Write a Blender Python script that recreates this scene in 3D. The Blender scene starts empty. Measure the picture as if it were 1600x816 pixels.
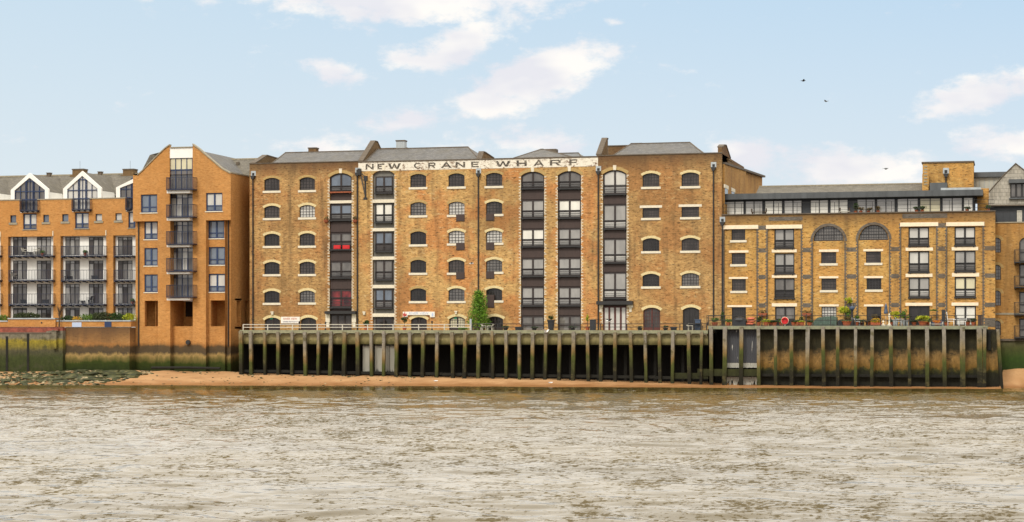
import bpy, math, random
import numpy as np
from mathutils import Vector
random.seed(7); np.random.seed(7)
R = math.radians
sc = bpy.context.scene
COL = sc.collection
# ------------------------------------------------------------------ camera
FPX, HOR, TAN = 3000.0, 512.0, 0.2586
TH = math.atan(TAN); SN, CS = math.sin(TH), math.cos(TH)
D0, CZ = 187.5, 5.45
CX, CY = D0 * SN, -D0 * CS
cam = bpy.data.cameras.new('camera'); co = bpy.data.objects.new('camera', cam); COL.objects.link(co)
co.location = (CX, CY, CZ); co.rotation_euler = (R(90), 0, TH)
cam.sensor_width = 36; cam.lens = 36 * FPX / 1600; cam.shift_y = (HOR - 408) / 1600
cam.clip_start = 0.5; cam.clip_end = 20000
sc.camera = co
# ------------------------------------------------------------------ sun, exposure
SUN_EL, SUN_AZ = R(46), R(193)          # azimuth clockwise from +Y: behind the camera, slightly to its left
sd = Vector((math.sin(SUN_AZ) * math.cos(SUN_EL), math.cos(SUN_AZ) * math.cos(SUN_EL), math.sin(SUN_EL)))
sl = bpy.data.lights.new('sun', 'SUN'); sl.energy = 2.35; sl.angle = R(14); sl.color = (1.0, 0.95, 0.87)
so = bpy.data.objects.new('sun', sl); COL.objects.link(so); so.location = (0, -60, 90)
so.rotation_euler = (-sd).to_track_quat('-Z', 'Y').to_euler()
sc.view_settings.view_transform = 'Standard'; sc.view_settings.look = 'None'
sc.view_settings.exposure = 0.0; sc.view_settings.gamma = 1.0

def lin(h):
    h = h.lstrip('#'); o = []
    for i in (0, 2, 4):
        v = int(h[i:i+2], 16) / 255
        o.append(v / 12.92 if v <= .04045 else ((v + .055) / 1.055) ** 2.4)
    return (*o, 1)

class NT:                                   # short node helpers
    def __init__(s, tree): s.t = tree; s.n = tree.nodes; s.l = tree.links
    def inp(s, sock, v):
        if v is None: return
        if isinstance(v, bpy.types.NodeSocket): s.l.new(v, sock)
        else: sock.default_value = v
    def math(s, op, a, b=None, c=None, clamp=False):
        n = s.n.new('ShaderNodeMath'); n.operation = op; n.use_clamp = clamp
        for i, v in enumerate((a, b, c)): s.inp(n.inputs[i], v)
        return n.outputs[0]
    def vmath(s, op, a, b=None):
        n = s.n.new('ShaderNodeVectorMath'); n.operation = op
        s.inp(n.inputs[0], a); s.inp(n.inputs[1], b)
        return n.outputs['Value'] if op in ('DOT_PRODUCT', 'LENGTH') else n.outputs[0]
    def xyz(s, v):
        n = s.n.new('ShaderNodeSeparateXYZ'); s.inp(n.inputs[0], v); return n.outputs
    def comb(s, x, y, z):
        n = s.n.new('ShaderNodeCombineXYZ')
        for i, v in enumerate((x, y, z)): s.inp(n.inputs[i], v)
        return n.outputs[0]
    def noise(s, vec, scale=1., detail=4., rough=.55, dist=0.):
        n = s.n.new('ShaderNodeTexNoise'); s.inp(n.inputs['Vector'], vec)
        n.inputs['Scale'].default_value = scale; n.inputs['Detail'].default_value = detail
        n.inputs['Roughness'].default_value = rough; n.inputs['Distortion'].default_value = dist
        return n.outputs[0]
    def rng(s, v, a, b, c=0., d=1., smooth=False):
        n = s.n.new('ShaderNodeMapRange'); n.clamp = True
        if smooth: n.interpolation_type = 'SMOOTHSTEP'
        s.inp(n.inputs[0], v)
        for i, q in enumerate((a, b, c, d)): s.inp(n.inputs[1 + i], q)
        return n.outputs[0]
    def mix(s, f, a, b, mode='MIX'):
        n = s.n.new('ShaderNodeMix'); n.data_type = 'RGBA'; n.blend_type = mode
        s.inp(n.inputs[0], f); s.inp(n.inputs[6], a); s.inp(n.inputs[7], b)
        return n.outputs[2]
    def ramp(s, f, stops, interp='LINEAR'):
        n = s.n.new('ShaderNodeValToRGB'); s.inp(n.inputs[0], f); cr = n.color_ramp; cr.interpolation = interp
        while len(cr.elements) < len(stops): cr.elements.new(.5)
        for e, (p, c) in zip(cr.elements, stops): e.position = p; e.color = c
        return n.outputs[0]
    def bump(s, h, strength=.3, dist=.05):
        n = s.n.new('ShaderNodeBump'); s.inp(n.inputs['Height'], h)
        n.inputs['Strength'].default_value = strength; n.inputs['Distance'].default_value = dist
        return n.outputs[0]

# ------------------------------------------------------------------ world sky
world = bpy.data.worlds.new('World'); sc.world = world; world.use_nodes = True
w = NT(world.node_tree); w.n.clear()
SKY = .1
sky = w.n.new('ShaderNodeTexSky'); sky.sky_type = 'NISHITA'; sky.sun_disc = False
sky.sun_elevation = SUN_EL; sky.sun_rotation = SUN_AZ
sky.altitude = 10; sky.air_density = 1.0; sky.dust_density = 1.2; sky.ozone_density = 2.0
gd = w.n.new('ShaderNodeTexCoord').outputs['Generated']
dF = w.vmath('DOT_PRODUCT', gd, (-SN, CS, 0)); dR = w.vmath('DOT_PRODUCT', gd, (CS, SN, 0))
az = w.math('MULTIPLY', w.math('ARCTAN2', dR, dF), FPX)
el = w.math('MULTIPLY', w.math('ARCSINE', w.xyz(gd)[2]), FPX)
pv = w.comb(az, el, 0)
warp = w.noise(w.vmath('MULTIPLY', pv, (.011, .02, 1)), 1., 6., .6)
fine = w.noise(w.vmath('MULTIPLY', pv, (.03, .055, 1)), 1., 7., .62)
acc = None
# cloud banks: direction (as azimuth, elevation), half sizes, tilt, density
CL = [(620, -8, 260, 48, 0, 1.), (720, 72, 72, 34, -18, 1.05), (628, 92, 42, 18, 0, .8), (527, 113, 54, 20, 5, .75),
      (845, 118, 118, 40, -14, 1.25), (770, 160, 75, 26, 0, .95), (645, 188, 70, 22, -10, .6), (500, 232, 90, 22, 0, .62),
      (1165, 245, 70, 26, 8, .75), (1335, 268, 150, 30, 0, .85), (1540, 155, 105, 30, -8, .9), (1590, 232, 110, 26, 0, .8),
      (962, 36, 24, 7, 0, .5), (1045, 105, 26, 8, 10, .3), (215, 2, 26, 9, 0, .55), (820, 225, 120, 26, 0, .55)]
for (px, py, rx, ry, tilt, dens) in CL:
    a0 = math.atan((px - 800) / FPX) * FPX; e0 = math.atan((HOR - py) / FPX) * FPX
    t = R(-tilt); c_, s_ = math.cos(t), math.sin(t)
    dx = w.math('SUBTRACT', az, a0); dy = w.math('SUBTRACT', el, e0)
    u = w.math('ADD', w.math('MULTIPLY', dx, c_ / rx), w.math('MULTIPLY', dy, s_ / rx))
    v = w.math('ADD', w.math('MULTIPLY', dx, -s_ / ry), w.math('MULTIPLY', dy, c_ / ry))
    r2 = w.math('ADD', w.math('MULTIPLY', u, u), w.math('MULTIPLY', v, v))
    m = w.math('MULTIPLY', w.math('SUBTRACT', 1., w.math('MULTIPLY', w.math('POWER', r2, .5), .8)), dens)
    acc = m if acc is None else w.math('MAXIMUM', acc, m)
acc = w.math('MAXIMUM', acc, -.2)
body = w.math('ADD', acc, w.math('ADD', w.math('MULTIPLY', w.math('SUBTRACT', warp, .5), 1.5), w.math('MULTIPLY', w.math('SUBTRACT', fine, .5), 1.1)))
cm = w.rng(body, .0, .62, 0., 1., True)
# the cloud deck that the soft light implies higher up and all round
gp = w.vmath('MULTIPLY', gd, (3.2, 3.2, 7.))
deck = w.noise(gp, 1.0, 6., .6)
far = w.rng(w.xyz(gd)[2], .16, .26, 0., 1., True)
side = w.rng(w.math('ABSOLUTE', az), 1100., 1900., 0., 1., True)
dk = w.math('MULTIPLY', w.rng(deck, .16, .38, 0., 1., True), w.math('MAXIMUM', far, side))
cover = w.math('MAXIMUM', w.math('MULTIPLY', cm, .92), dk)
K = 1 / SKY
def kc(h, g=1.0):
    c = lin(h); return (c[0]*K*g, c[1]*K*g, c[2]*K*g, 1)
tone = w.noise(w.vmath('MULTIPLY', pv, (.006, .014, 1)), 1., 3., .5)
ccol = w.mix(w.rng(tone, .4, .62), kc('ecebf1', 1.0), kc('fffaf4', 1.06))
deckcol = w.mix(w.rng(deck, .4, .75), kc('fdf7ec', 2.1), kc('f0ece4', 1.6))
ccol = w.mix(far, ccol, deckcol)
# thin veil over the clear blue, paler toward the horizon and toward the left
elr = w.rng(el, 0., 620., 0., 1.)
lr = w.rng(az, -900., 900., 0., 1.)
veil = w.mix(elr, kc('f1f4f5'), kc('b8daf5'))
veil2 = w.mix(elr, kc('eef3f4'), kc('cce4f5'))
veil = w.mix(lr, veil2, veil)
base = w.mix(.88, sky.outputs[0], veil)
col = w.mix(cover, base, ccol)
bg = w.n.new('ShaderNodeBackground'); w.l.new(col, bg.inputs[0]); bg.inputs[1].default_value = SKY
wo = w.n.new('ShaderNodeOutputWorld'); w.l.new(bg.outputs[0], wo.inputs[0])

# ------------------------------------------------------------------ geometry helpers
def W(px, py, Y):
    """photo direction -> point on the upright plane at depth Y (building frame)"""
    u = (px - 800) / FPX; v = (HOR - py) / FPX
    dx, dy = -SN + u * CS, CS + u * SN
    t = (Y - CY) / dy
    return CX + t * dx, CZ + t * v
def WX(px, Y): return W(px, 500, Y)[0]
def WZ(px, py, Y): return W(px, py, Y)[1]
def G(px, py, z=0.):
    v = (HOR - py) / FPX; t = (z - CZ) / v; u = (px - 800) / FPX
    return CX + t * (-SN + u * CS), CY + t * (CS + u * SN)
def YofX(px, X):
    """depth at which the plane x = X is seen in column px"""
    u = (px - 800) / FPX; dx, dy = -SN + u * CS, CS + u * SN
    t = (X - CX) / dx; return CY + t * dy

class MB:
    def __init__(s): s.v = []; s.f = []; s.m = []; s.sm = False
    def face(s, pts, m=0):
        i = len(s.v); s.v += [tuple(p) for p in pts]; s.f.append(tuple(range(i, i + len(pts)))); s.m.append(m); return s
    def box(s, x0, x1, y0, y1, z0, z1, m=0):
        if x0 > x1: x0, x1 = x1, x0
        if y0 > y1: y0, y1 = y1, y0
        if z0 > z1: z0, z1 = z1, z0
        i = len(s.v)
        s.v += [(x0,y0,z0),(x1,y0,z0),(x1,y1,z0),(x0,y1,z0),(x0,y0,z1),(x1,y0,z1),(x1,y1,z1),(x0,y1,z1)]
        for q in ((0,3,2,1),(4,5,6,7),(0,1,5,4),(1,2,6,5),(2,3,7,6),(3,0,4,7)):
            s.f.append(tuple(i + k for k in q)); s.m.append(m)
        return s
    def prism(s, poly, a0, a1, axis='y', m=0):
        """poly of (u, z); extruded along axis y (u = x) or axis x (u = y)"""
        n = len(poly); i = len(s.v)
        for a in (a0, a1):
            for (u, z) in poly: s.v.append((u, a, z) if axis == 'y' else (a, u, z))
        s.f.append(tuple(range(i, i + n))); s.m.append(m)
        s.f.append(tuple(range(i + 2*n - 1, i + n - 1, -1))); s.m.append(m)
        for k in range(n):
            j = (k + 1) % n
            s.f.append((i + k, i + n + k, i + n + j, i + j)); s.m.append(m)
        return s
    def tube(s, pts, r, n=6, m=0, cap=True):
        pts = [Vector(p) for p in pts]; rr = r if isinstance(r, (list, tuple)) else [r] * len(pts)
        rings = []
        for k, p in enumerate(pts):
            d = (pts[min(k+1, len(pts)-1)] - pts[max(k-1, 0)]).normalized()
            a = d.cross(Vector((0, 0, 1)) if abs(d.z) < .9 else Vector((1, 0, 0))).normalized(); b = d.cross(a)
            i = len(s.v)
            for q in range(n):
                t = 2 * math.pi * q / n + .3
                s.v.append(tuple(p + (a * math.cos(t) + b * math.sin(t)) * rr[k]))
            rings.append(i)
        for A, B in zip(rings, rings[1:]):
            for q in range(n):
                w_ = (q + 1) % n; s.f.append((A+q, A+w_, B+w_, B+q)); s.m.append(m)
        if cap:
            s.f.append(tuple(rings[0] + q for q in range(n-1, -1, -1))); s.m.append(m)
            s.f.append(tuple(rings[-1] + q for q in range(n))); s.m.append(m)
        return s
    def lathe(s, cx, cy, prof, n=12, m=0):
        rings = []
        for (r, z) in prof:
            i = len(s.v)
            for q in range(n):
                t = 2 * math.pi * q / n; s.v.append((cx + r * math.cos(t), cy + r * math.sin(t), z))
            rings.append(i)
        for A, B in zip(rings, rings[1:]):
            for q in range(n):
                w_ = (q + 1) % n; s.f.append((A+q, A+w_, B+w_, B+q)); s.m.append(m)
        s.f.append(tuple(rings[0] + q for q in range(n-1, -1, -1))); s.m.append(m)
        s.f.append(tuple(rings[-1] + q for q in range(n))); s.m.append(m)
        return s
    def blob(s, c, r, n=8, k=5, jit=.15, m=0):
        cx, cy, cz = c; rx, ry, rz = r; rings = []
        for a in range(1, k):
            ph = math.pi * a / k; i = len(s.v)
            for q in range(n):
                t = 2 * math.pi * q / n; j = 1 + random.uniform(-jit, jit)
                s.v.append((cx + rx*j*math.sin(ph)*math.cos(t), cy + ry*j*math.sin(ph)*math.sin(t), cz - rz*math.cos(ph)*j))
            rings.append(i)
        b = len(s.v); s.v.append((cx, cy, cz - rz)); t_ = len(s.v); s.v.append((cx, cy, cz + rz))
        for A, B in zip(rings, rings[1:]):
            for q in range(n):
                w_ = (q + 1) % n; s.f.append((A+q, A+w_, B+w_, B+q)); s.m.append(m)
        for q in range(n):
            w_ = (q + 1) % n
            s.f.append((b, rings[0]+w_, rings[0]+q)); s.m.append(m); s.f.append((t_, rings[-1]+q, rings[-1]+w_)); s.m.append(m)
        return s

def wloc(o):
    p = Vector((0, 0, 0))
    while o is not None: p += o.location; o = o.parent
    return p
def obj(name, mb, mats, parent=None, label=None, kind=None, smooth=False, loc=None):
    if not isinstance(mats, (list, tuple)): mats = [mats]
    me = bpy.data.meshes.new(name)
    off = wloc(parent) if parent is not None else Vector(loc or (0, 0, 0))
    vs = [(x - off.x, y - off.y, z - off.z) for x, y, z in mb.v]
    me.from_pydata(vs, [], mb.f)
    for q in mats: me.materials.append(q)
    me.polygons.foreach_set('material_index', mb.m)
    if smooth: me.polygons.foreach_set('use_smooth', [True] * len(mb.f))
    me.update()
    o = bpy.data.objects.new(name, me); COL.objects.link(o)
    if parent is not None: o.parent = parent
    elif loc is not None: o.location = loc
    if label: o['label'] = label
    if kind: o['kind'] = kind
    return o
def thing(name, label, cat, loc, group=None):
    o = bpy.data.objects.new(name, None); COL.objects.link(o); o.location = loc; o.empty_display_size = .3
    o['label'] = label; o['category'] = cat
    if group: o['group'] = group
    return o
def copy_tree(o, parent=None, loc=None):
    c = o.copy(); COL.objects.link(c)
    if parent is not None: c.parent = parent
    if loc is not None: c.location = loc
    for ch in list(o.children): copy_tree(ch, c)
    return c

# ------------------------------------------------------------------ materials
M = {}
def newmat(name):
    m = bpy.data.materials.new(name); m.use_nodes = True
    t = NT(m.node_tree); p = m.node_tree.nodes['Principled BSDF']; M[name] = m
    return m, t, p
def pos(t): return t.n.new('ShaderNodeNewGeometry').outputs['Position']
def simple(name, col, rough=.7, var=.18, scale=3., metal=0., spec=.5, streak=False, bump=0.):
    m, t, p = newmat(name); P = pos(t)
    v = t.vmath('MULTIPLY', P, (1, 1, .25) if streak else (1, 1, 1))
    nz = t.noise(v, scale, 5., .6)
    f = t.rng(nz, .3, .7, 1 - var, 1 + var)
    c = lin(col); cc = t.mix(1., c, t.comb(f, f, f), 'MULTIPLY')
    t.l.new(cc, p.inputs['Base Color']); p.inputs['Roughness'].default_value = rough
    p.inputs['Metallic'].default_value = metal; p.inputs['Specular IOR Level'].default_value = spec
    if bump: t.l.new(t.bump(nz, bump, .03), p.inputs['Normal'])
    return m
def bcoord(t):
    x, y, z = t.xyz(pos(t)); return t.comb(t.math('ADD', x, y), z, 0.), z, x
def brick(name, c1, c2, cm_, patch, dark, light, pamt=.5, damt=.3, lamt=.2, mott=.3, zt=None, tide=False, dz=0., grime=.45):
    m, t, p = newmat(name); V, z, x = bcoord(t)
    b = t.n.new('ShaderNodeTexBrick'); t.l.new(V, b.inputs['Vector'])
    b.inputs['Color1'].default_value = lin(c1); b.inputs['Color2'].default_value = lin(c2); b.inputs['Mortar'].default_value = lin(cm_)
    for k, v in (('Scale', 1.), ('Mortar Size', .007), ('Mortar Smooth', .3), ('Bias', -.1), ('Brick Width', .235), ('Row Height', .08)): b.inputs[k].default_value = v
    c = b.outputs[0]
    big = t.noise(V, .23, 4., .6); c = t.mix(t.math('MULTIPLY', t.rng(big, .46, .56), pamt), c, lin(patch))
    sp = t.noise(t.vmath('MULTIPLY', V, (2.4, 6.5, 1)), 1., 4., .75)          # burnt headers
    c = t.mix(t.math('MULTIPLY', t.rng(sp, .545, .64), damt), c, lin(dark))
    mo = t.noise(t.vmath('MULTIPLY', V, (1.5, 2.6, 1)), 1., 7., .85)
    f = t.rng(mo, .25, .75, 1 - mott, 1 + mott); c = t.mix(1., c, t.comb(f, f, f), 'MULTIPLY')
    lt = t.noise(t.vmath('MULTIPLY', t.vmath('ADD', V, (31., 7., 0)), (1.8, 4.5, 1)), 1., 5., .75)
    gate = t.rng(t.noise(t.vmath('ADD', V, (9., 3., 0)), .3, 3., .5), .4, .6)
    c = t.mix(t.math('MULTIPLY', t.math('MULTIPLY', t.rng(lt, .55, .68), gate), lamt), c, lin(light))
    gr = t.noise(t.vmath('MULTIPLY', V, (1.1, .12, 1)), 1., 5., .6)          # rain streaks of soot
    c = t.mix(t.math('MULTIPLY', t.rng(gr, .5, .7), grime), c, lin('4f4030'))
    so = t.noise(t.vmath('ADD', V, (77., 13., 0)), .11, 5., .65); c = t.mix(t.math('MULTIPLY', t.rng(so, .48, .68), grime), c, lin('6e5334'))
    if zt is not None:      # sooty parapet
        s = t.rng(t.math('ADD', t.math('SUBTRACT', z, t.math('MULTIPLY', x, dz)), t.math('MULTIPLY', t.math('SUBTRACT', mo, .5), 2.6)), zt - 1.3, zt + .2)
        c = t.mix(t.math('MULTIPLY', s, .78), c, lin('54402f'))
    if tide:
        wob = t.math('MULTIPLY', t.math('SUBTRACT', t.noise(t.vmath('MULTIPLY', V, (1., .35, 1)), 1., 6., .7), .5), 1.5)
        zz = t.rng(t.math('ADD', z, wob), 0., 6.)
        rc = t.ramp(zz, [(0., lin('1c200c')), (.18, lin('1f290a')), (.31, lin('2f390d')), (.39, lin('6c5f34')), (.44, lin('957c4c')), (.49, lin('4c4030')), (.58, lin('54442e')), (.66, lin('a06c38'))])
        af = t.rng(t.math('ADD', z, t.math('MULTIPLY', wob, .35)), 3.55, 4.05, 1., 0.)
        c = t.mix(af, c, t.mix(1., rc, t.comb(f, f, f), 'MULTIPLY'))
    t.l.new(c, p.inputs['Base Color']); p.inputs['Roughness'].default_value = .9; p.inputs['Specular IOR Level'].default_value = .25
    hh = t.math('ADD', t.math('MULTIPLY', b.outputs['Fac'], -.6), mo)
    t.l.new(t.bump(hh, .6, .03), p.inputs['Normal'])
    return m
brick('stock_brick', 'ba925a', '98703e', 'b09c76', 'a47042', '45301e', 'dbc490', .6, .95, .75, .55, 21.6, grime=.62)
brick('stock_brick_front', 'c8a062', 'ae8248', 'b8a27a', 'b87a46', '4a321e', 'dfc898', .75, .95, .8, .52, grime=.5)
brick('right_brick', 'c49a56', 'b2823e', 'ac966a', 'ba8646', '42301c', 'd9c38e', .5, .95, .5, .52, zt=15.9, grime=.45)
brick('tank_brick', 'c49a56', 'b2823e', 'ac966a', 'ba8646', '42301c', 'd9c38e', .5, .9, .45, .5, grime=.3)
brick('orange_brick', 'bf884a', 'ae763a', 'b8966a', 'b07a40', '8a5424', 'd6a466', .5, .5, .4, .26, grime=.12)
brick('orange_brick_tide', 'bf884a', 'ae763a', 'b8966a', 'b07a40', '8a5424', 'd6a466', .5, .5, .4, .26, tide=True, grime=.15)
brick('river_brick', 'b0804c', 'a0703c', 'a98a58', '94683c', '5a4024', 'c8a874', .7, .7, .6, .4, zt=5.0, tide=True, grime=.6)
brick('dark_brick', '806848', '6c5438', '7a6a50', '6a5438', '3e2c1c', 'b8a074', .6, .6, .3, .3)
brick('far_brick', 'b88a4c', 'a2763a', 'a48c60', '9a6e3c', '4a3422', 'd0b888', .5, .5, .3, .22)
brick('grey_brick', '6e675e', '524c46', '7a7266', '5c544a', '34302c', '8c8678', .4, .5, .3, .2)
simple('stone_white', 'd0c7b2', .8, .12, 6., bump=.2)
simple('lintel_cream', 'e2d0b4', .8, .1, 5.)
simple('voussoir', 'c9b88a', .85, .22, 9.)
simple('voussoir_dull', 'a58a58', .9, .25, 9.)
simple('render_white', 'e0ded8', .8, .07, 1.5, streak=True)
simple('coping', '8f8672', .9, .2, 5.)
simple('coping_dark', '5a5044', .9, .3, 4.)
simple('brown_paint', '3a2b26', .6, .15, 4., streak=True)
simple('maroon_paint', '4c211b', .55, .12, 4.)
simple('grey_paint', '6a6760', .7, .15, 3., streak=True)
simple('frame_brown', '281d1a', .5, .12, 6.)
simple('frame_dark', '1d1a19', .5, .1, 6.)
simple('frame_navy', '1f3256', .45, .1, 6.)
simple('navy_metal', '151d34', .45, .15, 6.)
simple('black_metal', '201f1f', .5, .15, 6.)
simple('lead', '484b4d', .55, .25, 1.2, streak=True)
simple('lead_dark', '33363a', .6, .15, 2.)
simple('rail_white', 'b7b2a4', .6, .15, 5.)
simple('zinc', '9ea4a6', .5, .2, 2., streak=True)
simple('white_plastic', 'dcdcd8', .4, .04, 5.)
simple('red_paint', 'b8181c', .4, .08, 5.)
simple('rust', '8a4a2c', .8, .25, 6.)
simple('terracotta', '9c5230', .85, .15, 8.)
simple('blue_grey', '3c4c62', .6, .15, 6.)
simple('yellow_green', '8d9a1c', .7, .2, 8.)
simple('orange_flower', 'c47a1c', .7, .2, 12.)
simple('sign_white', 'dcd6cc', .6, .06, 6.)
simple('sign_red', 'a8342c', .6, .05, 6.)
simple('sign_blue', '2c3560', .6, .05, 6.)
simple('sign_blue_panel', 'aab6cc', .6, .04, 6.)
simple('sign_green', '2f8a66', .6, .05, 6.)
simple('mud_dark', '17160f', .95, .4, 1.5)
simple('undercroft_shade', '0c0b08', .98, .4, 1.5)  # near-black base colour, deep shade under the decks put into the walls
simple('bird_white', 'dcdcda', .7, .05, 9.)
simple('bird_grey', '8a8e92', .7, .05, 9.)
simple('bird_dark', '2c2c2e', .7, .05, 9.)
simple('green_cover', '47594e', .5, .2, 3.)
simple('black_cover', '23262b', .5, .2, 4.)
simple('bark', '4a3a28', .9, .2, 8.)
simple('orange_cushion', 'b86448', .8, .15, 8.)
simple('faded_red', '7e4436', .9, .45, 2.2)
simple('asphalt', '57544e', .95, .15, .6)

def slate(name, c1, c2, moss):
    m, t, p = newmat(name); P = pos(t); x, y, z = t.xyz(P)
    V = t.comb(x, t.math('ADD', y, t.math('MULTIPLY', z, .8)), 0.)
    b = t.n.new('ShaderNodeTexBrick'); t.l.new(V, b.inputs['Vector'])
    b.inputs['Color1'].default_value = lin(c1); b.inputs['Color2'].default_value = lin(c2); b.inputs['Mortar'].default_value = lin('3c3a38')
    for k, v in (('Scale', 1.), ('Mortar Size', .008), ('Bias', 0.), ('Brick Width', .35), ('Row Height', .28)): b.inputs[k].default_value = v
    n1 = t.noise(P, .8, 6., .7); c = t.mix(t.rng(n1, .45, .7, 0, .55), b.outputs[0], lin(moss))
    n2 = t.noise(t.vmath('MULTIPLY', P, (4, 4, 1)), 1., 4., .7); f = t.rng(n2, .3, .7, .75, 1.25)
    c = t.mix(1., c, t.comb(f, f, f), 'MULTIPLY')
    t.l.new(c, p.inputs['Base Color']); p.inputs['Roughness'].default_value = .75
    t.l.new(t.bump(b.outputs['Fac'], .5, .02), p.inputs['Normal']); return m
slate('slate', '666462', '525150', '5c5648')
slate('slate_brown', '6a6458', '58534a', '4c4632')
slate('slate_pale', 'a39d90', '928c80', '7e7666')

def glass(name, col, spec=.5, var=.35, rough=.06, coat=.6):
    m, t, p = newmat(name); P = pos(t)
    n1 = t.noise(t.vmath('MULTIPLY', P, (.9, .9, .5)), 1., 3., .6); f = t.rng(n1, .35, .65, 1 - var, 1 + var)
    c = t.mix(1., lin(col), t.comb(f, f, f), 'MULTIPLY')
    t.l.new(c, p.inputs['Base Color']); p.inputs['Roughness'].default_value = rough
    p.inputs['Specular IOR Level'].default_value = spec
    p.inputs['Coat Weight'].default_value = coat; p.inputs['Coat Roughness'].default_value = .03
    t.l.new(t.bump(t.noise(P, 1.3, 2.), .15, .02), p.inputs['Normal'])
    return m
glass('glass_dark', '443e3b', .4, coat=.12); glass('glass_black', '2b2826', .4, coat=.12); glass('glass_mid', '605c57', .8, .3, coat=.3)
glass('glass_grey', '8d8a84', 1., .15); glass('glass_pale', 'b9b6ae', .8, .1); glass('glass_white', 'd6d3c8', .5, .08)
glass('glass_cream', 'c4bc9c', .5, .1); glass('glass_bluish', '56606c', 1., .3); glass('glass_red', '6a2220', .5, .8, coat=.2)

# painted sign band: flaking white paint over brick
m, t, p = newmat('flaking_white'); V, z, x = bcoord(t)
n1 = t.noise(t.vmath('MULTIPLY', V, (3.2, 5., 1)), 1., 7., .75); n2 = t.noise(V, .6, 3., .6)
pk = t.math('ADD', n1, t.math('MULTIPLY', t.math('SUBTRACT', n2, .5), .35))
c = t.mix(t.rng(pk, .52, .63), lin('d9d2c2'), lin('6b4c34'))
gr = t.noise(t.vmath('MULTIPLY', V, (2., .4, 1)), 1., 4., .6); c = t.mix(t.rng(gr, .5, .75, 0, .4), c, lin('8c8068'))
t.l.new(c, p.inputs['Base Color']); p.inputs['Roughness'].default_value = .9
m, t, p = newmat('flaking_black'); V, z, x = bcoord(t)
n1 = t.noise(t.vmath('MULTIPLY', V, (4., 6., 1)), 1., 7., .75)
c = t.mix(t.rng(n1, .52, .66), lin('46403a'), lin('b5a992')); t.l.new(c, p.inputs['Base Color']); p.inputs['Roughness'].default_value = .9

def tidal(name, stops, wobs=(1., .4), wamp=1.2, mott=.35, zmax=6., rough=.85, spots=None, rnd=0.):
    m, t, p = newmat(name); V, z, x = bcoord(t)
    if rnd: orr = t.n.new('ShaderNodeObjectInfo').outputs['Random']; z = t.math('ADD', z, t.math('MULTIPLY', t.math('SUBTRACT', orr, .5), rnd)); V = t.vmath('ADD', V, t.comb(t.math('MULTIPLY', orr, 57.), t.math('MULTIPLY', orr, 31.), 0.))
    wob = t.math('MULTIPLY', t.math('SUBTRACT', t.noise(t.vmath('MULTIPLY', V, (*wobs, 1)), 1., 6., .7), .5), wamp)
    c = t.ramp(t.rng(t.math('ADD', z, wob), 0., zmax), [(a / zmax, lin(h)) for a, h in stops])
    n2 = t.noise(t.vmath('MULTIPLY', V, (3., 1.6, 1)), 1., 6., .75); f = t.rng(n2, .25, .75, 1 - mott, 1 + mott)
    c = t.mix(1., c, t.comb(f, f, f), 'MULTIPLY')
    if spots:
        n3 = t.noise(t.vmath('MULTIPLY', V, (.8, 1.1, 1)), 1., 5., .7); c = t.mix(t.rng(n3, .54, .64, 0, .75), c, lin(spots))
    t.l.new(c, p.inputs['Base Color']); p.inputs['Roughness'].default_value = rough; p.inputs['Specular IOR Level'].default_value = .3
    t.l.new(t.bump(n2, .6, .04), p.inputs['Normal']); return m
tidal('pile_wood', [(0, '171509'), (.9, '211f0e'), (1.7, '353816'), (2.7, '43491b'), (3.2, '705a34'), (3.8, '7c6e52'), (4.5, '787062'), (5.5, '7e786c')], (4., .35), 1.3, .45, spots='4c4628', rnd=2.0)
tidal('beam_wood', [(0, '24240f'), (1.5, '3c4018'), (4, '6a7044'), (4.9, '86856a'), (5.6, '7e806a')], (.5, 1.), .4, .3, spots='6f6a54')
tidal('deck_concrete', [(0, '3c3a20'), (3.9, '4e4826'), (4.3, '877d54'), (4.9, '9a9270'), (5.4, '706a50')], (2., .3), .5, .35, spots='4e4a2a')
tidal('wharf_wall', [(0, '16150f'), (1.3, '20200f'), (1.55, '3c3a14'), (1.8, '6f5424'), (2.6, '86683a'), (3.1, '6c5634'), (3.5, '2a2616'), (4.6, '37331f'), (5.4, '1e1b14')], (.9, .7), 1.9, .6, spots='26241a')
tidal('quay_concrete', [(0, '20260e'), (1.2, '2a320f'), (2.4, '333a18'), (3.1, '474430'), (3.5, '6c6228'), (4.1, '827424'), (4.4, '6a6452'), (5.1, '6f685a'), (5.15, '86463a'), (5.9, '6a5040')], (.9, .6), .9, .55, spots='3a3a26')
tidal('green_wall', [(0, '23301a'), (1.5, '24370f'), (2.6, '2c4010'), (3.6, '434522'), (4.5, '5c5440')], (.7, .3), .7, .3)

# metal sheet, sand, rock, foliage
simple('sheet_white', 'a9a79c', .7, .15, 2., streak=True); simple('sheet_grey', '47484c', .7, .15, 2., streak=True)
_m = M['sheet_grey']; t = NT(_m.node_tree); p = _m.node_tree.nodes['Principled BSDF']; V, z, x = bcoord(t)
c0 = p.inputs['Base Color'].links[0].from_socket; ns = t.noise(t.vmath('MULTIPLY', V, (4.5, .45, 1)), 1., 3., .6)
t.l.new(t.mix(t.rng(ns, .64, .67), c0, lin('cfcdc4')), p.inputs['Base Color'])
m, t, p = newmat('sand'); P = pos(t)
n1 = t.noise(P, .5, 5., .6); n2 = t.noise(P, 4., 5., .7)
c = t.mix(t.rng(n1, .35, .65), lin('9e764c'), lin('ae875c')); c = t.mix(t.rng(n2, .55, .7, 0, .5), c, lin('7c5a34'))
zz = t.xyz(P)[2]; wet = t.rng(t.math('ADD', zz, t.math('MULTIPLY', t.math('SUBTRACT', n1, .5), .35)), .08, .4, 1., 0.)
c = t.mix(t.math('MULTIPLY', wet, .6), c, lin('7a4c22'))
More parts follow.
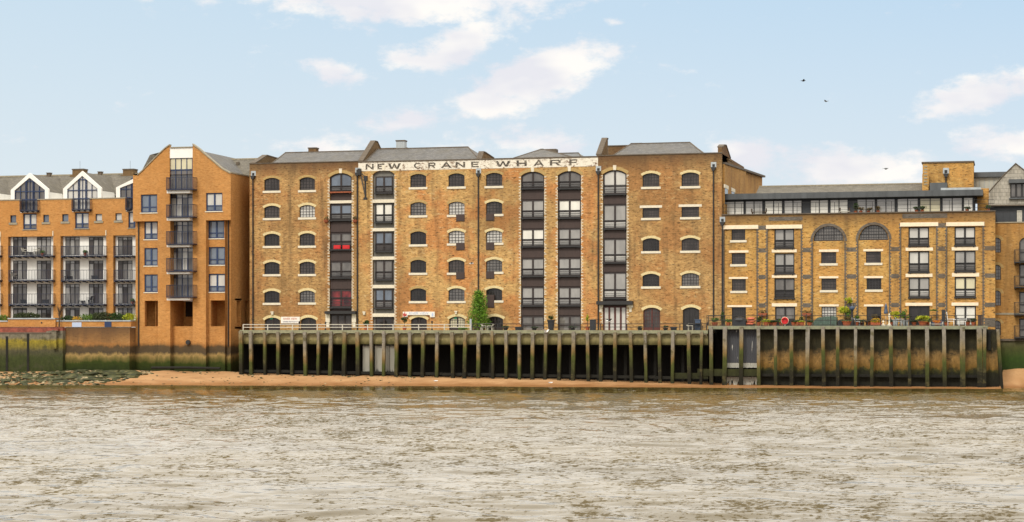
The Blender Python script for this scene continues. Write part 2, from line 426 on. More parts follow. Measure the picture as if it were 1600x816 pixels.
t.l.new(c, p.inputs['Base Color']); t.l.new(t.rng(wet, 0, 1, .9, .45), p.inputs['Roughness']); t.l.new(t.bump(n2, .5, .05), p.inputs['Normal'])
m, t, p = newmat('weedy_rock'); P = pos(t)
n1 = t.noise(P, 1.3, 6., .7); c = t.ramp(n1, [(.3, lin('1a1d0d')), (.48, lin('2f3516')), (.6, lin('494a24')), (.72, lin('7a6e50'))])
t.l.new(c, p.inputs['Base Color']); p.inputs['Roughness'].default_value = .7; t.l.new(t.bump(n1, .8, .1), p.inputs['Normal'])
m, t, p = newmat('pale_rock'); P = pos(t)
n1 = t.noise(P, 3., 6., .7); c = t.ramp(n1, [(.3, lin('4c4430')), (.5, lin('8c7f60')), (.7, lin('b5a684'))])
t.l.new(c, p.inputs['Base Color']); p.inputs['Roughness'].default_value = .8
def leaf(name, a, b):
    m, t, p = newmat(name); oi = t.n.new('ShaderNodeNewGeometry')
    c = t.mix(oi.outputs['Random Per Island'], lin(a), lin(b)); t.l.new(c, p.inputs['Base Color'])
    p.inputs['Roughness'].default_value = .6
    p.inputs['Specular IOR Level'].default_value = .3
    return m
leaf('leaf_dark', '1e3012', '3c5420'); leaf('leaf_mid', '36521a', '68842c'); leaf('leaf_lime', '7c8a16', 'b4b42c')
leaf('leaf_brown', '4a3c22', '6a5a30'); leaf('leaf_flower', 'b08a1c', 'd4a02c'); leaf('leaf_hedge', '28301a', '424a24')
leaf('leaf_cypress', '26460e', '749e28')

# ------------------------------------------------------------------ wall with openings
def wall(mb, u0, u1, v0, v1, P0, ops, depth=.3, m=0, mr=None, axis='y'):
    """upright wall in plane y=P0 (facing -y) or x=P0 (facing +x); ops = (u0,u1,v0,v1,rise)"""
    if mr is None: mr = m
    def pt(u, v, d): return (u, P0 + d, v) if axis == 'y' else (P0 - d, u, v)
    us = sorted({u0, u1, *[q for o in ops for q in o[:2]]}); vs = sorted({v0, v1, *[q for o in ops for q in o[2:4]]})
    us = [u for u in us if u0 - 1e-6 <= u <= u1 + 1e-6]; vs = [v for v in vs if v0 - 1e-6 <= v <= v1 + 1e-6]
    for a, b in zip(vs, vs[1:]):
        run = None
        for c, d in zip(us, us[1:]):
            uc, vc = (c + d) / 2, (a + b) / 2
            hole = any(o[0] < uc < o[1] and o[2] < vc < o[3] for o in ops)
            if not hole: run = (run[0], d) if run else (c, d)
            if (hole or d == us[-1]) and run:
                mb.face([pt(run[0], a, 0), pt(run[1], a, 0), pt(run[1], b, 0), pt(run[0], b, 0)], m); run = None
    for o in ops:
        a, b, c, d = o[:4]; rise = o[4] if len(o) > 4 else 0
        top = d - rise
        mb.face([pt(a, c, 0), pt(a, top, 0), pt(a, top, depth), pt(a, c, depth)], mr)
        mb.face([pt(b, c, 0), pt(b, c, depth), pt(b, top, depth), pt(b, top, 0)], mr)
        mb.face([pt(a, c, 0), pt(a, c, depth), pt(b, c, depth), pt(b, c, 0)], mr)
        ar = arc(a, b, top, rise)
        for (p1, p2) in zip(ar, ar[1:]):
            mb.face([pt(p1[0], p1[1], 0), pt(p2[0], p2[1], 0), pt(p2[0], p2[1], depth), pt(p1[0], p1[1], depth)], mr)
            if rise > 0: mb.face([pt(p1[0], p1[1], 0), pt(p2[0], p2[1], 0), pt(p2[0], d, 0), pt(p1[0], d, 0)], m)
    return mb
def arc(a, b, zs, rise, n=10):
    if rise <= 0: return [(a, zs), (b, zs)]
    h = (b - a) / 2; r = (h*h + rise*rise) / (2*rise); cz = zs + rise - r; th = math.asin(min(1, h / r))
    if rise > h: th = math.pi - th
    return [((a + b)/2 + r*math.sin(-th + 2*th*k/n), cz + r*math.cos(-th + 2*th*k/n)) for k in range(n + 1)]
def ringpoly(mb, a, b, zs, rise, th, y0, y1, m=0, n=12, ov=0., gap=.0):
    """arch of stones around an opening, each its own block"""
    ar = arc(a - ov, b + ov, zs, rise, n)
    cx = (a + b) / 2; h = (b - a) / 2 + ov; r = (h*h + rise*rise) / (2*rise); cz = zs + rise - r
    for k in range(n):
        p, q = ar[k], ar[k+1]
        def out(pp):
            d = math.hypot(pp[0] - cx, pp[1] - cz); return (cx + (pp[0]-cx)*(d+th)/d, cz + (pp[1]-cz)*(d+th)/d)
        j = random.uniform(-.015, .02)
        po, qo = out(p), out(q)
        mb.prism([p, q, (qo[0], qo[1] + j), (po[0], po[1] + j)], y0 - random.uniform(0, .006), y1, 'y', m)
    return mb

# ------------------------------------------------------------------ windows
GL = M
def small_window(parent, x0, x1, z0, z1, Y, rise=.22, glassm='glass_dark', nx=5, nz=4, sill=True, frame='frame_dark', arch='voussoir', side=.06, name='window', bars=True, sillmat='stone_white', sx=None, label=None):
    top = z1 - rise
    mb = MB(); f = .055; yb = Y + .16
    mb.box(x0, x0+f, yb, yb+.07, z0, top); mb.box(x1-f, x1, yb, yb+.07, z0, top); mb.box(x0+f, x1-f, yb, yb+.07, z0, z0+f)
    ar = arc(x0, x1, top, rise); ai = [(x, z - f) for x, z in ar]
    for k in range(len(ar) - 1):
        mb.prism([ai[k], ai[k+1], ar[k+1], ar[k]], yb, yb + .07)
    fr = obj(name, mb, M[frame], parent, label=label)
    g = MB(); g.face([(x0, yb+.05, z0), (x1, yb+.05, z0)] + [(x, yb+.05, z) for x, z in reversed(ar)])
    obj('pane', g, M[glassm], fr)
    if bars:
        b = MB(); t_ = .02
        for i in range(1, nx):
            xx = x0 + (x1-x0)*i/nx; zt = top + (rise and rise * (1 - (2*i/nx - 1)**2)) - f*.5
            b.box(xx-t_, xx+t_, yb+.015, yb+.045, z0+f, zt)
        for i in range(1, nz):
            zz = z0 + (top-z0+rise*.6)*i/nz; b.box(x0+f, x1-f, yb+.012, yb+.043, zz-t_, zz+t_)
        obj('glazing_bars', b, M[frame], fr)
    if sill:
        s = MB(); a, c = sx or (x0 - .14, x1 + .14); s.box(a, c, Y-.07, Y+.16, z0-.22, z0)
        obj('sill', s, M[sillmat], fr)
    if arch and rise > 0:
        v = MB(); ringpoly(v, x0, x1, top, rise, .24, Y-.012, Y+.1, ov=.05)
        obj('arch', v, M[arch], fr, kind='stuff')
    return fr
def wide_window(parent, x0, x1, z0, z1, Y, rise=0., glassm='glass_grey', split=.36, frame='frame_brown', ledge=True, rail=True, name='window', low=None, yb=None, nx=2, label=None, ledgem=None):
    """two tall panes over two low ones, with safety rails and a ledge"""
    yb = Y + .14 if yb is None else yb; f = .11; zm = z0 + (z1-z0)*split; top = z1 - rise
    mb = MB(); mb.box(x0, x0+f, yb, yb+.1, z0, top); mb.box(x1-f, x1, yb, yb+.1, z0, top); mb.box(x0+f, x1-f, yb, yb+.1, z0, z0+f)
    w_ = (x1 - x0) / nx
    for i in range(1, nx):
        xx = x0 + w_*i; mb.box(xx-f*.8, xx+f*.8, yb-.002, yb+.1, z0+f, z1-.04)
    mb.box(x0+f, x1-f, yb+.002, yb+.1, zm-.055, zm+.055)
    ar = arc(x0, x1, top, rise, 12); ai = [(x, z - f) for x, z in ar]
    for k in range(len(ar) - 1): mb.prism([ai[k], ai[k+1], ar[k+1], ar[k]], yb+.001, yb+.1)
    fr = obj(name, mb, M[frame], parent, label=label)
    gy = yb + .06
    for i in range(nx):
        a, b = x0 + w_*i, x0 + w_*(i+1)
        g = MB(); sub = [(x, z) for x, z in ar if a - 1e-6 <= x <= b + 1e-6] if rise > 0 else [(a, z1), (b, z1)]
        if rise > 0 and len(sub) < 2: sub = [(a, z1), (b, z1)]
        g.face([(a, gy, zm), (b, gy, zm)] + [(x, gy, z) for x, z in reversed(sub)]); obj('pane', g, M[glassm], fr)
        g = MB(); g.face([(a, gy, z0), (b, gy, z0), (b, gy, zm), (a, gy, zm)]); obj('pane', g, M[low or glassm], fr)
    if rail:
        r = MB()
        for k, q in enumerate((.28, .62, 1.12)):
            zz = z0 + (zm - z0) * q; r.box(x0+.02, x1-.02, yb-.09, yb-.06, zz-.028, zz+.028)
        r.box(x0+.01, x0+.05, yb-.095, yb-.055, z0, z0+(zm-z0)*1.14); r.box(x1-.05, x1-.01, yb-.095, yb-.055, z0, z0+(zm-z0)*1.14)
        obj('safety_rail', r, M['black_metal'], fr)
    if ledge:
        l = MB(); l.box(x0-.04, x1+.04, Y-.14, yb, z0-.13, z0-.003)
        for xx in (x0+.15, x1-.15): l.box(xx-.05, xx+.05, Y-.1, yb, z0-.2, z0-.13)
        obj('ledge', l, M[ledgem or 'black_metal'], fr)
    return fr
def rect(px0, px1, py0, py1, Y):
    """photo rectangle -> x0,x1,z0,z1 on plane Y"""
    pm, qm = (px0 + px1)/2, (py0 + py1)/2
    return WX(px0, Y), WX(px1, Y), WZ(pm, py1, Y), WZ(pm, py0, Y)
def downpipe(parent, px, pyt, Y, zb, hopper=True, r=.07, bend=None):
    x = WX(px, Y - .1); zt = WZ(px, pyt, Y - .1); mb = MB()
    mb.tube([(x, Y-.12, zb), (x, Y-.12, zt)], r, 7)
    for k in range(int((zt - zb) / 2.2)): mb.box(x-.1, x+.1, Y-.14, Y, zb+1+k*2.2, zb+1.07+k*2.2)
    p = obj('drainpipe', mb, M['black_metal'], parent)
    if hopper:
        h = MB(); h.prism([(x-.1, zt-.35), (x+.1, zt-.35), (x+.24, zt), (x-.24, zt)], Y-.32, Y-.003)
        obj('hopper_head', h, M['black_metal'], p)
        h = MB(); h.box(x-.26, x+.26, Y-.03, Y-.001, zt+.01, zt+.5); h.box(x-.12, x+.12, Y-.05, Y-.03, zt+.05, zt+.3, 1)
        obj('outlet', h, [M['zinc'], M['frame_dark']], p)
    return p
def quoins(parent, x, zb, zt, Y, dirn, mat='stone_white', h=.15):
    mb = MB(); z = zb; k = 0
    while z < zt - h:
        if random.random() > .12:
            wd = .22 if k % 2 else .1
            mb.box(x, x + dirn*wd, Y-.008, Y+.1, z+.005, z + h*.62)
        z += h; k += 1
    return obj('quoins', mb, M[mat], parent, kind='stuff')

# ------------------------------------------------------------------ water
ZD, ZF = 5.2, 5.6                          # wharf levels: long wharf, right wharf
SH = [(-200, 601.), (0, 601.2), (200, 602), (370, 602.5), (600, 603), (850, 604.6), (1110, 606), (1300, 607), (1540, 607.5), (1620, 605), (1900, 604)]
shp = [G(a, b) for a, b in SH]; shx = np.array([p[0] for p in shp]); shy = np.array([p[1] for p in shp])
def axis_pts(lo, hi, step, far, grow=1.35):
    a = list(np.arange(lo, hi + step * .5, step)); s = step; q = a[-1]
    while q < far: s *= grow; q += s; a.append(q)
    s = step; q = a[0]
    while q > -far: s *= grow; q -= s; a.insert(0, q)
    return np.array(a)
gx = axis_pts(-82., 62., .23, 3000); gy = axis_pts(-146., -1., .17, 3000)
gy = gy[gy < 14.]
X, Y = np.meshgrid(gx, gy)
Z = np.zeros_like(X); rs = np.random.RandomState(3)
wx_ = np.zeros_like(X); wy_ = np.zeros_like(X)
for k in range(8):
    lam = 5 + 16 * rs.rand(); th = rs.rand() * 6.28; wx_ += .35*np.sin(2*math.pi/lam*(math.cos(th)*X+math.sin(th)*Y)+rs.rand()*6.28); wy_ += .35*np.sin(2*math.pi/lam*(math.cos(th)*X-math.sin(th)*Y)+rs.rand()*6.28)
for k in range(80):
    lam = .5 * (7.0 / .5) ** rs.rand() if k > 30 else .7 + 1.3 * rs.rand()
    th = rs.normal(R(80), R(30)); kx, ky = 2*math.pi/lam*math.cos(th), 2*math.pi/lam*math.sin(th)
    ph = (kx*(X+wx_) + ky*(Y+wy_)) + rs.rand() * 6.28
    wv = np.sqrt(.06 + np.sin(ph*.5)**2)           # peaked crests, broad troughs
    Z -= .0034 * lam ** .8 * (2*wv - 1.4)
gust = np.zeros_like(X)
for k in range(14):
    lam = 12 + 45 * rs.rand(); th = rs.normal(R(90), R(45)); gust += np.sin(2*math.pi/lam*(math.cos(th)*X*.45 + math.sin(th)*Y) + rs.rand()*6.28)
gust = 1.0 + .16 * np.clip(gust / 2.2, -2, 2)
ds = np.interp(X, shx, shy) - Y            # distance out from the shoreline
shore = .10 + .90 * np.clip((ds - 5) / 26, 0, 1) ** 1.2
edge = np.clip((X + 86) / 6, 0, 1) * np.clip((66 - X) / 6, 0, 1) * np.clip((Y + 149) / 6, 0, 1)
Z *= gust * shore * edge * 1.0
nx_, ny_ = len(gx), len(gy)
co_ = np.stack([X, Y, Z], -1).reshape(-1, 3).astype(np.float32)
idx = np.arange(nx_*ny_).reshape(ny_, nx_)
fc = np.stack([idx[:-1, :-1], idx[:-1, 1:], idx[1:, 1:], idx[1:, :-1]], -1).reshape(-1, 4).astype(np.int32)
def grid_mesh(name, co_, fc, mat, kind='structure', smooth=True):
    me = bpy.data.meshes.new(name); me.vertices.add(len(co_)); me.vertices.foreach_set('co', co_.ravel())
    me.loops.add(fc.size); me.loops.foreach_set('vertex_index', fc.ravel())
    me.polygons.add(len(fc)); me.polygons.foreach_set('loop_start', np.arange(0, fc.size, 4, dtype=np.int32))
    me.polygons.foreach_set('loop_total', np.full(len(fc), 4, np.int32))
    me.materials.append(mat); me.update(calc_edges=True); me.validate()
    me.polygons.foreach_set('use_smooth', np.full(len(me.polygons), smooth))
    o = bpy.data.objects.new(name, me); COL.objects.link(o); o['kind'] = kind; return o
SLOPE = (shy[8] - shy[1]) / (shx[8] - shx[1]); Y0S = shy[1] - SLOPE * shx[1]
m, t, p = newmat('river_water'); P = pos(t)
n1 = t.noise(t.vmath('MULTIPLY', P, (1.3, 2.6, 1)), 1., 5., .65); n2 = t.noise(t.vmath('MULTIPLY', P, (.05, .12, 1)), 1., 3., .5)
p.inputs['Base Color'].default_value = lin('6e5a36'); t.l.new(t.mix(t.rng(n2, .35, .65), lin('463a18'), lin('54461f')), p.inputs['Base Color'])
p.inputs['Roughness'].default_value = .1; p.inputs['IOR'].default_value = 1.55
px_, py_, pz_ = t.xyz(P)
wp = t.vmath('ADD', P, t.vmath('MULTIPLY', t.comb(n1, n2, 0.), (1.2, 2.5, 0)))
fa = t.noise(t.vmath('MULTIPLY', wp, (2.2, 3.4, 1)), 1., 5., .76)       # facets, long in depth as crest groups are
fb = t.noise(t.vmath('MULTIPLY', P, (.62, .24, 1)), 1., 6., .75)
fc_ = t.noise(t.vmath('MULTIPLY', P, (.06, .05, 1)), 1., 3., .5)
fd = t.noise(t.vmath('MULTIPLY', P, (5., 2.6, 1)), 1., 3., .6)
mixf = t.math('ADD', t.math('ADD', fa, t.math('MULTIPLY', t.math('SUBTRACT', fb, .5), .75)), t.math('ADD', t.math('MULTIPLY', t.math('SUBTRACT', fc_, .5), .26), t.math('MULTIPLY', t.math('SUBTRACT', fd, .5), .6)))
tilt = t.math('ADD', .10, t.math('MULTIPLY', t.rng(mixf, .545, .64, 0., 1., True), .9))
ysh = t.math('ADD', t.math('MULTIPLY', px_, SLOPE), Y0S)                # the shoreline
calm = t.rng(t.math('ADD', t.math('SUBTRACT', ysh, py_), t.math('MULTIPLY', t.math('SUBTRACT', fb, .5), 14.)), 6., 27., .3, 1., True)
tilt = t.math('MULTIPLY', tilt, calm)
geo = t.n.new('ShaderNodeNewGeometry').outputs['Normal']
sx2 = t.math('MULTIPLY', t.math('MULTIPLY', t.math('SUBTRACT', n1, .5), .5), calm)
nn = t.vmath('NORMALIZE', t.vmath('ADD', geo, t.comb(sx2, t.math('MULTIPLY', tilt, -1.), 0.)))
t.l.new(nn, p.inputs['Normal'])
wo_ = grid_mesh('river_water', co_, fc, m); wo_['label'] = 'choppy brown tidal river reflecting pale sky below the wharves'

# ------------------------------------------------------------------ foreshore sand and land
PR = [(-200, -3.4, 582), (98, -3.4, 581), (100, -2.9, 579.5), (215, -2.9, 580.5), (370, -2.3, 581), (374, -4.6, 585.5), (600, -4.6, 588.5), (850, -4.6, 593.5), (1110, -4.6, 601),
      (1300, -4.8, 604), (1545, -4.8, 605.5), (1562.5, -4.6, 605), (1564, 1.4, 577.5), (1900, 2.0, 577)]
prx = np.array([WX(a, y) for a, y, b in PR]); pry = np.array([y for a, y, b in PR]); prz = np.array([WZ(a, b, y) for a, y, b in PR])
sx_ = np.arange(prx[0], prx[-1], .3); q_ = np.linspace(-.6, 2.2, 90)
SX, Q = np.meshgrid(sx_, q_)
YW = np.interp(SX, prx, pry); ZW = np.interp(SX, prx, prz); YS = np.interp(SX, shx, shy)
YS = np.minimum(YS, YW - .8)
SY = np.where(Q < 0, YW - Q * 8., YW + Q * (YS - YW))
SZ = np.where(Q < 0, ZW + .0 * Q, ZW * (1 - Q))
nz_ = np.zeros_like(SX)
for k in range(40):
    lam = .8 * 12 ** rs.rand(); th = rs.rand() * 6.28
    nz_ += .010 * lam ** .8 * np.sin(2*math.pi/lam*(math.cos(th)*SX + math.sin(th)*SY) + rs.rand()*6.28)
SZ = SZ + .38 * nz_ * np.clip(1.3 - Q, .15, 1) * np.clip(ZW - .1, .25, 1)
a_, b_ = SX.shape; idx = np.arange(a_*b_).reshape(a_, b_)
fc2 = np.stack([idx[:-1, :-1], idx[1:, :-1], idx[1:, 1:], idx[:-1, 1:]], -1).reshape(-1, 4).astype(np.int32)
s_ = grid_mesh('foreshore_sand', np.stack([SX, SY, SZ], -1).reshape(-1, 3).astype(np.float32), fc2, M['sand'])
s_['label'] = 'orange sand foreshore sloping from the walls and piles to the water'
def sand_z(x, q):
    yw, zw, ys = np.interp(x, prx, pry), np.interp(x, prx, prz), np.interp(x, shx, shy)
    ys = min(ys, yw - .8); return yw + q*(ys - yw), zw*(1 - q)
g = MB(); g.face([(-3000, 6, 4.4), (3000, 6, 4.4), (3000, 4000, 4.4), (-3000, 4000, 4.4)])
obj('ground', g, M['asphalt'], kind='structure', label='paved ground behind the riverside buildings')
g = MB(); g.face([(-3000, 13.9, -1), (3000, 13.9, -1), (3000, 13.9, 4.4), (-3000, 13.9, 4.4)])

def shell(mb, x0, x1, yb, z0, z1, Y=0., th=.35, m=0):
    """side and back walls plus the parapet's thickness"""
    mb.face([(x0, Y, z0), (x0, Y, z1), (x0, yb, z1), (x0, yb, z0)], m)
    mb.face([(x1, Y, z0), (x1, yb, z0), (x1, yb, z1), (x1, Y, z1)], m)
    mb.face([(x0, yb, z0), (x0, yb, z1), (x1, yb, z1), (x1, yb, z0)], m)
    mb.face([(x0, Y, z1), (x1, Y, z1), (x1, Y+th, z1), (x0, Y+th, z1)], m)
    mb.face([(x0, Y+th, z1), (x1, Y+th, z1), (x1, Y+th, z1-1.2), (x0, Y+th, z1-1.2)], m)

def op(px0, px1, py0, py1, Y=0., rise=.25):
    a, b, c, d = rect(px0, px1, py0, py1, Y); return (a, b, c, d, rise)

# ------------------------------------------------------------------ the wharf warehouses
def loading_bay(parent, px0, px1, pcrown, Y, zb, wins, lintels=(), panels=(), mat='brown_paint', rise=.42, key=None, inset=0.5, quo=True, backm=None, arch='voussoir_dull', kh=6.):
    x0, x1 = WX(px0, Y), WX(px1, Y); pm = (px0 + px1)/2; zt = WZ(pm, pcrown, Y)
    o = (x0, x1, zb, zt, rise)
    b = MB(); ar = arc(x0, x1, zt - rise, rise, 12)
    b.face([(x0, Y+.255, zb), (x1, Y+.255, zb)] + [(x, Y+.255, z) for x, z in reversed(ar)])
    obj('bay_backing', b, M[backm or mat], parent)
    for (a, c) in panels:
        q = MB(); z1_, z0_ = WZ(pm, a, Y), WZ(pm, c, Y); q.box(x0+.02, x1-.02, Y+.16, Y+.25, z0_, z1_)
        n = 9
        for i in range(1, n): q.box(x0+(x1-x0)*i/n-.012, x0+(x1-x0)*i/n+.012, Y+.145, Y+.16, z0_, z1_)
        obj('boarded_panel', q, M[mat], parent)
    for k, wd in enumerate(wins):
        a, c, gl = wd[0], wd[1], wd[2]; kw = wd[3] if len(wd) > 3 else {}
        kw = dict(kw); i0 = kw.pop('i0', inset); arched = kw.pop('arched', True)
        rr = rise if k == 0 and arched else 0
        xx0 = WX(px0 + i0, Y); xx1 = WX(px1 - i0, Y)
        zz1 = WZ(pm, a, Y)
        wide_window(parent, xx0, xx1, WZ(pm, c, Y), min(zz1, zt) - (.03 if rr else 0), Y, rise=rr*.93 if rr else 0, glassm=gl, **kw)
    for (a, c) in lintels:
        q = MB(); q.box(x0+.0, x1-.0, Y-.03, Y+.24, WZ(pm, c, Y), WZ(pm, a, Y)); obj('lintel', q, M['stone_white'], parent)
    v = MB(); ringpoly(v, x0, x1, zt-rise, rise, .3, Y-.012, Y+.1, ov=.05, n=16); obj('arch', v, M[arch], parent, kind='stuff')
    kx = (x0 + x1)/2; q = MB(); q.prism([(kx-.13, zt-.02), (kx+.13, zt-.02), (kx+.17, zt+.44), (kx-.17, zt+.44)], Y-.05, Y+.1)
    obj('keystone', q, M['stone_white'], parent)
    if quo:
        quoins(parent, x0, zb + .6, zt - rise, Y, -1); quoins(parent, x1, zb + .6, zt - rise, Y, 1)
    return o
def roof(parent, eave, ridge, ye, yr, mat='slate', name='roof', thick=.12, back=True, yb=None):
    """sloped roof given by photo columns/rows of its eave and ridge ends"""
    (ax, ay), (bx, by) = eave; (cx_, cy_), (dx_, dy_) = ridge
    xa, xb = WX(ax, ye), WX(bx, ye); za = (WZ(ax, ay, ye) + WZ(bx, by, ye))/2
    xc, xd = WX(cx_, yr), WX(dx_, yr); zr = (WZ(cx_, cy_, yr) + WZ(dx_, dy_, yr))/2
    yb = 2*yr - ye if yb is None else yb
    mb = MB(); n = 12
    mb.face([(xa, ye, za), (xb, ye, za), (xd, yr, zr), (xc, yr, zr)])
    mb.face([(xa, yb, za), (xc, yr, zr), (xd, yr, zr), (xb, yb, za)])
    mb.face([(xa, ye, za), (xc, yr, zr), (xa, yb, za)]); mb.face([(xb, ye, za), (xb, yb, za), (xd, yr, zr)])
    mb.box(xc, xd, yr-.09, yr+.09, zr-.05, zr+.07, 1)
    for (p_, q_) in (((xa, ye, za), (xc, yr, zr)), ((xb, ye, za), (xd, yr, zr))):
        mb.tube([p_, q_], .07, 5, 1)
    r = obj(name, mb, [M[mat], M['coping_dark']], parent)
    return r, (xa, xb, za, xc, xd, zr, yr)
def chimney(parent, px0, px1, py0, py1, Y, mat='stock_brick', d=.8, pots=0):
    x0, x1, z0, z1 = rect(px0, px1, py0, py1, Y); mb = MB()
    mb.box(x0, x1, Y, Y+d, z0-1.0, z1-.12); c = obj('chimney', mb, M[mat], parent)
    q = MB(); q.box(x0-.05, x1+.05, Y-.05, Y+d+.05, z1-.12, z1)
    obj('chimney_cap', q, M['coping_dark'], c)
    return c
def party_wall(parent, X0, prof, th=.4, mat='dark_brick', name='party_wall'):
    mb = MB(); mb.prism(prof, X0, X0+th, 'x'); p = obj(name, mb, M[mat], parent)
    top = [(y, z) for y, z in prof if z > 20.9]
    c = MB()
    for (a, b) in zip(prof, prof[1:]):
        if abs(a[0]-b[0]) > .3 and min(a[1], b[1]) > 21.6: c.prism([a, b, (b[0], b[1]+.1), (a[0], a[1]+.1)], X0-.06, X0+th+.06, 'x')
    obj('coping', c, M['coping_dark'], p)

ZP = 22.0
XC0, XD0, XE0, XE1 = WX(390, 0), WX(560, 0), WX(934.5, 0), WX(1127.5, 0)
# --- left warehouse
wc = thing('warehouse', 'yellow brick warehouse left of the painted name band, two red screens on a balcony rail', 'warehouse', ((XC0+XD0)/2, 0, ZD))
ops = []
rows1 = [(278, 298.2), (321.5, 340.8), (365.3, 384.4), (409.4, 428.6), (454.5, 473.3)]
rows2 = [(277, 297.2), (320.4, 339.8), (364.5, 384), (409, 428.3), (454, 472.8)]
gl1 = ['glass_dark', 'glass_dark', 'glass_black', 'glass_black', 'glass_black']
gl2 = ['glass_dark', 'glass_pale', 'glass_dark', 'glass_dark', 'glass_mid']
for (rows, a, b, gls) in ((rows1, 412.8, 436.8, gl1), (rows2, 467.9, 491.9, gl2)):
    for k, (r0, r1) in enumerate(rows):
        o = op(a, b, r0, r1); ops.append(o)
        small_window(wc, o[0], o[1], o[2], o[3], 0, .25, gls[k], arch='voussoir' if k else 'voussoir_dull')
def arched_door(parent, px0, px1, pcrown, zb, Y=0., mat='frame_brown', gl='glass_black', rise=.3, label=None, doorm=None, leaves=2, light=None):
    x0, x1 = WX(px0, Y), WX(px1, Y); zt = WZ((px0+px1)/2, pcrown, Y)
    ar = arc(x0, x1, zt-rise, rise); yb = Y + .16; f = .1
    mb = MB(); mb.box(x0, x0+f, yb, yb+.1, zb, zt-rise); mb.box(x1-f, x1, yb, yb+.1, zb, zt-rise)
    ai = [(x, z-f) for x, z in ar]
    for k in range(len(ar)-1): mb.prism([ai[k], ai[k+1], ar[k+1], ar[k]], yb, yb+.1)
    mb.box(x0+f, x1-f, yb+.01, yb+.1, zb, zb+.3)
    w_ = (x1-x0)/leaves
    for i in range(1, leaves): mb.box(x0+w_*i-.07, x0+w_*i+.07, yb+.005, yb+.1, zb+.3, zt-.12)
    d = obj('door', mb, M[doorm or mat], parent, label=label)
    g = MB(); g.face([(x0, yb+.06, zb), (x1, yb+.06, zb)] + [(x, yb+.06, z) for x, z in reversed(ar)]); obj('pane', g, M[gl], d)
    b = MB()
    for i in range(1, leaves*3):
        if i % 3: b.box(x0+w_*i/3-.012, x0+w_*i/3+.012, yb+.03, yb+.055, zb+.3, zt-rise*.7)
    for k in range(1, 5): b.box(x0+f, x1-f, yb+.028, yb+.05, zb+.3+(zt-rise-zb-.3)*k/4.6-.012, zb+.3+(zt-rise-zb-.3)*k/4.6+.012)
    obj('glazing_bars', b, M[mat], d)
    v = MB(); ringpoly(v, x0, x1, zt-rise, rise, .26, Y-.012, Y+.1, ov=.06); obj('arch', v, M['voussoir'], d, kind='stuff')
    return (x0, x1, zb, zt, rise)
ops.append(arched_door(wc, 413.5, 437.5, 496.3, ZD)); ops.append(arched_door(wc, 469.8, 494, 496.3, ZD))
ops.append(loading_bay(wc, 515, 549.5, 270.5, 0, ZD,
    [(270.5, 299.5, 'glass_bluish', dict(split=.28, ledgem='rust', low='glass_mid')), (319.5, 343.5, 'glass_bluish', dict(low='glass_mid')), (364, 389.5, 'glass_mid', dict(low='glass_dark', split=.45)), (408.6, 433.7, 'glass_mid', {}),
     (453, 480, 'glass_red', dict(split=.5)), (492, 518, 'glass_dark', dict(ledge=False, rail=False, split=.15, nx=3))],
    lintels=[(313.4, 317.8)], panels=[(347, 362.5), (392.5, 407.5), (436.5, 451.5)]))
x0, x1, z0, z1 = rect(510, 558, 486.3, 490.5, 0)
q = MB(); q.box(x0, x1, -.55, -.003, z0, z1); obj('door_canopy', q, M['black_metal'], wc)
for px in (512.5, 553.5):
    q = MB(); x = WX(px, 0); q.box(x-.22, x+.22, -.12, .02, z0-.85, z0-.02); q.box(x-.15, x+.15, -.08, .02, z0-1.3, z0-.85); obj('stone_bracket', q, M['stone_white'], wc)
for px in (519.0, 533.0):
    q = MB(); x = WX(px, -.4); zz = WZ(px, 389, -.4); q.box(x+.05, x+.78, -.12, -.02, zz, zz+.38); q.box(x+.12, x+.7, -.14, -.12, zz+.06, zz+.3)
    obj('red_screen', q, M['red_paint'], wc)
for px in (509.5, 554.5):      # hanging baskets on brackets
    q = MB(); x = WX(px, -.3); zz = WZ(px, 346, -.3)
    q.lathe(x, -.3, [(.05, zz-.2), (.22, zz-.05), (.26, zz+.15)], 8); q.tube([(x, -.3, zz+.15), (x, 0, zz+.75)], .015, 4)
    for k in range(14): 
        a = random.random()*6.28; q.blob((x+.16*math.cos(a), -.3+.16*math.sin(a), zz+.2+.25*random.random()), (.06, .06, .1), 4, 3, m=1)
    obj('hanging_basket', q, [M['rust'], M['leaf_brown']], wc)
mb = MB(); wall(mb, XC0, XD0-.003, 0.4, ZP, 0, ops); shell(mb, XC0, XD0-.003, 16, .4, ZP)
obj('wall', mb, M['stock_brick'], wc)
q = MB(); q.box(XC0-.04, XD0-.003, -.06, .4, ZP, ZP+.09); obj('coping', q, M['coping_dark'], wc)
rf, _ = roof(wc, ((424, 255.5), (569, 253.5)), ((446, 239), (588, 235.5)), .6, 4.5)
chimney(rf, 481.7, 493.6, 230.5, 239, 5.0)
# west party gable
Yg = lambda px, X: YofX(px, X)
party_wall(wc, XC0-.02, [(0.36, ZP-1.5), (0.36, ZP+.08), (3.6, WZ(412, 243.5, 3.6)), (7, WZ(430, 249, 7)), (7, ZP-1.5)], .45)
downpipe(wc, 395.3, 275, 0, ZD)
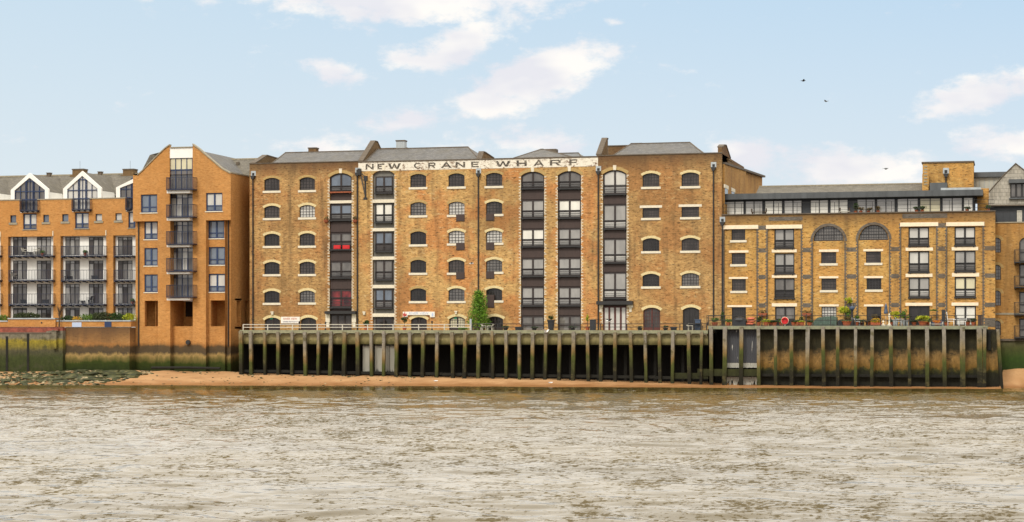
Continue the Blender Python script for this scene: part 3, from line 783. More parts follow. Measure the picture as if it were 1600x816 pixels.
# --- middle warehouse
wd_ = thing('warehouse', 'brick warehouse with NEW CRANE WHARF painted on its parapet', 'warehouse', ((XD0+XE0)/2, 0, ZD))
ops = []
cA = [(271.9, 292.6), (316, 336.6), (361.6, 382), (406, 426.4), (450.6, 470.6)]
cB = [(271, 291.7), (315.3, 335.7), (360.4, 380.4), (406, 426.2), (450.5, 470.4)]
cC = [(270.2, 290.8), (314.8, 334.6), (360, 379.4), (405.4, 424.8), (450.3, 469.6)]
gA = ['glass_dark', 'glass_mid', 'glass_black', 'glass_black', 'glass_black']; gB = ['glass_dark', 'glass_pale', 'glass_pale', 'glass_dark', 'glass_mid']; gC = ['glass_dark', 'glass_dark', 'glass_pale', 'glass_mid', 'glass_black']
def hatch(px0, px1, py0, py1, gl='brown_paint'):
    x0, x1, z0, z1 = rect(px0, px1, py0, py1, 0)
    q = MB(); q.box(x0, x1, -.06, .14, z0, z1); q.box(x0+.06, x1-.06, -.075, -.06, z0+.06, z1-.06)
    for k in range(1, 5): q.box(x0+(x1-x0)*k/5-.01, x0+(x1-x0)*k/5+.01, -.085, -.075, z0+.06, z1-.06)
    obj('hatch', q, M['brown_paint'], wd_)
for k, (r0, r1) in enumerate(cA):
    o = op(641, 665.8, r0, r1); ops.append(o); small_window(wd_, *o[:4], 0, .25, gA[k], arch=None)
    v = MB(); ringpoly(v, o[0], o[1], o[3]-.25, .25, .24, -.008, .1, ov=.03); obj('arch', v, M['voussoir_dull'], wd_, kind='stuff')
for k, (r0, r1) in enumerate(cB):
    o = op(700.6, 725.8, r0, r1); ops.append(o); hb = k in (1, 2, 3)
    small_window(wd_, *o[:4], 0, .25, gB[k], sx=(o[0]-.14, WX(712.8, 0)) if hb else None, arch='voussoir' if k > 1 else 'voussoir_dull', frame='frame_dark')
    if hb: hatch(713, 726, r1 - .6, (346, 391, 436.4)[k-1])
for k, (r0, r1) in enumerate(cC):
    o = op(759.3, 784.6, r0, r1); ops.append(o); hb = k in (1, 2, 3, 4)
    small_window(wd_, *o[:4], 0, .25, gC[k], sx=(WX(772.6, 0), o[1]+.14) if hb else None, arch='voussoir' if k else 'voussoir_dull')
    if hb: hatch(759.6, 772.4, (r1-.6) if k < 4 else 461, (345, 390.7, 435.6, 481)[k-1])
ops.append(arched_door(wd_, 642, 667, 495.6, ZD)); ops.append(arched_door(wd_, 701.7, 726.6, 494.6, ZD, gl='glass_cream')); ops.append(arched_door(wd_, 760, 786, 494.6, ZD))
ops.append(loading_bay(wd_, 582.3, 616.3, 265.8, 0, ZD,
    [(275.5, 301, 'glass_bluish', dict(i0=3.4, arched=False, low='glass_mid')), (318, 347, 'glass_white', dict(i0=3.4, low='glass_pale', frame='frame_dark')), (362.6, 392.5, 'glass_bluish', dict(i0=3.4, low='glass_dark')), (406.5, 436.6, 'glass_mid', dict(i0=3.4)),
     (452, 481, 'glass_bluish', dict(i0=3.4, low='glass_mid')), (496, 518, 'glass_black', dict(i0=3.4, ledge=False, rail=False, split=.2))],
    lintels=[(311.8, 317), (356.4, 361.4), (401, 406), (445.3, 450.5), (489.8, 495.2)], mat='grey_paint', key=True))
gg = ['glass_mid', 'glass_grey', 'glass_white', 'glass_pale', 'glass_grey', 'glass_mid']
ops.append(
    loading_bay(wd_, 814, 850.3, 268.2, 0, ZD,
    [(268.2, 294, 'glass_mid', {}), (312.5, 340.3, 'glass_grey', {}), (357.8, 384.8, 'glass_white', dict(low='glass_pale')), (403.6, 431.3, 'glass_grey', {}), (448.6, 477.3, 'glass_grey', {}), (494, 518, 'glass_mid', dict(ledge=False, rail=False, split=.4))],
    panels=[(297, 311.5), (343.5, 357), (387.8, 402.6), (434, 447.6), (480.3, 493)]))
ops.append(loading_bay(wd_, 871.5, 907.8, 267.3, 0, ZD,
    [(267.3, 294, 'glass_mid', {}), (312.2, 340, 'glass_white', dict(low='glass_pale')), (357, 384.4, 'glass_grey', {}), (403, 430.8, 'glass_grey', {}), (448.6, 477, 'glass_grey', {}), (493.6, 518, 'glass_mid', dict(ledge=False, rail=False, split=.4))],
    panels=[(297, 311.3), (343, 356.4), (387.2, 402), (433.6, 447.4), (480, 492.6)]))
mb = MB(); wall(mb, XD0, XE0-.003, .4, 21.03, 0, ops); shell(mb, XD0, XE0-.003, 16, .4, ZP-.1)
mb.face([(XD0, 0, 21.88), (XE0-.003, 0, 21.88), (XE0-.003, 0, ZP-.1), (XD0, 0, ZP-.1)])
obj('wall', mb, M['stock_brick_front'], wd_)
q = MB(); q.box(XD0, XE0-.003, -.02, .3, 21.03, 21.88); obj('painted_band', q, M['flaking_white'], wd_)
q = MB(); q.box(XD0-.02, XE0-.003, -.07, .4, ZP-.1, ZP+.02); obj('coping', q, M['coping_dark'], wd_)
# painted letters, a raised coat of paint on the band
def letter(ch, x0, x1, z0, z1):
    """strokes as polygons in a 0..1 box"""
    s, h = .26, .2
    w_ = x1 - x0; P_ = []
    r = lambda a, b, c, d: P_.append([(a, c), (b, c), (b, d), (a, d)])
    if ch == 'N': r(0, .2, 0, 1); r(.8, 1, 0, 1); P_.append([(.2, 1), (.2, .72), (.8, 0), (.8, .28)])
    elif ch == 'E': r(0, .22, 0, 1); r(.22, 1, 0, h); r(.22, .9, .42, .6); r(.22, 1, 1-h, 1)
    elif ch == 'W':
        P_ += [[(0, 1), (.17, 1), (.36, 0), (.2, 0)], [(.2, 0), (.36, 0), (.56, .9), (.44, .9)], [(.64, 0), (.8, 0), (.56, .9), (.44, .9)], [(.64, 0), (.8, 0), (1, 1), (.83, 1)]]
        P_[1] = [(.245, 0), (.36, 0), (.54, .86), (.46, 1)]; P_[2] = [(.64, 0), (.755, 0), (.54, 1), (.46, .86)]
    elif ch == 'H': r(0, .22, 0, 1); r(.78, 1, 0, 1); r(.22, .78, .41, .6)
    elif ch == 'A': P_ += [[(0, 0), (.2, 0), (.58, 1), (.42, 1)], [(.8, 0), (1, 0), (.58, 1), (.42, 1)]]; r(.26, .74, .22, .38)
    elif ch in 'RF':
        r(0, .22, 0, 1); r(.22, .85, 1-h, 1); r(.22, .8 if ch == 'R' else .75, .38, .56)
        if ch == 'R': r(.8, 1, .46, .9); P_.append([(.5, .38), (.72, .38), (1, 0), (.76, 0)])
    elif ch == 'C':
        n = 12
        for k in range(n):
            a, b = R(42 + 276*k/n), R(42 + 276*(k+1)/n); e = lambda t, rr: (.5 + .5*rr*math.cos(t), .5 + .5*(rr + (1-rr)*.3)*math.sin(t))
            P_.append([e(a, 1), e(b, 1), e(b, .62), e(a, .62)])
    mb = MB()
    for k, pl in enumerate(P_): mb.prism([(x0 + u*w_, z0 + v*(z1-z0)) for u, v in pl], -.034 - .0007*k, -.0195)
    return mb
LT = [('N', 571.5, 584), ('E', 590, 600.6), ('W', 606.5, 626.3), ('C', 646.8, 659.2), ('R', 669.3, 680.4), ('A', 689.2, 705.4), ('N', 712, 726.8), ('E', 736.4, 748.3),
      ('W', 774.2, 797.8), ('H', 807.3, 823), ('A', 833.6, 850), ('R', 859.2, 876.2), ('F', 889.8, 904.4)]
for ch, a, b in LT: obj('letter', letter(ch, WX(a, 0), WX(b, 0), 21.19, 21.74), M['flaking_black'], wd_)
rf, _ = roof(wd_, ((571, 253.5), (748, 249)), ((590, 234), (731.5, 229.5)), .6, 4.5)
chimney(rf, 618.8, 631.8, 219, 233.8, 4.6, 'zinc')
q = MB(); a, b, c, d = rect(592, 636, 231, 236, 5.2); q.box(a, b, 5.2, 5.6, c-.6, d); obj('brick_upstand', q, M['dark_brick'], wd_)
zr = WZ(589, 221, 4.2)
party_wall(wd_, XD0-.1, [(.36, 20.5), (.36, ZP+.05), (4.2, zr), (5.0, zr), (9, ZP), (9, 20.5)], .42)
party_wall(wd_, WX(742.5, 0), [(.36, 20.5), (.36, ZP-.3), (1.5, WZ(748, 238, 1.5)), (2.2, WZ(750, 238, 1.5)), (5.5, WZ(766, 248, 5.5)), (5.5, 20.5)], .42)
rf, _ = roof(wd_, ((800, 248), (895, 246)), ((844.5, 233.8), (849, 233.6)), .7, 4.8, name='hipped_roof')
q = MB(); a, b, c, d = rect(850, 868.6, 232.8, 240, 6.5); q.box(a, b, 6.5, 7.5, c-1.5, d); obj('roof_hatch', q, M['coping_dark'], wd_)
rf, _ = roof(wd_, ((866, 246), (908, 245)), ((868, 238), (904, 241.5)), 6.8, 9.5, 'lead', name='rear_roof')
downpipe(wd_, 558.4, 270, 0, ZD); downpipe(wd_, 747.4, 271, 0, ZD)
# wall crane on the left pier of the middle warehouse
cr = MB(); x = WX(571, -.6); xa = WX(562.5, -.1)
zt_, zb_ = WZ(571, 275, -.6), WZ(571, 311, -.6)
cr.tube([(x, -.6, zb_), (x, -.6, zt_)], .09, 8); cr.box(x-.14, x+.2, -.74, -.46, zt_-.5, zt_); cr.box(x-.16, x+.16, -.75, -.45, zb_-.1, zb_+.15)
jib = WZ(563, 269, -.3)
cr.tube([(xa, -.1, jib), (x, -.6, zb_+.2)], .05, 6); cr.tube([(xa, -.1, jib), (x, -.6, zt_-.1)], .04, 6)
for k in range(7):
    f = k/7; p_ = Vector((xa, -.1, jib)).lerp(Vector((x, -.6, zb_+.2)), f); q_ = Vector((x, -.6, zb_+.2)).lerp(Vector((x, -.6, zt_-.1)), 1-f)
    cr.tube([p_, q_], .018, 4)
cr.box(xa-.2, xa+.12, -.3, -.003, jib-.3, jib+.35)
obj('wall_crane', cr, M['black_metal'], wd_)
# --- right warehouse
we = thing('warehouse', 'brick warehouse right of the painted name band, tall end block with hipped slate roof', 'warehouse', ((XE0+XE1)/2, 0, ZD))
ops = []
for (a, b, rows, gls) in ((1004, 1030.2, [(270.7, 292, 1), (325, 340.6, 0), (372.3, 392.6, 1), (427.9, 447.7, 1)], ['glass_dark', 'glass_dark', 'glass_black', 'glass_black']),
                          (1064.9, 1092.2, [(269.5, 291, 1), (323.4, 339.4, 0), (371.8, 391.8, 1), (426.8, 447, 1)], ['glass_dark', 'glass_dark', 'glass_dark', 'glass_mid'])):
    for k, (r0, r1, ar_) in enumerate(rows):
        o = op(a, b, r0, r1, rise=.25 if ar_ else 0); ops.append(o)
        fr = small_window(we, *o[:4], 0, .25 if ar_ else 0, gls[k], arch='voussoir' if ar_ else None, nx=6)
        if not ar_:
            q = MB(); q.box(o[0]-.27, o[1]+.27, -.03, .15, o[3]+.003, o[3]+.24); obj('lintel', q, M['stone_white'], fr)
ops.append(arched_door(we, 1005, 1031.5, 480.8, ZD, mat='maroon_paint', gl='glass_dark')); ops.append(arched_door(we, 1066.8, 1092.6, 480.2, ZD, mat='frame_dark', gl='glass_black', leaves=3))
ops.append(loading_bay(we, 942, 979, 265.6, 0, ZD,
    [(265.6, 303, 'glass_pale', dict(split=.33, low='glass_grey')), (319.6, 357, 'glass_grey', dict(split=.3, low='glass_pale')), (373, 410, 'glass_grey', dict(split=.3, low='glass_pale')), (425.8, 465.6, 'glass_grey', dict(split=.3, low='glass_pale')),
     (479, 518, 'glass_pale', dict(split=.03, nx=4, rail=False, ledge=False, frame='maroon_paint', arched=False))], panels=[(305.5, 318.6), (359, 372), (412.3, 424.8), (467, 478.6)]))
x0, x1, z0, z1 = rect(933.5, 989.8, 470.6, 476.2, 0)
q = MB(); q.box(x0, x1, -.55, -.003, z0, z1); obj('door_canopy', q, M['black_metal'], we)
for px in (938.6, 985.2):
    q = MB(); x = WX(px, 0); q.box(x-.25, x+.25, -.12, .02, z0-.28, z0-.02); q.box(x-.12, x+.12, -.08, .02, z0-.7, z0-.28); obj('stone_bracket', q, M['stone_white'], we)
mb = MB(); wall(mb, XE0, XE1, .4, ZP, 0, ops); shell(mb, XE0, XE1, 16, .4, ZP); obj('wall', mb, M['stock_brick'], we)
q = MB(); q.box(XE0-.02, XE1+.02, -.06, .4, ZP, ZP+.1); obj('coping', q, M['coping_dark'], we)
zr = WZ(939, 217, 3.2)
party_wall(we, XE0-.25, [(.42, 20.5), (.42, ZP+.15), (3.2, zr), (3.9, zr), (3.9, 20.5)], .42)
party_wall(we, XE1-.42, [(.42, 20.5), (.42, ZP+.6), (1.6, WZ(1124, 227.5, 1.6)), (3.0, WZ(1124, 228, 3.0)), (6, ZP), (6, 20.5)], .42, 'stock_brick')
rf, _ = roof(we, ((958, 243), (1099, 240)), ((986, 226), (1078, 222)), .8, 4.6)
q = MB(); a, b, c, d = rect(950, 984, 227, 244, 6.5); q.box(a, b, 6.5, 9, c, d-.1); q.box(a-.05, b+.05, 6.45, 9.05, d-.1, d, 1); obj('stair_housing', q, [M['stock_brick'], M['coping_dark']], we)
q = MB(); a, b, c, d = rect(985, 1003, 223.4, 230, 5.2); q.box(a, b, 5.2, 6, c-1, d); obj('roof_vent', q, M['coping_dark'], we)
downpipe(we, 934.8, 267.6, 0, ZD); downpipe(we, 1114.8, 261.5, 0, ZD + 1.2)
# rear wing: a long lower wall running back from the right warehouse
wx = XE1 - .05; gz0 = WZ(1131, 257, YofX(1131, wx+.2)); yA, yB = .6, YofX(1191, wx)
zB = WZ(1191, 277.5, yB)
zA = WZ(1131, 257, yA+.2)
q = MB(); q.prism([(16.0, 4.5), (16.0, zA + (zB-zA)*(16-yA)/(yB-yA)), (yB, zB), (yB, 4.5)], wx-6, wx, 'x')
q.prism([(yA, 15.), (yA, zA), (16.0, zA + (zB-zA)*(16-yA)/(yB-yA)), (16.0, 15.)], wx+.002, wx+.25, 'x')
rw = obj('rear_wing', q, M['far_brick'], we)
q = MB(); q.prism([(yA, zA), (yB, zB), (yB, zB+.2), (yA, zA+.2)], wx-.3, wx+.35, 'x'); obj('coping', q, M['coping_dark'], rw)
q = MB(); q.box(wx-1.2, wx+.2, 3.5, 6.5, zA-.5, zA+.65); q.box(wx-1.25, wx+.25, 3.4, 6.6, zA+.65, zA+.8); obj('chimney', q, M['dark_brick'], rw)
for px, a, b in ((1132.5, 294.5, 304), (1143, 299, 305)):
    yy = YofX(px, wx+.25); z = WZ(px, 294 if px < 1140 else 299, yy)
    q = MB(); q.box(wx+.2, wx+.26, yy, yy+2.0, z-1.5, z); fr = obj('window', q, M['glass_black'], rw)
    q = MB(); q.box(wx+.2, wx+.3, yy-.3, yy+2.3, z+.003, z+.35); obj('lintel', q, M['stone_white'], fr)

# ------------------------------------------------------------------ the long timber wharf
YP = -4.6                                   # front face of the piles
XL = WX(374, YP)
XM = WX(1106, YP); XR = WX(1538, YP)
lw = thing('timber_wharf', 'long timber wharf on weathered piles below the brick warehouses', 'wharf', ((XL+XM)/2, -2.3, 1.))
q = MB(); q.box(XL, XM, YP+.3, -.003, ZD-.28, ZD-.02); obj('deck', q, M['deck_concrete'], lw)
def timbers(parent, xa, xb, y0, y1, z0, z1, name='edge_beam', step=4.6):
    x = xa
    while x < xb - .5:
        e = min(x + step + random.uniform(-.6, .6), xb)
        q = MB(); j = random.uniform(-.02, .02); q.box(x+.006, e-.006, y0+j, y1, z0+j*.5, z1+j*.5); obj(name, q, M['beam_wood'], parent); x = e
timbers(lw, XL, XM, YP+.02, YP+.34, ZD-.30, ZD)
# recessed concrete panels and the piles
PL = [392, 413.7, 434.7, 456.8, 476.5, 497.8, 517.5, 538.5, 558.7, 580, 599.8, 619.9, 640.4, 661.6, 683.5, 706.4, 727.2, 748, 769, 791, 811.4, 832.5, 853.2, 874.8, 896.4, 918, 939.5, 961, 985.2, 1008, 1030, 1051.6, 1075.8, 1096.6]
PRt = [1111, 1133, 1158.5, 1185, 1212, 1236.7, 1262.3, 1285.8, 1309, 1337, 1363, 1391.8, 1420, 1448.4, 1474.8, 1503.7, 1530]
def pile(parent, px, top, wdt=.34, lean=0.):
    x = WX(px, YP); zw = float(np.interp(x, prx, prz)) - .5
    q = MB(); a = wdt/2; n = 6; y0 = YP - .02
    for k in range(n + 1):
        f = k / n; z = zw + (top - .03 - zw)*f; j = random.uniform(-.012, .012); s = a*(1.0 - .06*f) + random.uniform(-.012, .012); xx = x + j + lean*(1-f)
        q.v += [(xx-s, y0-.16, z), (xx+s, y0-.16, z), (xx+s, y0+.2, z), (xx-s, y0+.2, z)]
        if k:
            b = (k-1)*4
            for e in range(4): q.f.append((b+e, b+(e+1) % 4, b+4+(e+1) % 4, b+4+e)); q.m.append(0)
    q.f.append((n*4, n*4+1, n*4+2, n*4+3)); q.m.append(0)
    p_ = obj('pile', q, M['pile_wood'], parent)
    return p_
for px in [376.5] + PL: pile(lw, px, ZD - random.uniform(.05, .16), .29 + random.uniform(-.05, .08), random.uniform(-.13, .13))
pp = [376.5] + PL + [1106]
for a, b in zip(pp, pp[1:]):
    x0, x1 = WX(a, YP), WX(b, YP); q = MB(); zz = ZD - .42
    q.box(x0+.03, x1-.03, YP+.42, YP+.6, 3.83, zz+.08); obj('concrete_panel', q, M['deck_concrete'], lw)
    # knee braces under the edge beam
    xm = x0 + .17; q = MB(); q.prism([(xm-.05, zz+.11), (xm-.05, zz-.12), (xm+.2, zz+.11)], YP+.05, YP+.2); obj('knee_brace', q, M['pile_wood'], lw); q = MB(); q.prism([(x1-.12, zz+.11), (x1-.34, zz+.11), (x1-.12, zz-.12)], YP+.05, YP+.2)
    obj('knee_brace', q, M['pile_wood'], lw)
x = XL                                       # low waling timbers
zwl = [float(np.interp(WX(p_, YP), prx, prz)) for p_ in (376, 1110)]
while x < XM - .5:
    e = min(x + 5.2, XM); f = (x - XL)/(XM - XL)
    zc = 1.02 - .42*f
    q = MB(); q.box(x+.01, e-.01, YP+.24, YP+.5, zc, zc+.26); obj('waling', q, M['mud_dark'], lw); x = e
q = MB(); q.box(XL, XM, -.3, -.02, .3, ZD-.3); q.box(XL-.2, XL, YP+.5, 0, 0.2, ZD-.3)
obj('undercroft_wall', q, M['undercroft_shade'], lw)
q = MB(); q.box(XL, XM, YP+.62, -.31, 3.7, 3.75); obj('soffit', q, M['undercroft_shade'], lw)
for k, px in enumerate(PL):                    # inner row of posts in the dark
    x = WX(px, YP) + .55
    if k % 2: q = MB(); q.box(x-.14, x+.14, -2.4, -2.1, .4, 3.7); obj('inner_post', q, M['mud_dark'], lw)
# corrugated sheets hung behind the piles
def sheet(px0, px1, py0, py1, Y, mat, ragged=True):
    x0, x1, z0, z1 = rect(px0, px1, py0, py1, Y); n = 16; q = MB()
    tops, bots = [], []
    for k in range(n + 1):
        x = x0 + (x1-x0)*k/n; yy = Y + (.05 if k % 2 else 0)
        zb = z0 + (random.choice([0, 0, .08, .2, .45]) if ragged else random.uniform(0, .04))
        tops.append((x, yy, z1)); bots.append((x, yy, zb))
    for k in range(n): q.face([bots[k], bots[k+1], tops[k+1], tops[k]]); q.face([(a, b+.012, c) for a, b, c in (tops[k], tops[k+1], bots[k+1], bots[k])])
    return obj('corrugated_sheet', q, M[mat], lw if px0 < 1110 else rwf)
for a, b in ((566.8, 577.3), (585.8, 597.6), (602, 608.5), (609.2, 616.5)): sheet(a, b, 538.5, 583.5, YP+.75, 'sheet_white', a > 580)

# ------------------------------------------------------------------ the right wharf
tidal('old_timber', [(0, '1a1a0e'), (1.5, '2e3014'), (3, '4a4a28'), (5, '5a563c')], (2., .6), .6, .4)
rwf = thing('timber_wharf', 'shorter timber wharf over a stained brick wall, below the terrace with pot plants', 'wharf', ((XM+XR)/2, -2.3, 1.))
q = MB(); q.box(XM+.01, XR+.2, YP+.3, -.003, ZF-.28, ZF-.02); obj('deck', q, M['deck_concrete'], rwf)
timbers(rwf, XM+.02, XR+.3, YP+.02, YP+.34, ZF-.30, ZF)
for px in PRt: pile(rwf, px, ZF - random.uniform(.03, .1), .31 + random.uniform(-.05, .07) if px < 1500 else .48, random.uniform(-.12, .12))
pile(rwf, 1538.5, ZF-.05, .3)
q = MB(); q.box(WX(1185, -3.6), XR+.35, -3.6, -.31, -.3, ZF-.3)
obj('wall', q, M['wharf_wall'], rwf)
q = MB(); q.box(WX(1106, -.3), WX(1186, -.3), -.3, -.02, -.2, ZF-.3); obj('undercroft_wall', q, M['undercroft_shade'], rwf)
for (a, b) in ((1133, 1158.5), (1158.5, 1185)):
    sheet(a+1.8, b-1.6, 514, 567, YP+.7, 'sheet_grey', False); sheet(a+1.8, b-1.6, 567.2, 575, YP+.68, 'sheet_white', False); sheet(a+2.2, b-2, 589, 602, YP+.72, 'sheet_white', True)
q = MB(); q.box(XM-1.0, WX(1185, YP), YP+.16, YP+.5, WZ(1150, 588, YP), WZ(1150, 577, YP)); obj('waling', q, M['old_timber'], rwf)
q = MB(); q.box(WX(1052, YP), WX(1106, YP), YP+.22, YP+.55, WZ(1080, 592, YP), WZ(1080, 583, YP)); obj('waling', q, M['old_timber'], lw)
pxs = PRt[3:]
for a, b in zip(pxs, pxs[1:]):
    x0, x1 = WX(a, YP), WX(b, YP); q = MB(); zc = .95; q.box(x0+.17, x1-.17, YP+.55, YP+.8, zc, zc+.22); obj('waling', q, M['mud_dark'], rwf)
# end pier and raking pile
q = MB(); x0, x1 = WX(1542, -3.4), WX(1561, -3.4)
q.prism([(x0, -.3), (x1+.25, -.3), (x1, 5.2), (x0, 5.2)], -3.4, 2.); obj('end_pier', q, M['wharf_wall'], rwf)
q = MB(); q.tube([(WX(1563, -4)+.1, -4., -.2), (WX(1559, -3.6), -3.6, 5.3)], [.2, .15], 8); obj('raking_pile', q, M['pile_wood'], rwf)
q = MB(); q.box(WX(1543, -3.6), WX(1548, -3.6), -3.75, -3.45, 3.4, 5.3); obj('fender', q, M['mud_dark'], rwf)

# ------------------------------------------------------------------ right building with penthouse
XF0, XF1 = XE1 + .003, WX(1555, 0); ZFP = 16.1
wf = thing('apartment_building', 'four storey yellow brick riverside building with two lunette windows and a glazed rooftop storey', 'building', ((XF0+XF1)/2, 0, ZF))
PNL = [(1131.8, 1182, 353), (1199.5, 1251, 352.5), (1270, 1319.5, 353.4), (1341, 1389, 351.4), (1408, 1462.6, 349), (1480, 1535, 348.4)]
ops, inner = [], []
for k, (a, b, py) in enumerate(PNL):
    x0, x1, zt = WX(a, 0), WX(b, 0), WZ((a+b)/2, py, 0)
    rise = (x1-x0)/2 - .02 if k in (2, 3) else 0
    ops.append((x0, x1, ZF-.3, zt, rise))
mb = MB(); wall(mb, XF0, XF1, ZF-.3, ZFP, 0, ops, depth=.12); shell(mb, XF0, XF1, 15, ZF-.3, ZFP)
obj('wall', mb, M['right_brick'], wf)
q = MB(); q.box(XF0, XF1, .0, 15, -.3, ZF-.303); obj('basement_wall', q, M['wharf_wall'], wf)
q = MB(); q.box(XF0, XF1+.05, -.1, .4, ZFP, ZFP+.1); obj('coping', q, M['coping_dark'], wf)
YI = .12                                      # recessed panel plane
def opi(a, b, c, d): x0, x1, z0, z1 = rect(a, b, c, d, YI); return (x0, x1, z0, z1, 0)
def lint(a, b, c, d, Y, par, pr=.05):
    x0, x1, z0, z1 = rect(a, b, c, d, Y); q = MB(); q.box(x0, x1, Y-pr, Y+.2, z0, z1); obj('lintel', q, M['lintel_cream'], par)
small = {0: [(1143, 1164.4, 358.3, 375.4, 'glass_dark'), (1143.2, 1164.8, 395.8, 413, 'glass_dark'), (1143.4, 1165.3, 436.4, 454.5, 'glass_dark')],
         2: [(1283, 1306.6, 394.3, 411.6, 'glass_dark'), (1283.4, 1306.8, 435.6, 453.4, 'glass_dark'), (1283.6, 1307, 479.5, 500, 'glass_pale')],
         3: [(1353, 1376.5, 393.3, 410.8, 'glass_dark'), (1354, 1377, 435, 452.6, 'glass_black')]}
lsm = {0: [(1139, 1169.6, 391.4, 395), (1139, 1168.8, 433, 436), (1136.4, 1175, 477, 480)], 2: [(1279.6, 1310.5, 390, 393.8), (1280, 1310, 431.8, 435), (1280, 1310.5, 475.8, 479)],
       3: [(1349, 1380, 389.4, 392.8), (1350, 1380, 431.6, 434.8), (1350, 1380.5, 475.8, 479)]}
big = {1: [(1209.8, 1241, 357.8, 387, 'glass_grey', 'glass_mid'), (1210, 1241.3, 395.8, 427, 'glass_grey', 'glass_mid'), (1210, 1241.6, 435, 465.5, 'glass_mid', 'glass_black')],
       4: [(1419.4, 1451.7, 355, 383.5, 'glass_pale', 'glass_mid'), (1419.6, 1452, 392.6, 424.6, 'glass_pale', 'glass_mid'), (1419.6, 1452.5, 433.7, 464.5, 'glass_grey', 'glass_pale')],
       5: [(1491.4, 1524, 354.6, 383, 'glass_pale', 'glass_mid'), (1491.5, 1524.4, 391.9, 423.6, 'glass_grey', 'glass_mid'), (1491.6, 1524.8, 433, 464, 'glass_cream', 'glass_pale')]}
lbg = {1: [(1206, 1245, 390, 394.5), (1206, 1245.3, 429.7, 434.2), (1206, 1245.4, 474, 479)], 4: [(1415, 1457.8, 387, 392), (1415, 1457, 427.8, 433), (1414.8, 1456.8, 473.2, 478)],
       5: [(1487, 1528.4, 386, 391.4), (1487.5, 1530, 426.4, 432.4), (1486.8, 1528.8, 472.8, 477.8)]}
for k, (a, b, py) in enumerate(PNL):
    x0, x1, _, zt, rise = ops[k]; io = []
    for wdt in small.get(k, []):
        o = opi(*wdt[:4]); io.append(o)
        small_window(wf, *o[:4], YI, 0, wdt[4], nx=5, nz=4, arch=None)
    for wdt in big.get(k, []):
        o = opi(*wdt[:4]); io.append(o); wide_window(wf, *o[:4], YI, 0, wdt[4], low=wdt[5], split=.36, frame='frame_dark')
    for l in lsm.get(k, []) + lbg.get(k, []): lint(*l, YI, wf)
    # ground floor doors
    if k in (0, 3):
        o = opi(*((1143.4, 1165.5, 480.3, 509) if k == 0 else (1354, 1377, 479.2, 509))); io.append(o)
        small_window(wf, *o[:4], YI, 0, 'glass_black', nx=6 if k == 0 else 2, nz=6 if k == 0 else 1, arch=None, sill=False, name='door', bars=True)
    if k in (1, 4, 5):
        o = opi(*{1: (1211, 1242.5, 479.3, 509.5), 4: (1420, 1452.6, 478.4, 509), 5: (1491.8, 1525, 478, 509)}[k]); io.append(o)
        wide_window(wf, *o[:4], YI, 0, {1: 'glass_mid', 4: 'glass_black', 5: 'glass_white'}[k], low={1: 'glass_black', 4: 'glass_black', 5: 'glass_pale'}[k], split=.35, ledge=False, rail=False, name='door', frame='frame_dark')
    if rise:      # lunette
        pyb = 376.7 if k == 2 else 375.4; zb = WZ((a+b)/2, pyb, YI)
        lx0, lx1 = x0 + .07, x1 - .07; r = (lx1-lx0)/2; zc = zt - rise
        top = zb + .02 + r
        o = (lx0, lx1, zb, zb + .1 + r*.985, r*.985); io.append(o)
        g = MB(); yb = YI + .12
        ar = arc(lx0, lx1, o[3]-o[4], o[4], 20); cxx, czz = (lx0+lx1)/2, o[3]-o[4]
        ai = [(cxx + (x-cxx)*.955, czz + (z-czz)*.955) for x, z in ar]
        for i in range(20): g.prism([ai[i], ai[i+1], ar[i+1], ar[i]], yb-.06, yb+.06)
        g.box(lx0, lx1, yb-.05, yb+.06, zb, zb+.09)
        fr = obj('lunette_window', g, M['frame_dark'], wf)
        g = MB(); g.face([(lx0, yb+.03, zb), (lx1, yb+.03, zb)] + [(x, yb+.03, z) for x, z in reversed(ar)]); obj('pane', g, M['glass_mid'], fr)
        g = MB(); R_ = r*.955
        for i in range(-5, 6):
            xx = cxx + R_*i/5.6; hh = czz + math.sqrt(max(0, R_*R_ - (xx-cxx)**2)); t_ = .035 if abs(i) in (2,) else .014
            g.box(xx-t_, xx+t_, yb-.02-(.02 if t_ > .03 else 0), yb+.02, zb+.08, hh)
        for i in range(1, 5):
            zz = zb + (R_)*i/4.6; hw = math.sqrt(max(0, R_*R_ - (zz-czz)**2)); t_ = .03 if i == 2 else .014
            g.box(cxx-hw, cxx+hw, yb-.018-(.02 if t_ > .02 else 0), yb+.018, zz-t_, zz+t_)
        obj('glazing_bars', g, M['frame_dark'], fr)
        v = MB(); ringpoly(v, x0, x1, zt-rise, rise, .24, -.02, .1, n=22); obj('arch', v, M['grey_brick'], fr, kind='stuff')
    pm = MB(); wall(pm, x0-.01, x1+.01, ZF-.3, zt+.01, YI, [q_ if q_[4] == 0 or True else q_ for q_ in io], depth=.18)
    obj('infill_panel', pm, M['right_brick'], wf)
    # grey brick edges and floor bands
    for (xe, dr) in ((x0, -1), (x1, 1)):
        q = MB(); z = ZF - .25; i = 0; zl = zt - rise
        while z < zl - .1:
            wd = .13 if i % 2 else .21; q.box(xe, xe + dr*wd, -.012, .1, z+.004, z+.146); z += .15; i += 1
        obj('quoins', q, M['grey_brick'], wf, kind='stuff')
xs_ = [(WX(1182, 0)+.2, WX(1199.5, 0)-.2), (WX(1251, 0)+.2, WX(1270, 0)-.2), (WX(1319.5, 0)+.2, WX(1341, 0)-.2), (WX(1389, 0)+.2, WX(1408, 0)-.2), (WX(1462.6, 0)+.2, WX(1480, 0)-.2), (WX(1535, 0)+.2, XF1)]
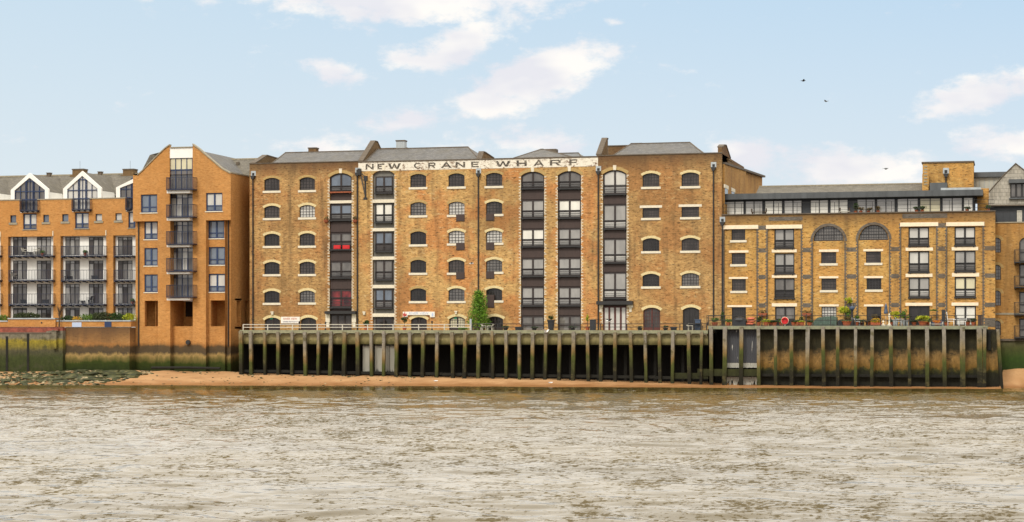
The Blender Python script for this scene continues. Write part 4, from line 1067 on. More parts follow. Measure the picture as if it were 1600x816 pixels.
for i, (a, b) in enumerate(xs_):
    for py in ((354, 390, 432, 477) if i in (0, 4) else (390, 432, 477)):
        z = WZ(1340, py, 0); q = MB(); q.box(a+.003, b-.003, -.014, .05, z-.2, z+.2); obj('floor_band', q, M['grey_brick'], wf)
a, b = xs_[5]; q = MB(); q.box(a+.003, b+.01, -.02, .05, WZ(1545, 511, 0), WZ(1545, 497, 0)); obj('floor_band', q, M['grey_brick'], wf)
for l in ((1127.5, 1184.8, 352, 358), (1197, 1253.4, 351.4, 357.4), (1406.4, 1466, 347.7, 353.8), (1478.4, 1538, 347.2, 353.2)): lint(*l, 0, wf, .06)
for i, (a, b) in enumerate(((1201, 1254), (1410, 1480))):
    x0, x1, z0, z1 = rect(a, b, 336.5 if i == 0 else 331.5, 345 if i == 0 else 341, 0); q = MB(); q.box(x0, x1, -.015, .05, z0, z1-.15); obj('floor_band', q, M['grey_brick'], wf)
downpipe(wf, 1128.6, 347, 0, ZF)
# conservatory storey on the roof
YH = 2.2
ph = WX(1128, YH), WX(1536, YH)
zb_, zt_, zf_ = ZFP-.2, WZ(1330, 309.6, YH), WZ(1330, 300.6, YH)
q = MB(); q.box(ph[0], ph[1]-.8, YH+.12, YH+7, zb_, zt_-.01); obj('roof_storey', q, M['lead_dark'], wf)
q = MB(); q.box(ph[0], ph[1], YH-.8, YH-.7, zt_, zf_); q.box(ph[0], ph[1], YH-.7, YH+7.3, zt_-.03, zf_-.04)
n = 40
for k in range(n): xx = ph[0] + (ph[1]-ph[0])*(k+.5)/n; q.box(xx-.02, xx+.02, YH-.83, YH-.8, zt_, zf_)
obj('lead_fascia', q, M['lead'], wf)
GR = [(1134, 1162.5), (1164.5, 1191.8), (1194.8, 1222.6), (1225, 1253), (1266, 1294.3), (1296.8, 1325), (1339, 1367.6), (1369.8, 1398.6), (1401.8, 1434.6), (1437.2, 1469.6), (1472, 1503.6), (1505.4, 1520.3)]
for i, (a, b) in enumerate(GR):
    x0, x1 = WX(a, YH), WX(b, YH); z1 = zt_ - .12; z0 = zb_ + .25; fr = MB(); f = .05
    fr.box(x0, x0+f, YH, YH+.11, z0, z1); fr.box(x1-f, x1, YH, YH+.11, z0, z1); fr.box(x0+f, x1-f, YH, YH+.11, z0, z0+f); fr.box(x0+f, x1-f, YH, YH+.11, z1-f, z1)
    two = i != 11
    if two: xm = (x0+x1)/2; fr.box(xm-.04, xm+.04, YH-.002, YH+.11, z0+f, z1-f)
    w1 = obj('window', fr, M['frame_dark'], wf)
    gm = ('glass_white', 'glass_pale', 'glass_white', 'glass_pale', 'glass_white', 'glass_white', 'glass_grey', 'glass_grey', 'glass_pale', 'glass_cream', 'glass_pale', 'glass_white')[i]
    for (u0, u1) in (((x0+f, xm), (xm, x1-f)) if two else ((x0+f, x1-f),)):
        g = MB(); g.face([(u0, YH+.06, z0), (u1, YH+.06, z0), (u1, YH+.06, z1), (u0, YH+.06, z1)]); obj('pane', g, M[gm], w1)
q = MB(); x = WX(1130, .5)
while x < WX(1553, .5): q.box(x-.02, x+.02, .48, .52, ZFP+.1, ZFP+1.15); x += 1.75
for h in (.4, .75, 1.12): q.box(WX(1130, .5), WX(1553, .5), .485, .515, ZFP+h, ZFP+h+.03)
obj('railing', q, M['black_metal'], wf)
q = MB(); a, zr_ = WX(1168, 6.), WZ(1300, 290, 8.)
q.prism([(YH+2.5, zf_-.02), (8., zr_), (13., zf_-.02)], WX(1182, 6), WX(1444, 6), 'x'); rr_ = obj('roof', q, M['slate_brown'], wf)
q = MB(); q.box(WX(1182, 6), WX(1444, 6), 7.9, 8.1, zr_-.02, zr_+.1); obj('ridge', q, M['coping'], rr_)
# tank housing
YT = 5.
x0, x1, z0, z1 = rect(1450, 1521, 252.5, 296, YT)
th_ = MB(); th_.box(x0-.5, x1, YT, YT+4, zf_-.1, z1-.12); th_.box(x0-.6, x1+.08, YT-.08, YT+4.1, z1-.12, z1+.02, 1)
tk = obj('tank_housing', th_, [M['tank_brick'], M['coping_dark']], wf)
q = MB(); xa = WX(1441, YT-1); xb = WX(1451, YT-1); q.box(xa, xb, YT-1., YT-.003, zf_-.1, WZ(1445, 272, YT-1)); obj('louvre_box', q, M['tank_brick'], wf)
q = MB(); 
for k in range(7): zz = zf_ + .7 + k*.28; q.box(xa+.15, xb-.12, YT-1.04, YT-1.003, zz, zz+.13)
obj('louvres', q, M['coping'], wf)
x = WX(1478, YT-.1); q = MB(); q.tube([(x, YT-.1, zf_), (x, YT-.1, z1-1.2)], .07, 7); dp = obj('drainpipe', q, M['black_metal'], tk)
q = MB(); q.prism([(x-.1, z1-1.5), (x+.1, z1-1.5), (x+.25, z1-1.15), (x-.25, z1-1.15)], YT-.3, YT-.003); q.box(x-.28, x+.28, YT-.04, YT-.003, z1-1.14, z1-.6, 1); q.box(x-.13, x+.13, YT-.06, YT-.04, z1-1.1, z1-.8); obj('hopper_head', q, [M['black_metal'], M['zinc']], dp)
q = MB(); a, b, c, d = rect(1453, 1480, 286, 292, YT-1.5); q.box(a, b, YT-1.8, YT-.01, zf_-.1, d); obj('roof_duct', q, M['lead'], wf)
q = MB(); a, b, c, d = rect(1470, 1533, 293.6, 297, YT-2); q.box(a, b, YT-2., YT-1.85, zf_-.02, d+.02); obj('flashing', q, M['zinc'], wf)

# ------------------------------------------------------------------ far right block
YJ = 2.0
fj = thing('apartment_building', 'brown brick block at the right edge with pale slate gable and round-headed windows', 'building', (WX(1600, YJ), YJ, 4.2))
XJ1 = WX(1760, YJ); ZJ = WZ(1580, 348.5, YJ); ZJb = 3.6
ops = []; jw = [(1551.5, 1563.7, 371.5, 395), (1552, 1563.8, 414, 437.4), (1552, 1563.8, 454, 477.7), (1551, 1563.8, 501, 524)]
for o in jw:
    o = op(*o, Y=YJ, rise=.3); ops.append(o); small_window(fj, *o[:4], YJ, .3, 'glass_mid', nx=3, nz=4, arch='voussoir_dull', sill=False)
jb = [(1592.5, 1614, 371, 409.6), (1592.5, 1614, 413, 447), (1592.5, 1614, 456, 489.5), (1592.5, 1614, 498, 527)]
def balcony(parent, px0, px1, pyt, pyb, Y, out=1.1, mat='black_metal', slab=None, name='balcony', side=True, brackets=True, spacing=.125):
    x0, x1 = WX(px0, Y-out), WX(px1, Y-out); pm = (px0+px1)/2; zt = WZ(pm, pyt, Y-out); zb = WZ(pm, pyb, Y-out)
    q = MB(); q.box(x0, x1, Y-out, Y-.003, zb-.1, zb)
    if brackets:
        n = max(3, int((x1-x0)/.75))
        for k in range(n+1): xx = x0+.08 + (x1-x0-.16)*k/n; q.prism([(Y-out+.05, zb-.1), (Y-.003, zb-.1), (Y-.003, zb-.26), (Y-out+.3, zb-.2), (Y-out+.05, zb-.2)], xx-.035, xx+.035, 'x')
    bc = obj(name, q, M[mat], parent)
    r = MB(); r.box(x0, x1, Y-out, Y-out+.05, zt-.05, zt); r.box(x0, x1, Y-out+.01, Y-out+.04, zb+.08, zb+.11)
    r.box(x0, x0+.05, Y-out, Y-.003, zt-.05, zt-.002); r.box(x1-.05, x1, Y-out, Y-.003, zt-.05, zt-.002)
    obj('handrail', r, M[mat], bc)
    r = MB(); n = int((x1-x0)/spacing)
    for k in range(n+1): xx = x0+.02 + (x1-x0-.04)*k/n; t_ = .025 if k % 12 == 0 else .015; r.box(xx-t_, xx+t_, Y-out+.012, Y-out+.035, zb, zt-.04)
    n = int(out/spacing)
    for k in range(1, n+1):
        yy = Y-out + (out-.05)*k/n
        for xx in (x0+.022, x1-.022): r.box(xx-.01, xx+.01, yy-.01, yy+.01, zb, zt-.04)
    obj('balusters', r, M[mat], bc, kind='stuff')
    return bc
for o in jb:
    o = op(*o, Y=YJ, rise=.5 if o[2] < 400 else 0); ops.append(o); wide_window(fj, *o[:4], YJ, o[4], 'glass_mid', split=.4, ledge=False, rail=False, frame='frame_dark')
for a, b in ((390, 409), (431, 448), (472, 491), (509, 527)): balcony(fj, 1584.5, 1612, a, b, YJ, 1.0)
mb = MB(); wall(mb, XF1 - 2.0, XJ1, ZJb, ZJ, YJ, ops); shell(mb, XF1-2., XJ1, 16, ZJb, ZJ, Y=YJ); obj('wall', mb, M['far_brick'], fj)
q = MB(); q.box(XF1, XJ1, YJ-.08, YJ+.4, ZJ, ZJ+.1); obj('coping', q, M['coping'], fj); q = MB(); q.box(XF1, XJ1, YJ-.05, YJ, WZ(1575, 492, YJ), WZ(1575, 489, YJ)); obj('string_course', q, M['coping'], fj)
# mansard storey
YM = 3.2
xa, xb = WX(1541, YM), WX(1640, YM); ze, zt2 = WZ(1580, 320, YM), WZ(1586, 256, YM)
q = MB(); q.box(xa+.2, xb, YM+.3, 12, ZJ-.5, ze); obj('dark_storey', q, M['lead_dark'], fj)
q = MB(); xg0, xgm, xg1 = WX(1577, YM), WX(1586.5, YM), WX(1596, YM)
zh = WZ(1568, 274, YM); xh = WX(1568, YM); xap = WX(1587, YM)
xr_ = xap + (xap - xh) + .2
q.prism([(WX(1545, YM), ze), (xb, ze), (xb, zh), (xr_, zh), (xap, zt2), (xh, zh), (WX(1545, YM), WZ(1545, 300, YM))], YM, YM+7); mg = obj('slate_gable', q, M['slate_pale'], fj)
q = MB(); q.tube([(xh, YM-.02, zh), (xap, YM-.02, zt2+.03), (xr_, YM-.02, zh)], .07, 5); q.tube([(xh, YM-.02, zh), (WX(1545, YM), YM-.02, WZ(1545, 300, YM))], .06, 5); q.box(WX(1541, YM-.2), xb, YM-.2, YM, ze-.12, ze); obj('verge', q, M['coping_dark'], mg)
o = rect(1578.5, 1606, 286.5, 309.3, YM); wide_window(fj, *o, YM-.25, 0, 'glass_mid', split=.05, rail=False, ledge=False, frame='frame_dark', yb=YM-.12, nx=3)
q = MB(); q.box(o[0]-.15, o[1]+.1, YM-.5, YM+.1, o[3], o[3]+.35); obj('dormer_head', q, M['lead'], fj); q = MB(); q.box(o[0]-.1, o[1]+.1, YM-.25, YM+.1, o[2]-.12, o[2]); obj('dormer_sill', q, M['lead'], fj)
o = rect(1589, 1597, 329, 346.5, YM+.3); wide_window(fj, *o, YM+.1, 0, 'glass_pale', split=.3, rail=False, ledge=False, frame='rail_white', yb=YM+.2)
q = MB(); x = WX(1557, YJ)
while x < XJ1: q.box(x-.015, x+.015, YJ+.15, YJ+.18, ZJ+.1, ZJ+1.0); x += .6
q.box(WX(1556, YJ), XJ1, YJ+.14, YJ+.19, ZJ+1., ZJ+1.04); obj('railing', q, M['black_metal'], fj)
# rear glazed plant level
YR_ = 8.
x0, x1, z0, z1 = rect(1516, 1568, 277, 298, YR_)
q = MB(); q.box(x0, x1, YR_, YR_+4, z0-1., z1); gl_ = obj('plant_room', q, M['zinc'], fj)
q = MB(); z2 = WZ(1540, 269.5, YR_); q.box(x0-.2, x1+.5, YR_-.4, YR_+4.2, z1, z2); obj('fascia', q, M['lead'], gl_)
for k in range(7): q = MB(); xx = x0 + (x1-x0)*k/7; q.box(xx+.02, xx+(x1-x0)/7-.03, YR_-.05, YR_-.004, z0-.5, z1-.1); obj('cladding_panel', q, M['sheet_white'], gl_)
q = MB(); a, b, c, d = rect(1527, 1545, 294.5, 326, 3.6); q.box(a, b, 3.6, 5., c-1.5, d); obj('brick_stack', q, M['tank_brick'], fj)
# quay wall at right
q = MB(); q.box(WX(1560, YJ-.4), XJ1+3, YJ-.45, YJ+2, -.5, WZ(1580, 533, YJ-.4)); 
rq = obj('river_wall', q, M['green_wall'], loc=(WX(1600, YJ), YJ, 1)); rq['label'] = 'green weed covered river wall above the sand at the right edge'; rq['category'] = 'river wall'
q = MB(); q.box(WX(1560, YJ-.4), XJ1+3, YJ-.6, YJ, WZ(1580, 533, YJ-.4)+.003, WZ(1580, 529.5, YJ-.4)); obj('coping', q, M['coping_dark'], rq)

# ------------------------------------------------------------------ orange brick tower block
YT0, YT1 = -2.0, -1.4                       # proud face, recessed face
TX0, TX1 = WX(207.8, YT0), WX(360.5, YT0)
tw = thing('apartment_tower', 'orange brick gabled apartment tower with five stacked navy balconies and blinds at the top', 'building', ((TX0+TX1)/2, YT0, 1.2))
zo = WZ(285, 345, YT0); ze = WZ(210, 274, YT0); zg = WZ(285, 230, YT0)
cx0, cx1 = WX(265, YT0), WX(301, YT0); zlow = WZ(290, 510, YT0)
upw = [rect(220, 245.5, 304, 332.3, YT0), rect(321.8, 347.5, 301.5, 330, YT0)]
mb = MB()
ops = [(cx0, cx1, zo, ze, 0)] + [(*o, 0) for o in upw]
wall(mb, TX0, TX1, zo, ze, YT0, ops, depth=.2)
zp = lambda px, py: (WX(px, YT0), WZ(px, py, YT0))
left = [(TX0, ze)] + [(cx0, ze), (cx0, zp(265, 227.5)[1]), zp(258, 232.5), zp(251, 239), zp(237, 253), zp(222, 268), zp(215, 274.2)]
right = [(cx1, ze), (TX1, ze), zp(360, 271.6), zp(347, 264.6), zp(327, 247.6), zp(310, 232.8), (cx1, zp(301, 226.5)[1])]
mb.prism(left, YT0, YT0+.35); mb.prism(right, YT0, YT0+.35)
# soffit of the overhang and its returns
mb.face([(TX0, YT0, zo), (TX0, YT1, zo), (TX1, YT1, zo), (TX1, YT0, zo)])
DB = 9.0
mb.face([(TX0, YT0, zo), (TX0, YT0, ze), (TX0, DB, ze), (TX0, DB, zo)])
obj('wall', mb, M['orange_brick'], tw)
side = MB(); zs = ze
o1 = [(YofX(369.8, TX1), YofX(376.5, TX1), WZ(372, 510, .0), WZ(372, 470, .0), 0), (YofX(383.5, TX1), YofX(388.5, TX1), WZ(386, 510, 1.), WZ(386, 470, 1.), 0)]
wall(side, YT0, DB, .4, zs, TX1, o1, depth=.7, axis='x'); side.face([(TX1-.7, YT0+.2, .4), (TX1-.7, DB, .4), (TX1-.7, DB, zs), (TX1-.7, YT0+.2, zs)])
obj('side_wall', side, M['orange_brick_tide'], tw)
# lower front: proud pillars and recessed bays
pl = [(WX(246.7, YT0), WX(266, YT0)), (WX(301.2, YT0), WX(321.7, YT0))]
for a, b in pl: q = MB(); q.box(a, b, YT0, YT1+.3, .3, zo); obj('pillar', q, M['orange_brick_tide'], tw)
low = [[(225.4, 246.2, 346.3, 374), (225.5, 246.3, 387.6, 415.3), (225.6, 246.4, 429, 456.6)], [(325.5, 350.5, 345, 372.5), (326, 351.5, 386, 414), (326, 352, 428, 456.2)]]
bays = [(TX0, pl[0][0]), (pl[1][1], TX1)]
for s in (0, 1):
    mb = MB(); ops = [(*rect(*o, YT1), 0) for o in low[s]]
    b_ = rect(*((226, 247, 470, 510) if s == 0 else (329, 352, 469.5, 510)), YT1)
    if s == 0: b_ = (b_[0], min(b_[1], bays[0][1]-.03), b_[2], b_[3])
    for i, o in enumerate(list(ops)):
        o = (o[0], min(o[1], bays[s][1]-.02), *o[2:]); ops[i] = o
        wide_window(tw, *o[:4], YT1-.05, 0, 'glass_bluish' if (i + s) % 3 else 'glass_pale', low='glass_bluish', split=.3, frame='frame_navy', ledge=False, rail=False, nx=2)
        q = MB(); q.box(o[0]-.08, o[1]+.05, YT1-.05, YT1+.1, o[2]-.1, o[2]-.003); obj('sill', q, M['stone_white'], tw)
    ops.append((*b_, 0))
    wall(mb, bays[s][0], bays[s][1], .3, zo, YT1, ops, depth=.45)
    obj('wall', mb, M['orange_brick_tide'], tw)
    q = MB(); q.face([(bays[s][0], YT1+2.2, b_[2]-.3), (bays[s][1], YT1+2.2, b_[2]-.3), (bays[s][1], YT1+2.2, b_[3]+.3), (bays[s][0], YT1+2.2, b_[3]+.3)])
    q.box(bays[s][0], bays[s][1], YT1+.46, YT1+2.2, b_[3]+.01, b_[3]+.2); q.box(bays[s][0], bays[s][1], YT1+.46, YT1+2.2, b_[2]-.25, b_[2]-.05)
    q.box(bays[s][0]-.03, bays[s][0]+.0, YT1+.46, YT1+2.2, b_[2]-.3, b_[3]+.3); q.box(bays[s][1]-.75, bays[s][1]-.72, YT1+.46, YT1+2.2, b_[2]-.3, b_[3]+.3)
    obj('undercroft_room', q, M['orange_brick'], tw)
    q = MB(); a = b_[0] + (.2 if s == 0 else .9); q.box(a, a+.9, YT1+2.1, YT1+2.19, b_[2], b_[3]-.1); obj('doorway', q, M['glass_black'], tw)
for i, o in enumerate(upw):
    wide_window(tw, *o, YT0-.02, 0, 'glass_bluish' if i == 0 else 'glass_pale', low='glass_bluish', split=.3, frame='frame_navy', ledge=False, rail=False)
    q = MB(); q.box(o[0]-.08, o[1]+.08, YT0-.07, YT0+.1, o[2]-.1, o[2]-.003); obj('sill', q, M['stone_white'], tw)
# centre bay
YC = -1.15
cb = MB(); zb0 = .3
co1 = rect(273.5, 302, 470, 510, YT0+.4); zt0, zt1 = co1[2], co1[3]
cb.box(cx0, cx1, YT1+.1, YC+.3, zb0, zt0); cb.box(cx0, cx1, YC+.2, YC+.45, zt1, ze+.5)
cb.box(cx0, cx1, YC+2.6, YC+2.8, zt0, zt1); cb.box(cx0, cx1, YC+.46, YC+2.6, zt1+.01, zt1+.15); cb.box(cx0-.3, cx0, YC+.2, YC+2.6, zt0-.1, zt1+.1); cb.box(cx1, cx1+.3, YC+.2, YC+2.6, zt0-.1, zt1+.1); cb.box(cx0, cx1, YC+.31, YC+2.6, zt0-.15, zt0-.02)
obj('wall', cb, M['orange_brick_tide'], tw)
q = MB(); a, b, c, d = rect(290, 302, 472, 495, YC+2.5); q.box(a, b, YC+2.5, YC+2.59, c, d); obj('doorway', q, M['glass_black'], tw)
q = MB(); a, b, c, d = rect(265, 300.6, 231, 247, YT0+.05); q.box(cx0, cx1, YT0+.05, YT0+.25, c, d); obj('gable_panel', q, M['render_white'], tw)
q = MB(); q.box(cx0+.04, cx1-.04, YT0-.06, YT0+.3, d+.003, d+.09); obj('coping', q, M['coping'], tw)
def glazed(px0, px1, py0, py1, Y, nx, gl, name='glazed_door', par=tw, splits=(), frame='frame_navy', glr=None):
    x0, x1, z0, z1 = rect(px0, px1, py0, py1, Y); f = .055; fr = MB()
    for i in range(nx+1): xx = x0 + (x1-x0)*i/nx; fr.box(xx-f*.7, xx+f*.7, Y-.04, Y+.05, z0, z1)
    hs = [z0+f/2] + [z0 + (z1-z0)*s_ for s_ in splits] + [z1-f/2]
    for h_ in hs: fr.box(x0, x1, Y-.038, Y+.048, h_-f/2, h_+f/2)
    w1 = obj(name, fr, M[frame], par); hb = [z0] + [z0 + (z1-z0)*s_ for s_ in splits] + [z1]
    for j, (a, b) in enumerate(zip(hb, hb[1:])):
        for i in range(nx):
            g_ = gl if not glr else random.choice(glr) if j < len(hb)-2 or glr[0] != 'top' else gl
            g = MB(); g.face([(x0+(x1-x0)*i/nx, Y+.01, a), (x0+(x1-x0)*(i+1)/nx, Y+.01, a), (x0+(x1-x0)*(i+1)/nx, Y+.01, b), (x0+(x1-x0)*i/nx, Y+.01, b)]); obj('pane', g, M[g_], w1)
    return w1
glazed(265.8, 300.8, 247, 265.5, YT0+.18, 4, 'glass_cream', 'stair_window')
glazed(266, 301, 265.8, 296, YT0+.2, 4, 'glass_bluish', splits=(), glr=['glass_bluish', 'glass_mid', 'glass_pale'])
for a, b in ((303, 339), (346, 381.5), (387.5, 423), (428, 465)):
    glazed(267.5, 302.3, a, b, YC+.1, 4, 'glass_bluish', splits=(.82,), glr=['glass_grey', 'glass_mid', 'glass_mid', 'glass_pale'])
for a, b, c in ((277, 295.5, 302.5), (319.5, 338.5, 345), (361.3, 380.8, 386.5), (403.4, 423, 428.5), (445.2, 463.5, 469.5)):
    balcony(tw, 259.5, 302, a, b, YT0+.05, 1.0, 'navy_metal', spacing=.16, brackets=False)
    x0, x1, z0, z1 = rect(265.6, 301.6, b+.5, c, YT0-.05); q = MB(); q.box(cx0+.01, cx1-.01, YT0-.7, YC+.2, z0, z1-.13); obj('balcony_slab', q, M['render_white'], tw)
# copings on the gable and roof
q = MB()
for P_ in (left[2:], right[2:]):
    for a, b in zip(P_, P_[1:]):
        q.prism([a, b, (b[0], b[1]+.13), (a[0], a[1]+.13)], YT0-.09, YT0+.45)
obj('verge_coping', q, M['coping'], tw, kind='stuff')
def rsurf(name, pts, mat, par, th=.1):
    q = MB(); q.face(pts); q.face([(x, y, z-th) for x, y, z in reversed(pts)])
    for a, b in zip(pts, pts[1:] + pts[:1]): q.face([a, b, (b[0], b[1], b[2]-th), (a[0], a[1], a[2]-th)])
    return obj(name, q, M[mat], par)
zr_ = WZ(302, 228, YT0) - .35
q = MB(); za_ = zp(215, 274.2)[1] - .25; zb_2 = zp(360, 271.6)[1]-.3
prof = [(TX0+.1, za_-.05), (zp(237, 253)[0], zp(237, 253)[1]-.3), (cx0-.1, zr_), (cx1+.1, zr_), (zp(327, 247.6)[0], zp(327, 247.6)[1]-.3), (TX1-.1, zb_2)]
q.prism(prof, YT0+.36, DB); obj('roof', q, M['slate'], tw)
# left cross gable behind, and the long slate roof running right to the warehouse
p = lambda px, py, Y: (WX(px, Y), Y, WZ(px, py, Y))
q = MB(); q.face([p(221, 268, 2.0), p(245, 244, 2.0), p(238, 241.5, 2.0), p(234, 242.5, 2.)]); q.face([p(221, 268, 2.0), p(234, 242.5, 2.0), p(236, 241.5, 5.0), p(250, 238, 5.)]); obj('rear_gable', q, M['slate_brown'], tw)
x0 = WX(325, 4.); zr2 = WZ(360, 249.8, 7.); ze2 = WZ(370, 277, 3.5); X2 = XC0 + 1.5
q = MB(); q.prism([(3.5, ze2), (7., zr2), (10.5, ze2), (10.5, ze2-.12), (3.5, ze2-.12)], x0, X2, 'x'); r_ = obj('link_roof', q, M['slate_brown'], tw)
q = MB(); q.box(x0, X2, 6.92, 7.08, zr2-.02, zr2+.12); obj('ridge', q, M['coping'], r_)
for px in (345, 372): a = p(px, 257, 6.); q = MB(); q.box(a[0]-.15, a[0]+.15, 5.8, 6.1, a[2]-.3, a[2]+.25); obj('roof_vent', q, M['coping_dark'], r_)
q = MB(); q.box(TX1-.1, X2, 3.7, 10.3, .5, ze2-.13); obj('link_block', q, M['render_white'], tw)
a, b, c, d = rect(371, 382, 278.5, 283.5, 3.7); q = MB(); q.box(a, b, 3.66, 3.72, c, d); obj('window', q, M['glass_black'], tw)
q = MB(); q.prism([(YT0, ze), (YT0, ze+.12), (DB, ze+.12), (DB, ze)], TX1-.3, TX1+.06, 'x'); obj('coping', q, M['coping'], tw)
q = MB(); a = TX1+.02; q.box(TX1, XC0-.02, 3., 3.4, .5, WZ(375, 300, 3.)); obj('link_wall', q, M['dark_brick'], tw)
for px, y in ((216.5, 346), (356.7, 346)):
    x = WX(px, YT1-.1); q = MB(); q.tube([(x, YT1-.1, WZ(px, 541, YT1)), (x, YT1-.1, zo)], .065, 7); obj('drainpipe', q, M['black_metal'], tw)
a = p(294, 535, YT1); q = MB(); q.tube([(a[0], YT1-.12, a[2]), (a[0], YT1+.12, a[2])], .24, 14); q.tube([(a[0], YT1-.13, a[2]), (a[0], YT1-.1, a[2])], .17, 14); obj('outfall_pipe', q, M['black_metal'], tw)

# ------------------------------------------------------------------ white and brick apartment block
YA, YW = -.5, .02
AX0 = WX(-172, YA); AX1 = TX0
ab = thing('apartment_block', 'white rendered apartment block with orange brick piers, navy balconies and white gabled dormers', 'building', (WX(100, YA), YA, 4.8))
ztop, zbb = WZ(100, 312, YA), WZ(100, 369, YA); zgr = 4.7
DXo = 82.0
dorm = [(46, 270.3, 16.7, 76, 297, 22.7, 70, 31.5, 58.3), (128.3, 267.3, 98.5, 158.4, 295, 105, 152.2, 112.6, 140.2), (211, 265, 181.3, 241, 293, 187.5, 235, 196.5, 224)]
dorm.insert(0, (-38, 273, -69, -6, 299, -62.5, -13, -54, -25))
sq = [(16, 25.3, 336.5, 348), (67.4, 76.5, 335.8, 347.2), (97, 107, 334.8, 346.2), (149.2, 159.3, 334.4, 345.4), (180.2, 190.2, 333.3, 344.6), (-66, -57, 338, 349), (-15, -6, 337, 348.6)]
low2 = [(-49, -28, 335, 360), (36, 57.2, 334, 358.4), (117.2, 138.6, 332.5, 357), (200.5, 221, 331, 356)]
ops = []
for d in dorm: a, b, c, e = rect(d[7], d[8], 312, 331, YA); ops.append((a, min(b, AX1), c, ztop, 0))
for o in sq:
    r_ = rect(*o, YA); ops.append((*r_, 0)); small_window(ab, *r_, YA, 0, 'glass_bluish' if o[0] < 100 else 'glass_pale', nx=2, nz=1, arch=None, frame='frame_navy', bars=False, sillmat='coping')
for o in low2:
    r_ = list(rect(*o, YA)); r_[1] = min(r_[1], AX1-.02); ops.append((*r_, 0)); wide_window(ab, *r_, YA-.02, 0, 'glass_pale', low='glass_mid', split=.3, frame='frame_navy', ledge=False, rail=False)
    q = MB(); q.box(r_[0]-.08, r_[1]+.08, YA-.06, YA+.1, r_[2]-.1, r_[2]-.003); obj('sill', q, M['coping'], ab)
ops = [o for o in ops if o[0] < AX1 - .1]
mb = MB(); wall(mb, AX0, AX1, zbb, ztop, YA, ops, depth=.3); mb.face([(AX0, YA, ztop), (AX1, YA, ztop), (AX1, YA+.35, ztop), (AX0, YA+.35, ztop)]) if False else None
mb.face([(AX0, YA, zbb), (AX0, YW, zbb), (AX1, YW, zbb), (AX1, YA, zbb)])
obj('wall', mb, M['orange_brick'], ab)
xs = [AX0] + sum([[o[0], o[1]] for o in sorted([o for o in ops if abs(o[3]-ztop) < 1e-6])], []) + [AX1]
for a, b in zip(xs[::2], xs[1::2]):
    if b - a > .2: q = MB(); q.box(a, b, YA-.05, YA+.32, ztop+.003, ztop+.11); obj('coping', q, M['coping'], ab)
# piers
for (a, b) in ((-72-10, -72+1.5), (1, 12.8), (83.2, 94.6), (166, 177)):
    x0, x1 = WX(a, YA), WX(b, YA); q = MB(); q.box(x0, x1, YA, YW, zgr-.2, zbb); obj('pier', q, M['orange_brick'], ab)
    q = MB(); q.box(x0-.05, x0+.03, YA-.08, YA-.003, zbb+.0, zbb+.55); obj('pier_trim', q, M['stone_white'], ab)
# recessed white wall with doors and balconies
rowsd = [(370.3, 399), (407.2, 437), (443.7, 475), (481, 512)]
cols = [(-62, -40), (-25, -2), (20.3, 42.3), (57.4, 80), (102, 124.6), (138.8, 161.4), (184.2, 207)]
ops = []
for ci, (a, b) in enumerate(cols):
    for ri, (c, d) in enumerate(rowsd):
        if d > 500: d = 500
        x0, x1, z0, z1 = rect(a, b, c, d, YW); ops.append((x0, x1, z0, z1, 0))
        glazed(a+.3, b-.3, c+.2, d, YW+.1, 3, 'glass_mid', par=ab, splits=(.84,), glr=['glass_mid', 'glass_grey', 'glass_dark', 'glass_mid'], frame='frame_dark')
mb = MB(); wall(mb, AX0, AX1, zgr-.4, zbb, YW, ops, depth=.15); obj('rendered_wall', mb, M['render_white'], ab)
q = MB(); q.box(AX0, AX1, YW+.2, 12, zgr-.4, ztop+.0); obj('body', q, M['render_white'], ab)
for (a, b) in ((-69.5, -0.5), (13.2, 82.2), (95, 163.3), (177.6, 210.5)):
    for (c, d) in ((384.4, 399.5), (421.7, 437.8), (459, 475.4)):
        balcony(ab, a, b if b < 200 else 206.5, c, d, YW, 1.1, 'navy_metal', spacing=.17)
        x0, x1, z0, z1 = rect(a, b, d+.2, d+4, YA+.2); q = MB(); q.box(x0+.1, min(x1-.1, AX1-.01), YA+.12, YW-.002, z1-.17, z1-.03); obj('balcony_slab', q, M['render_white'], ab)
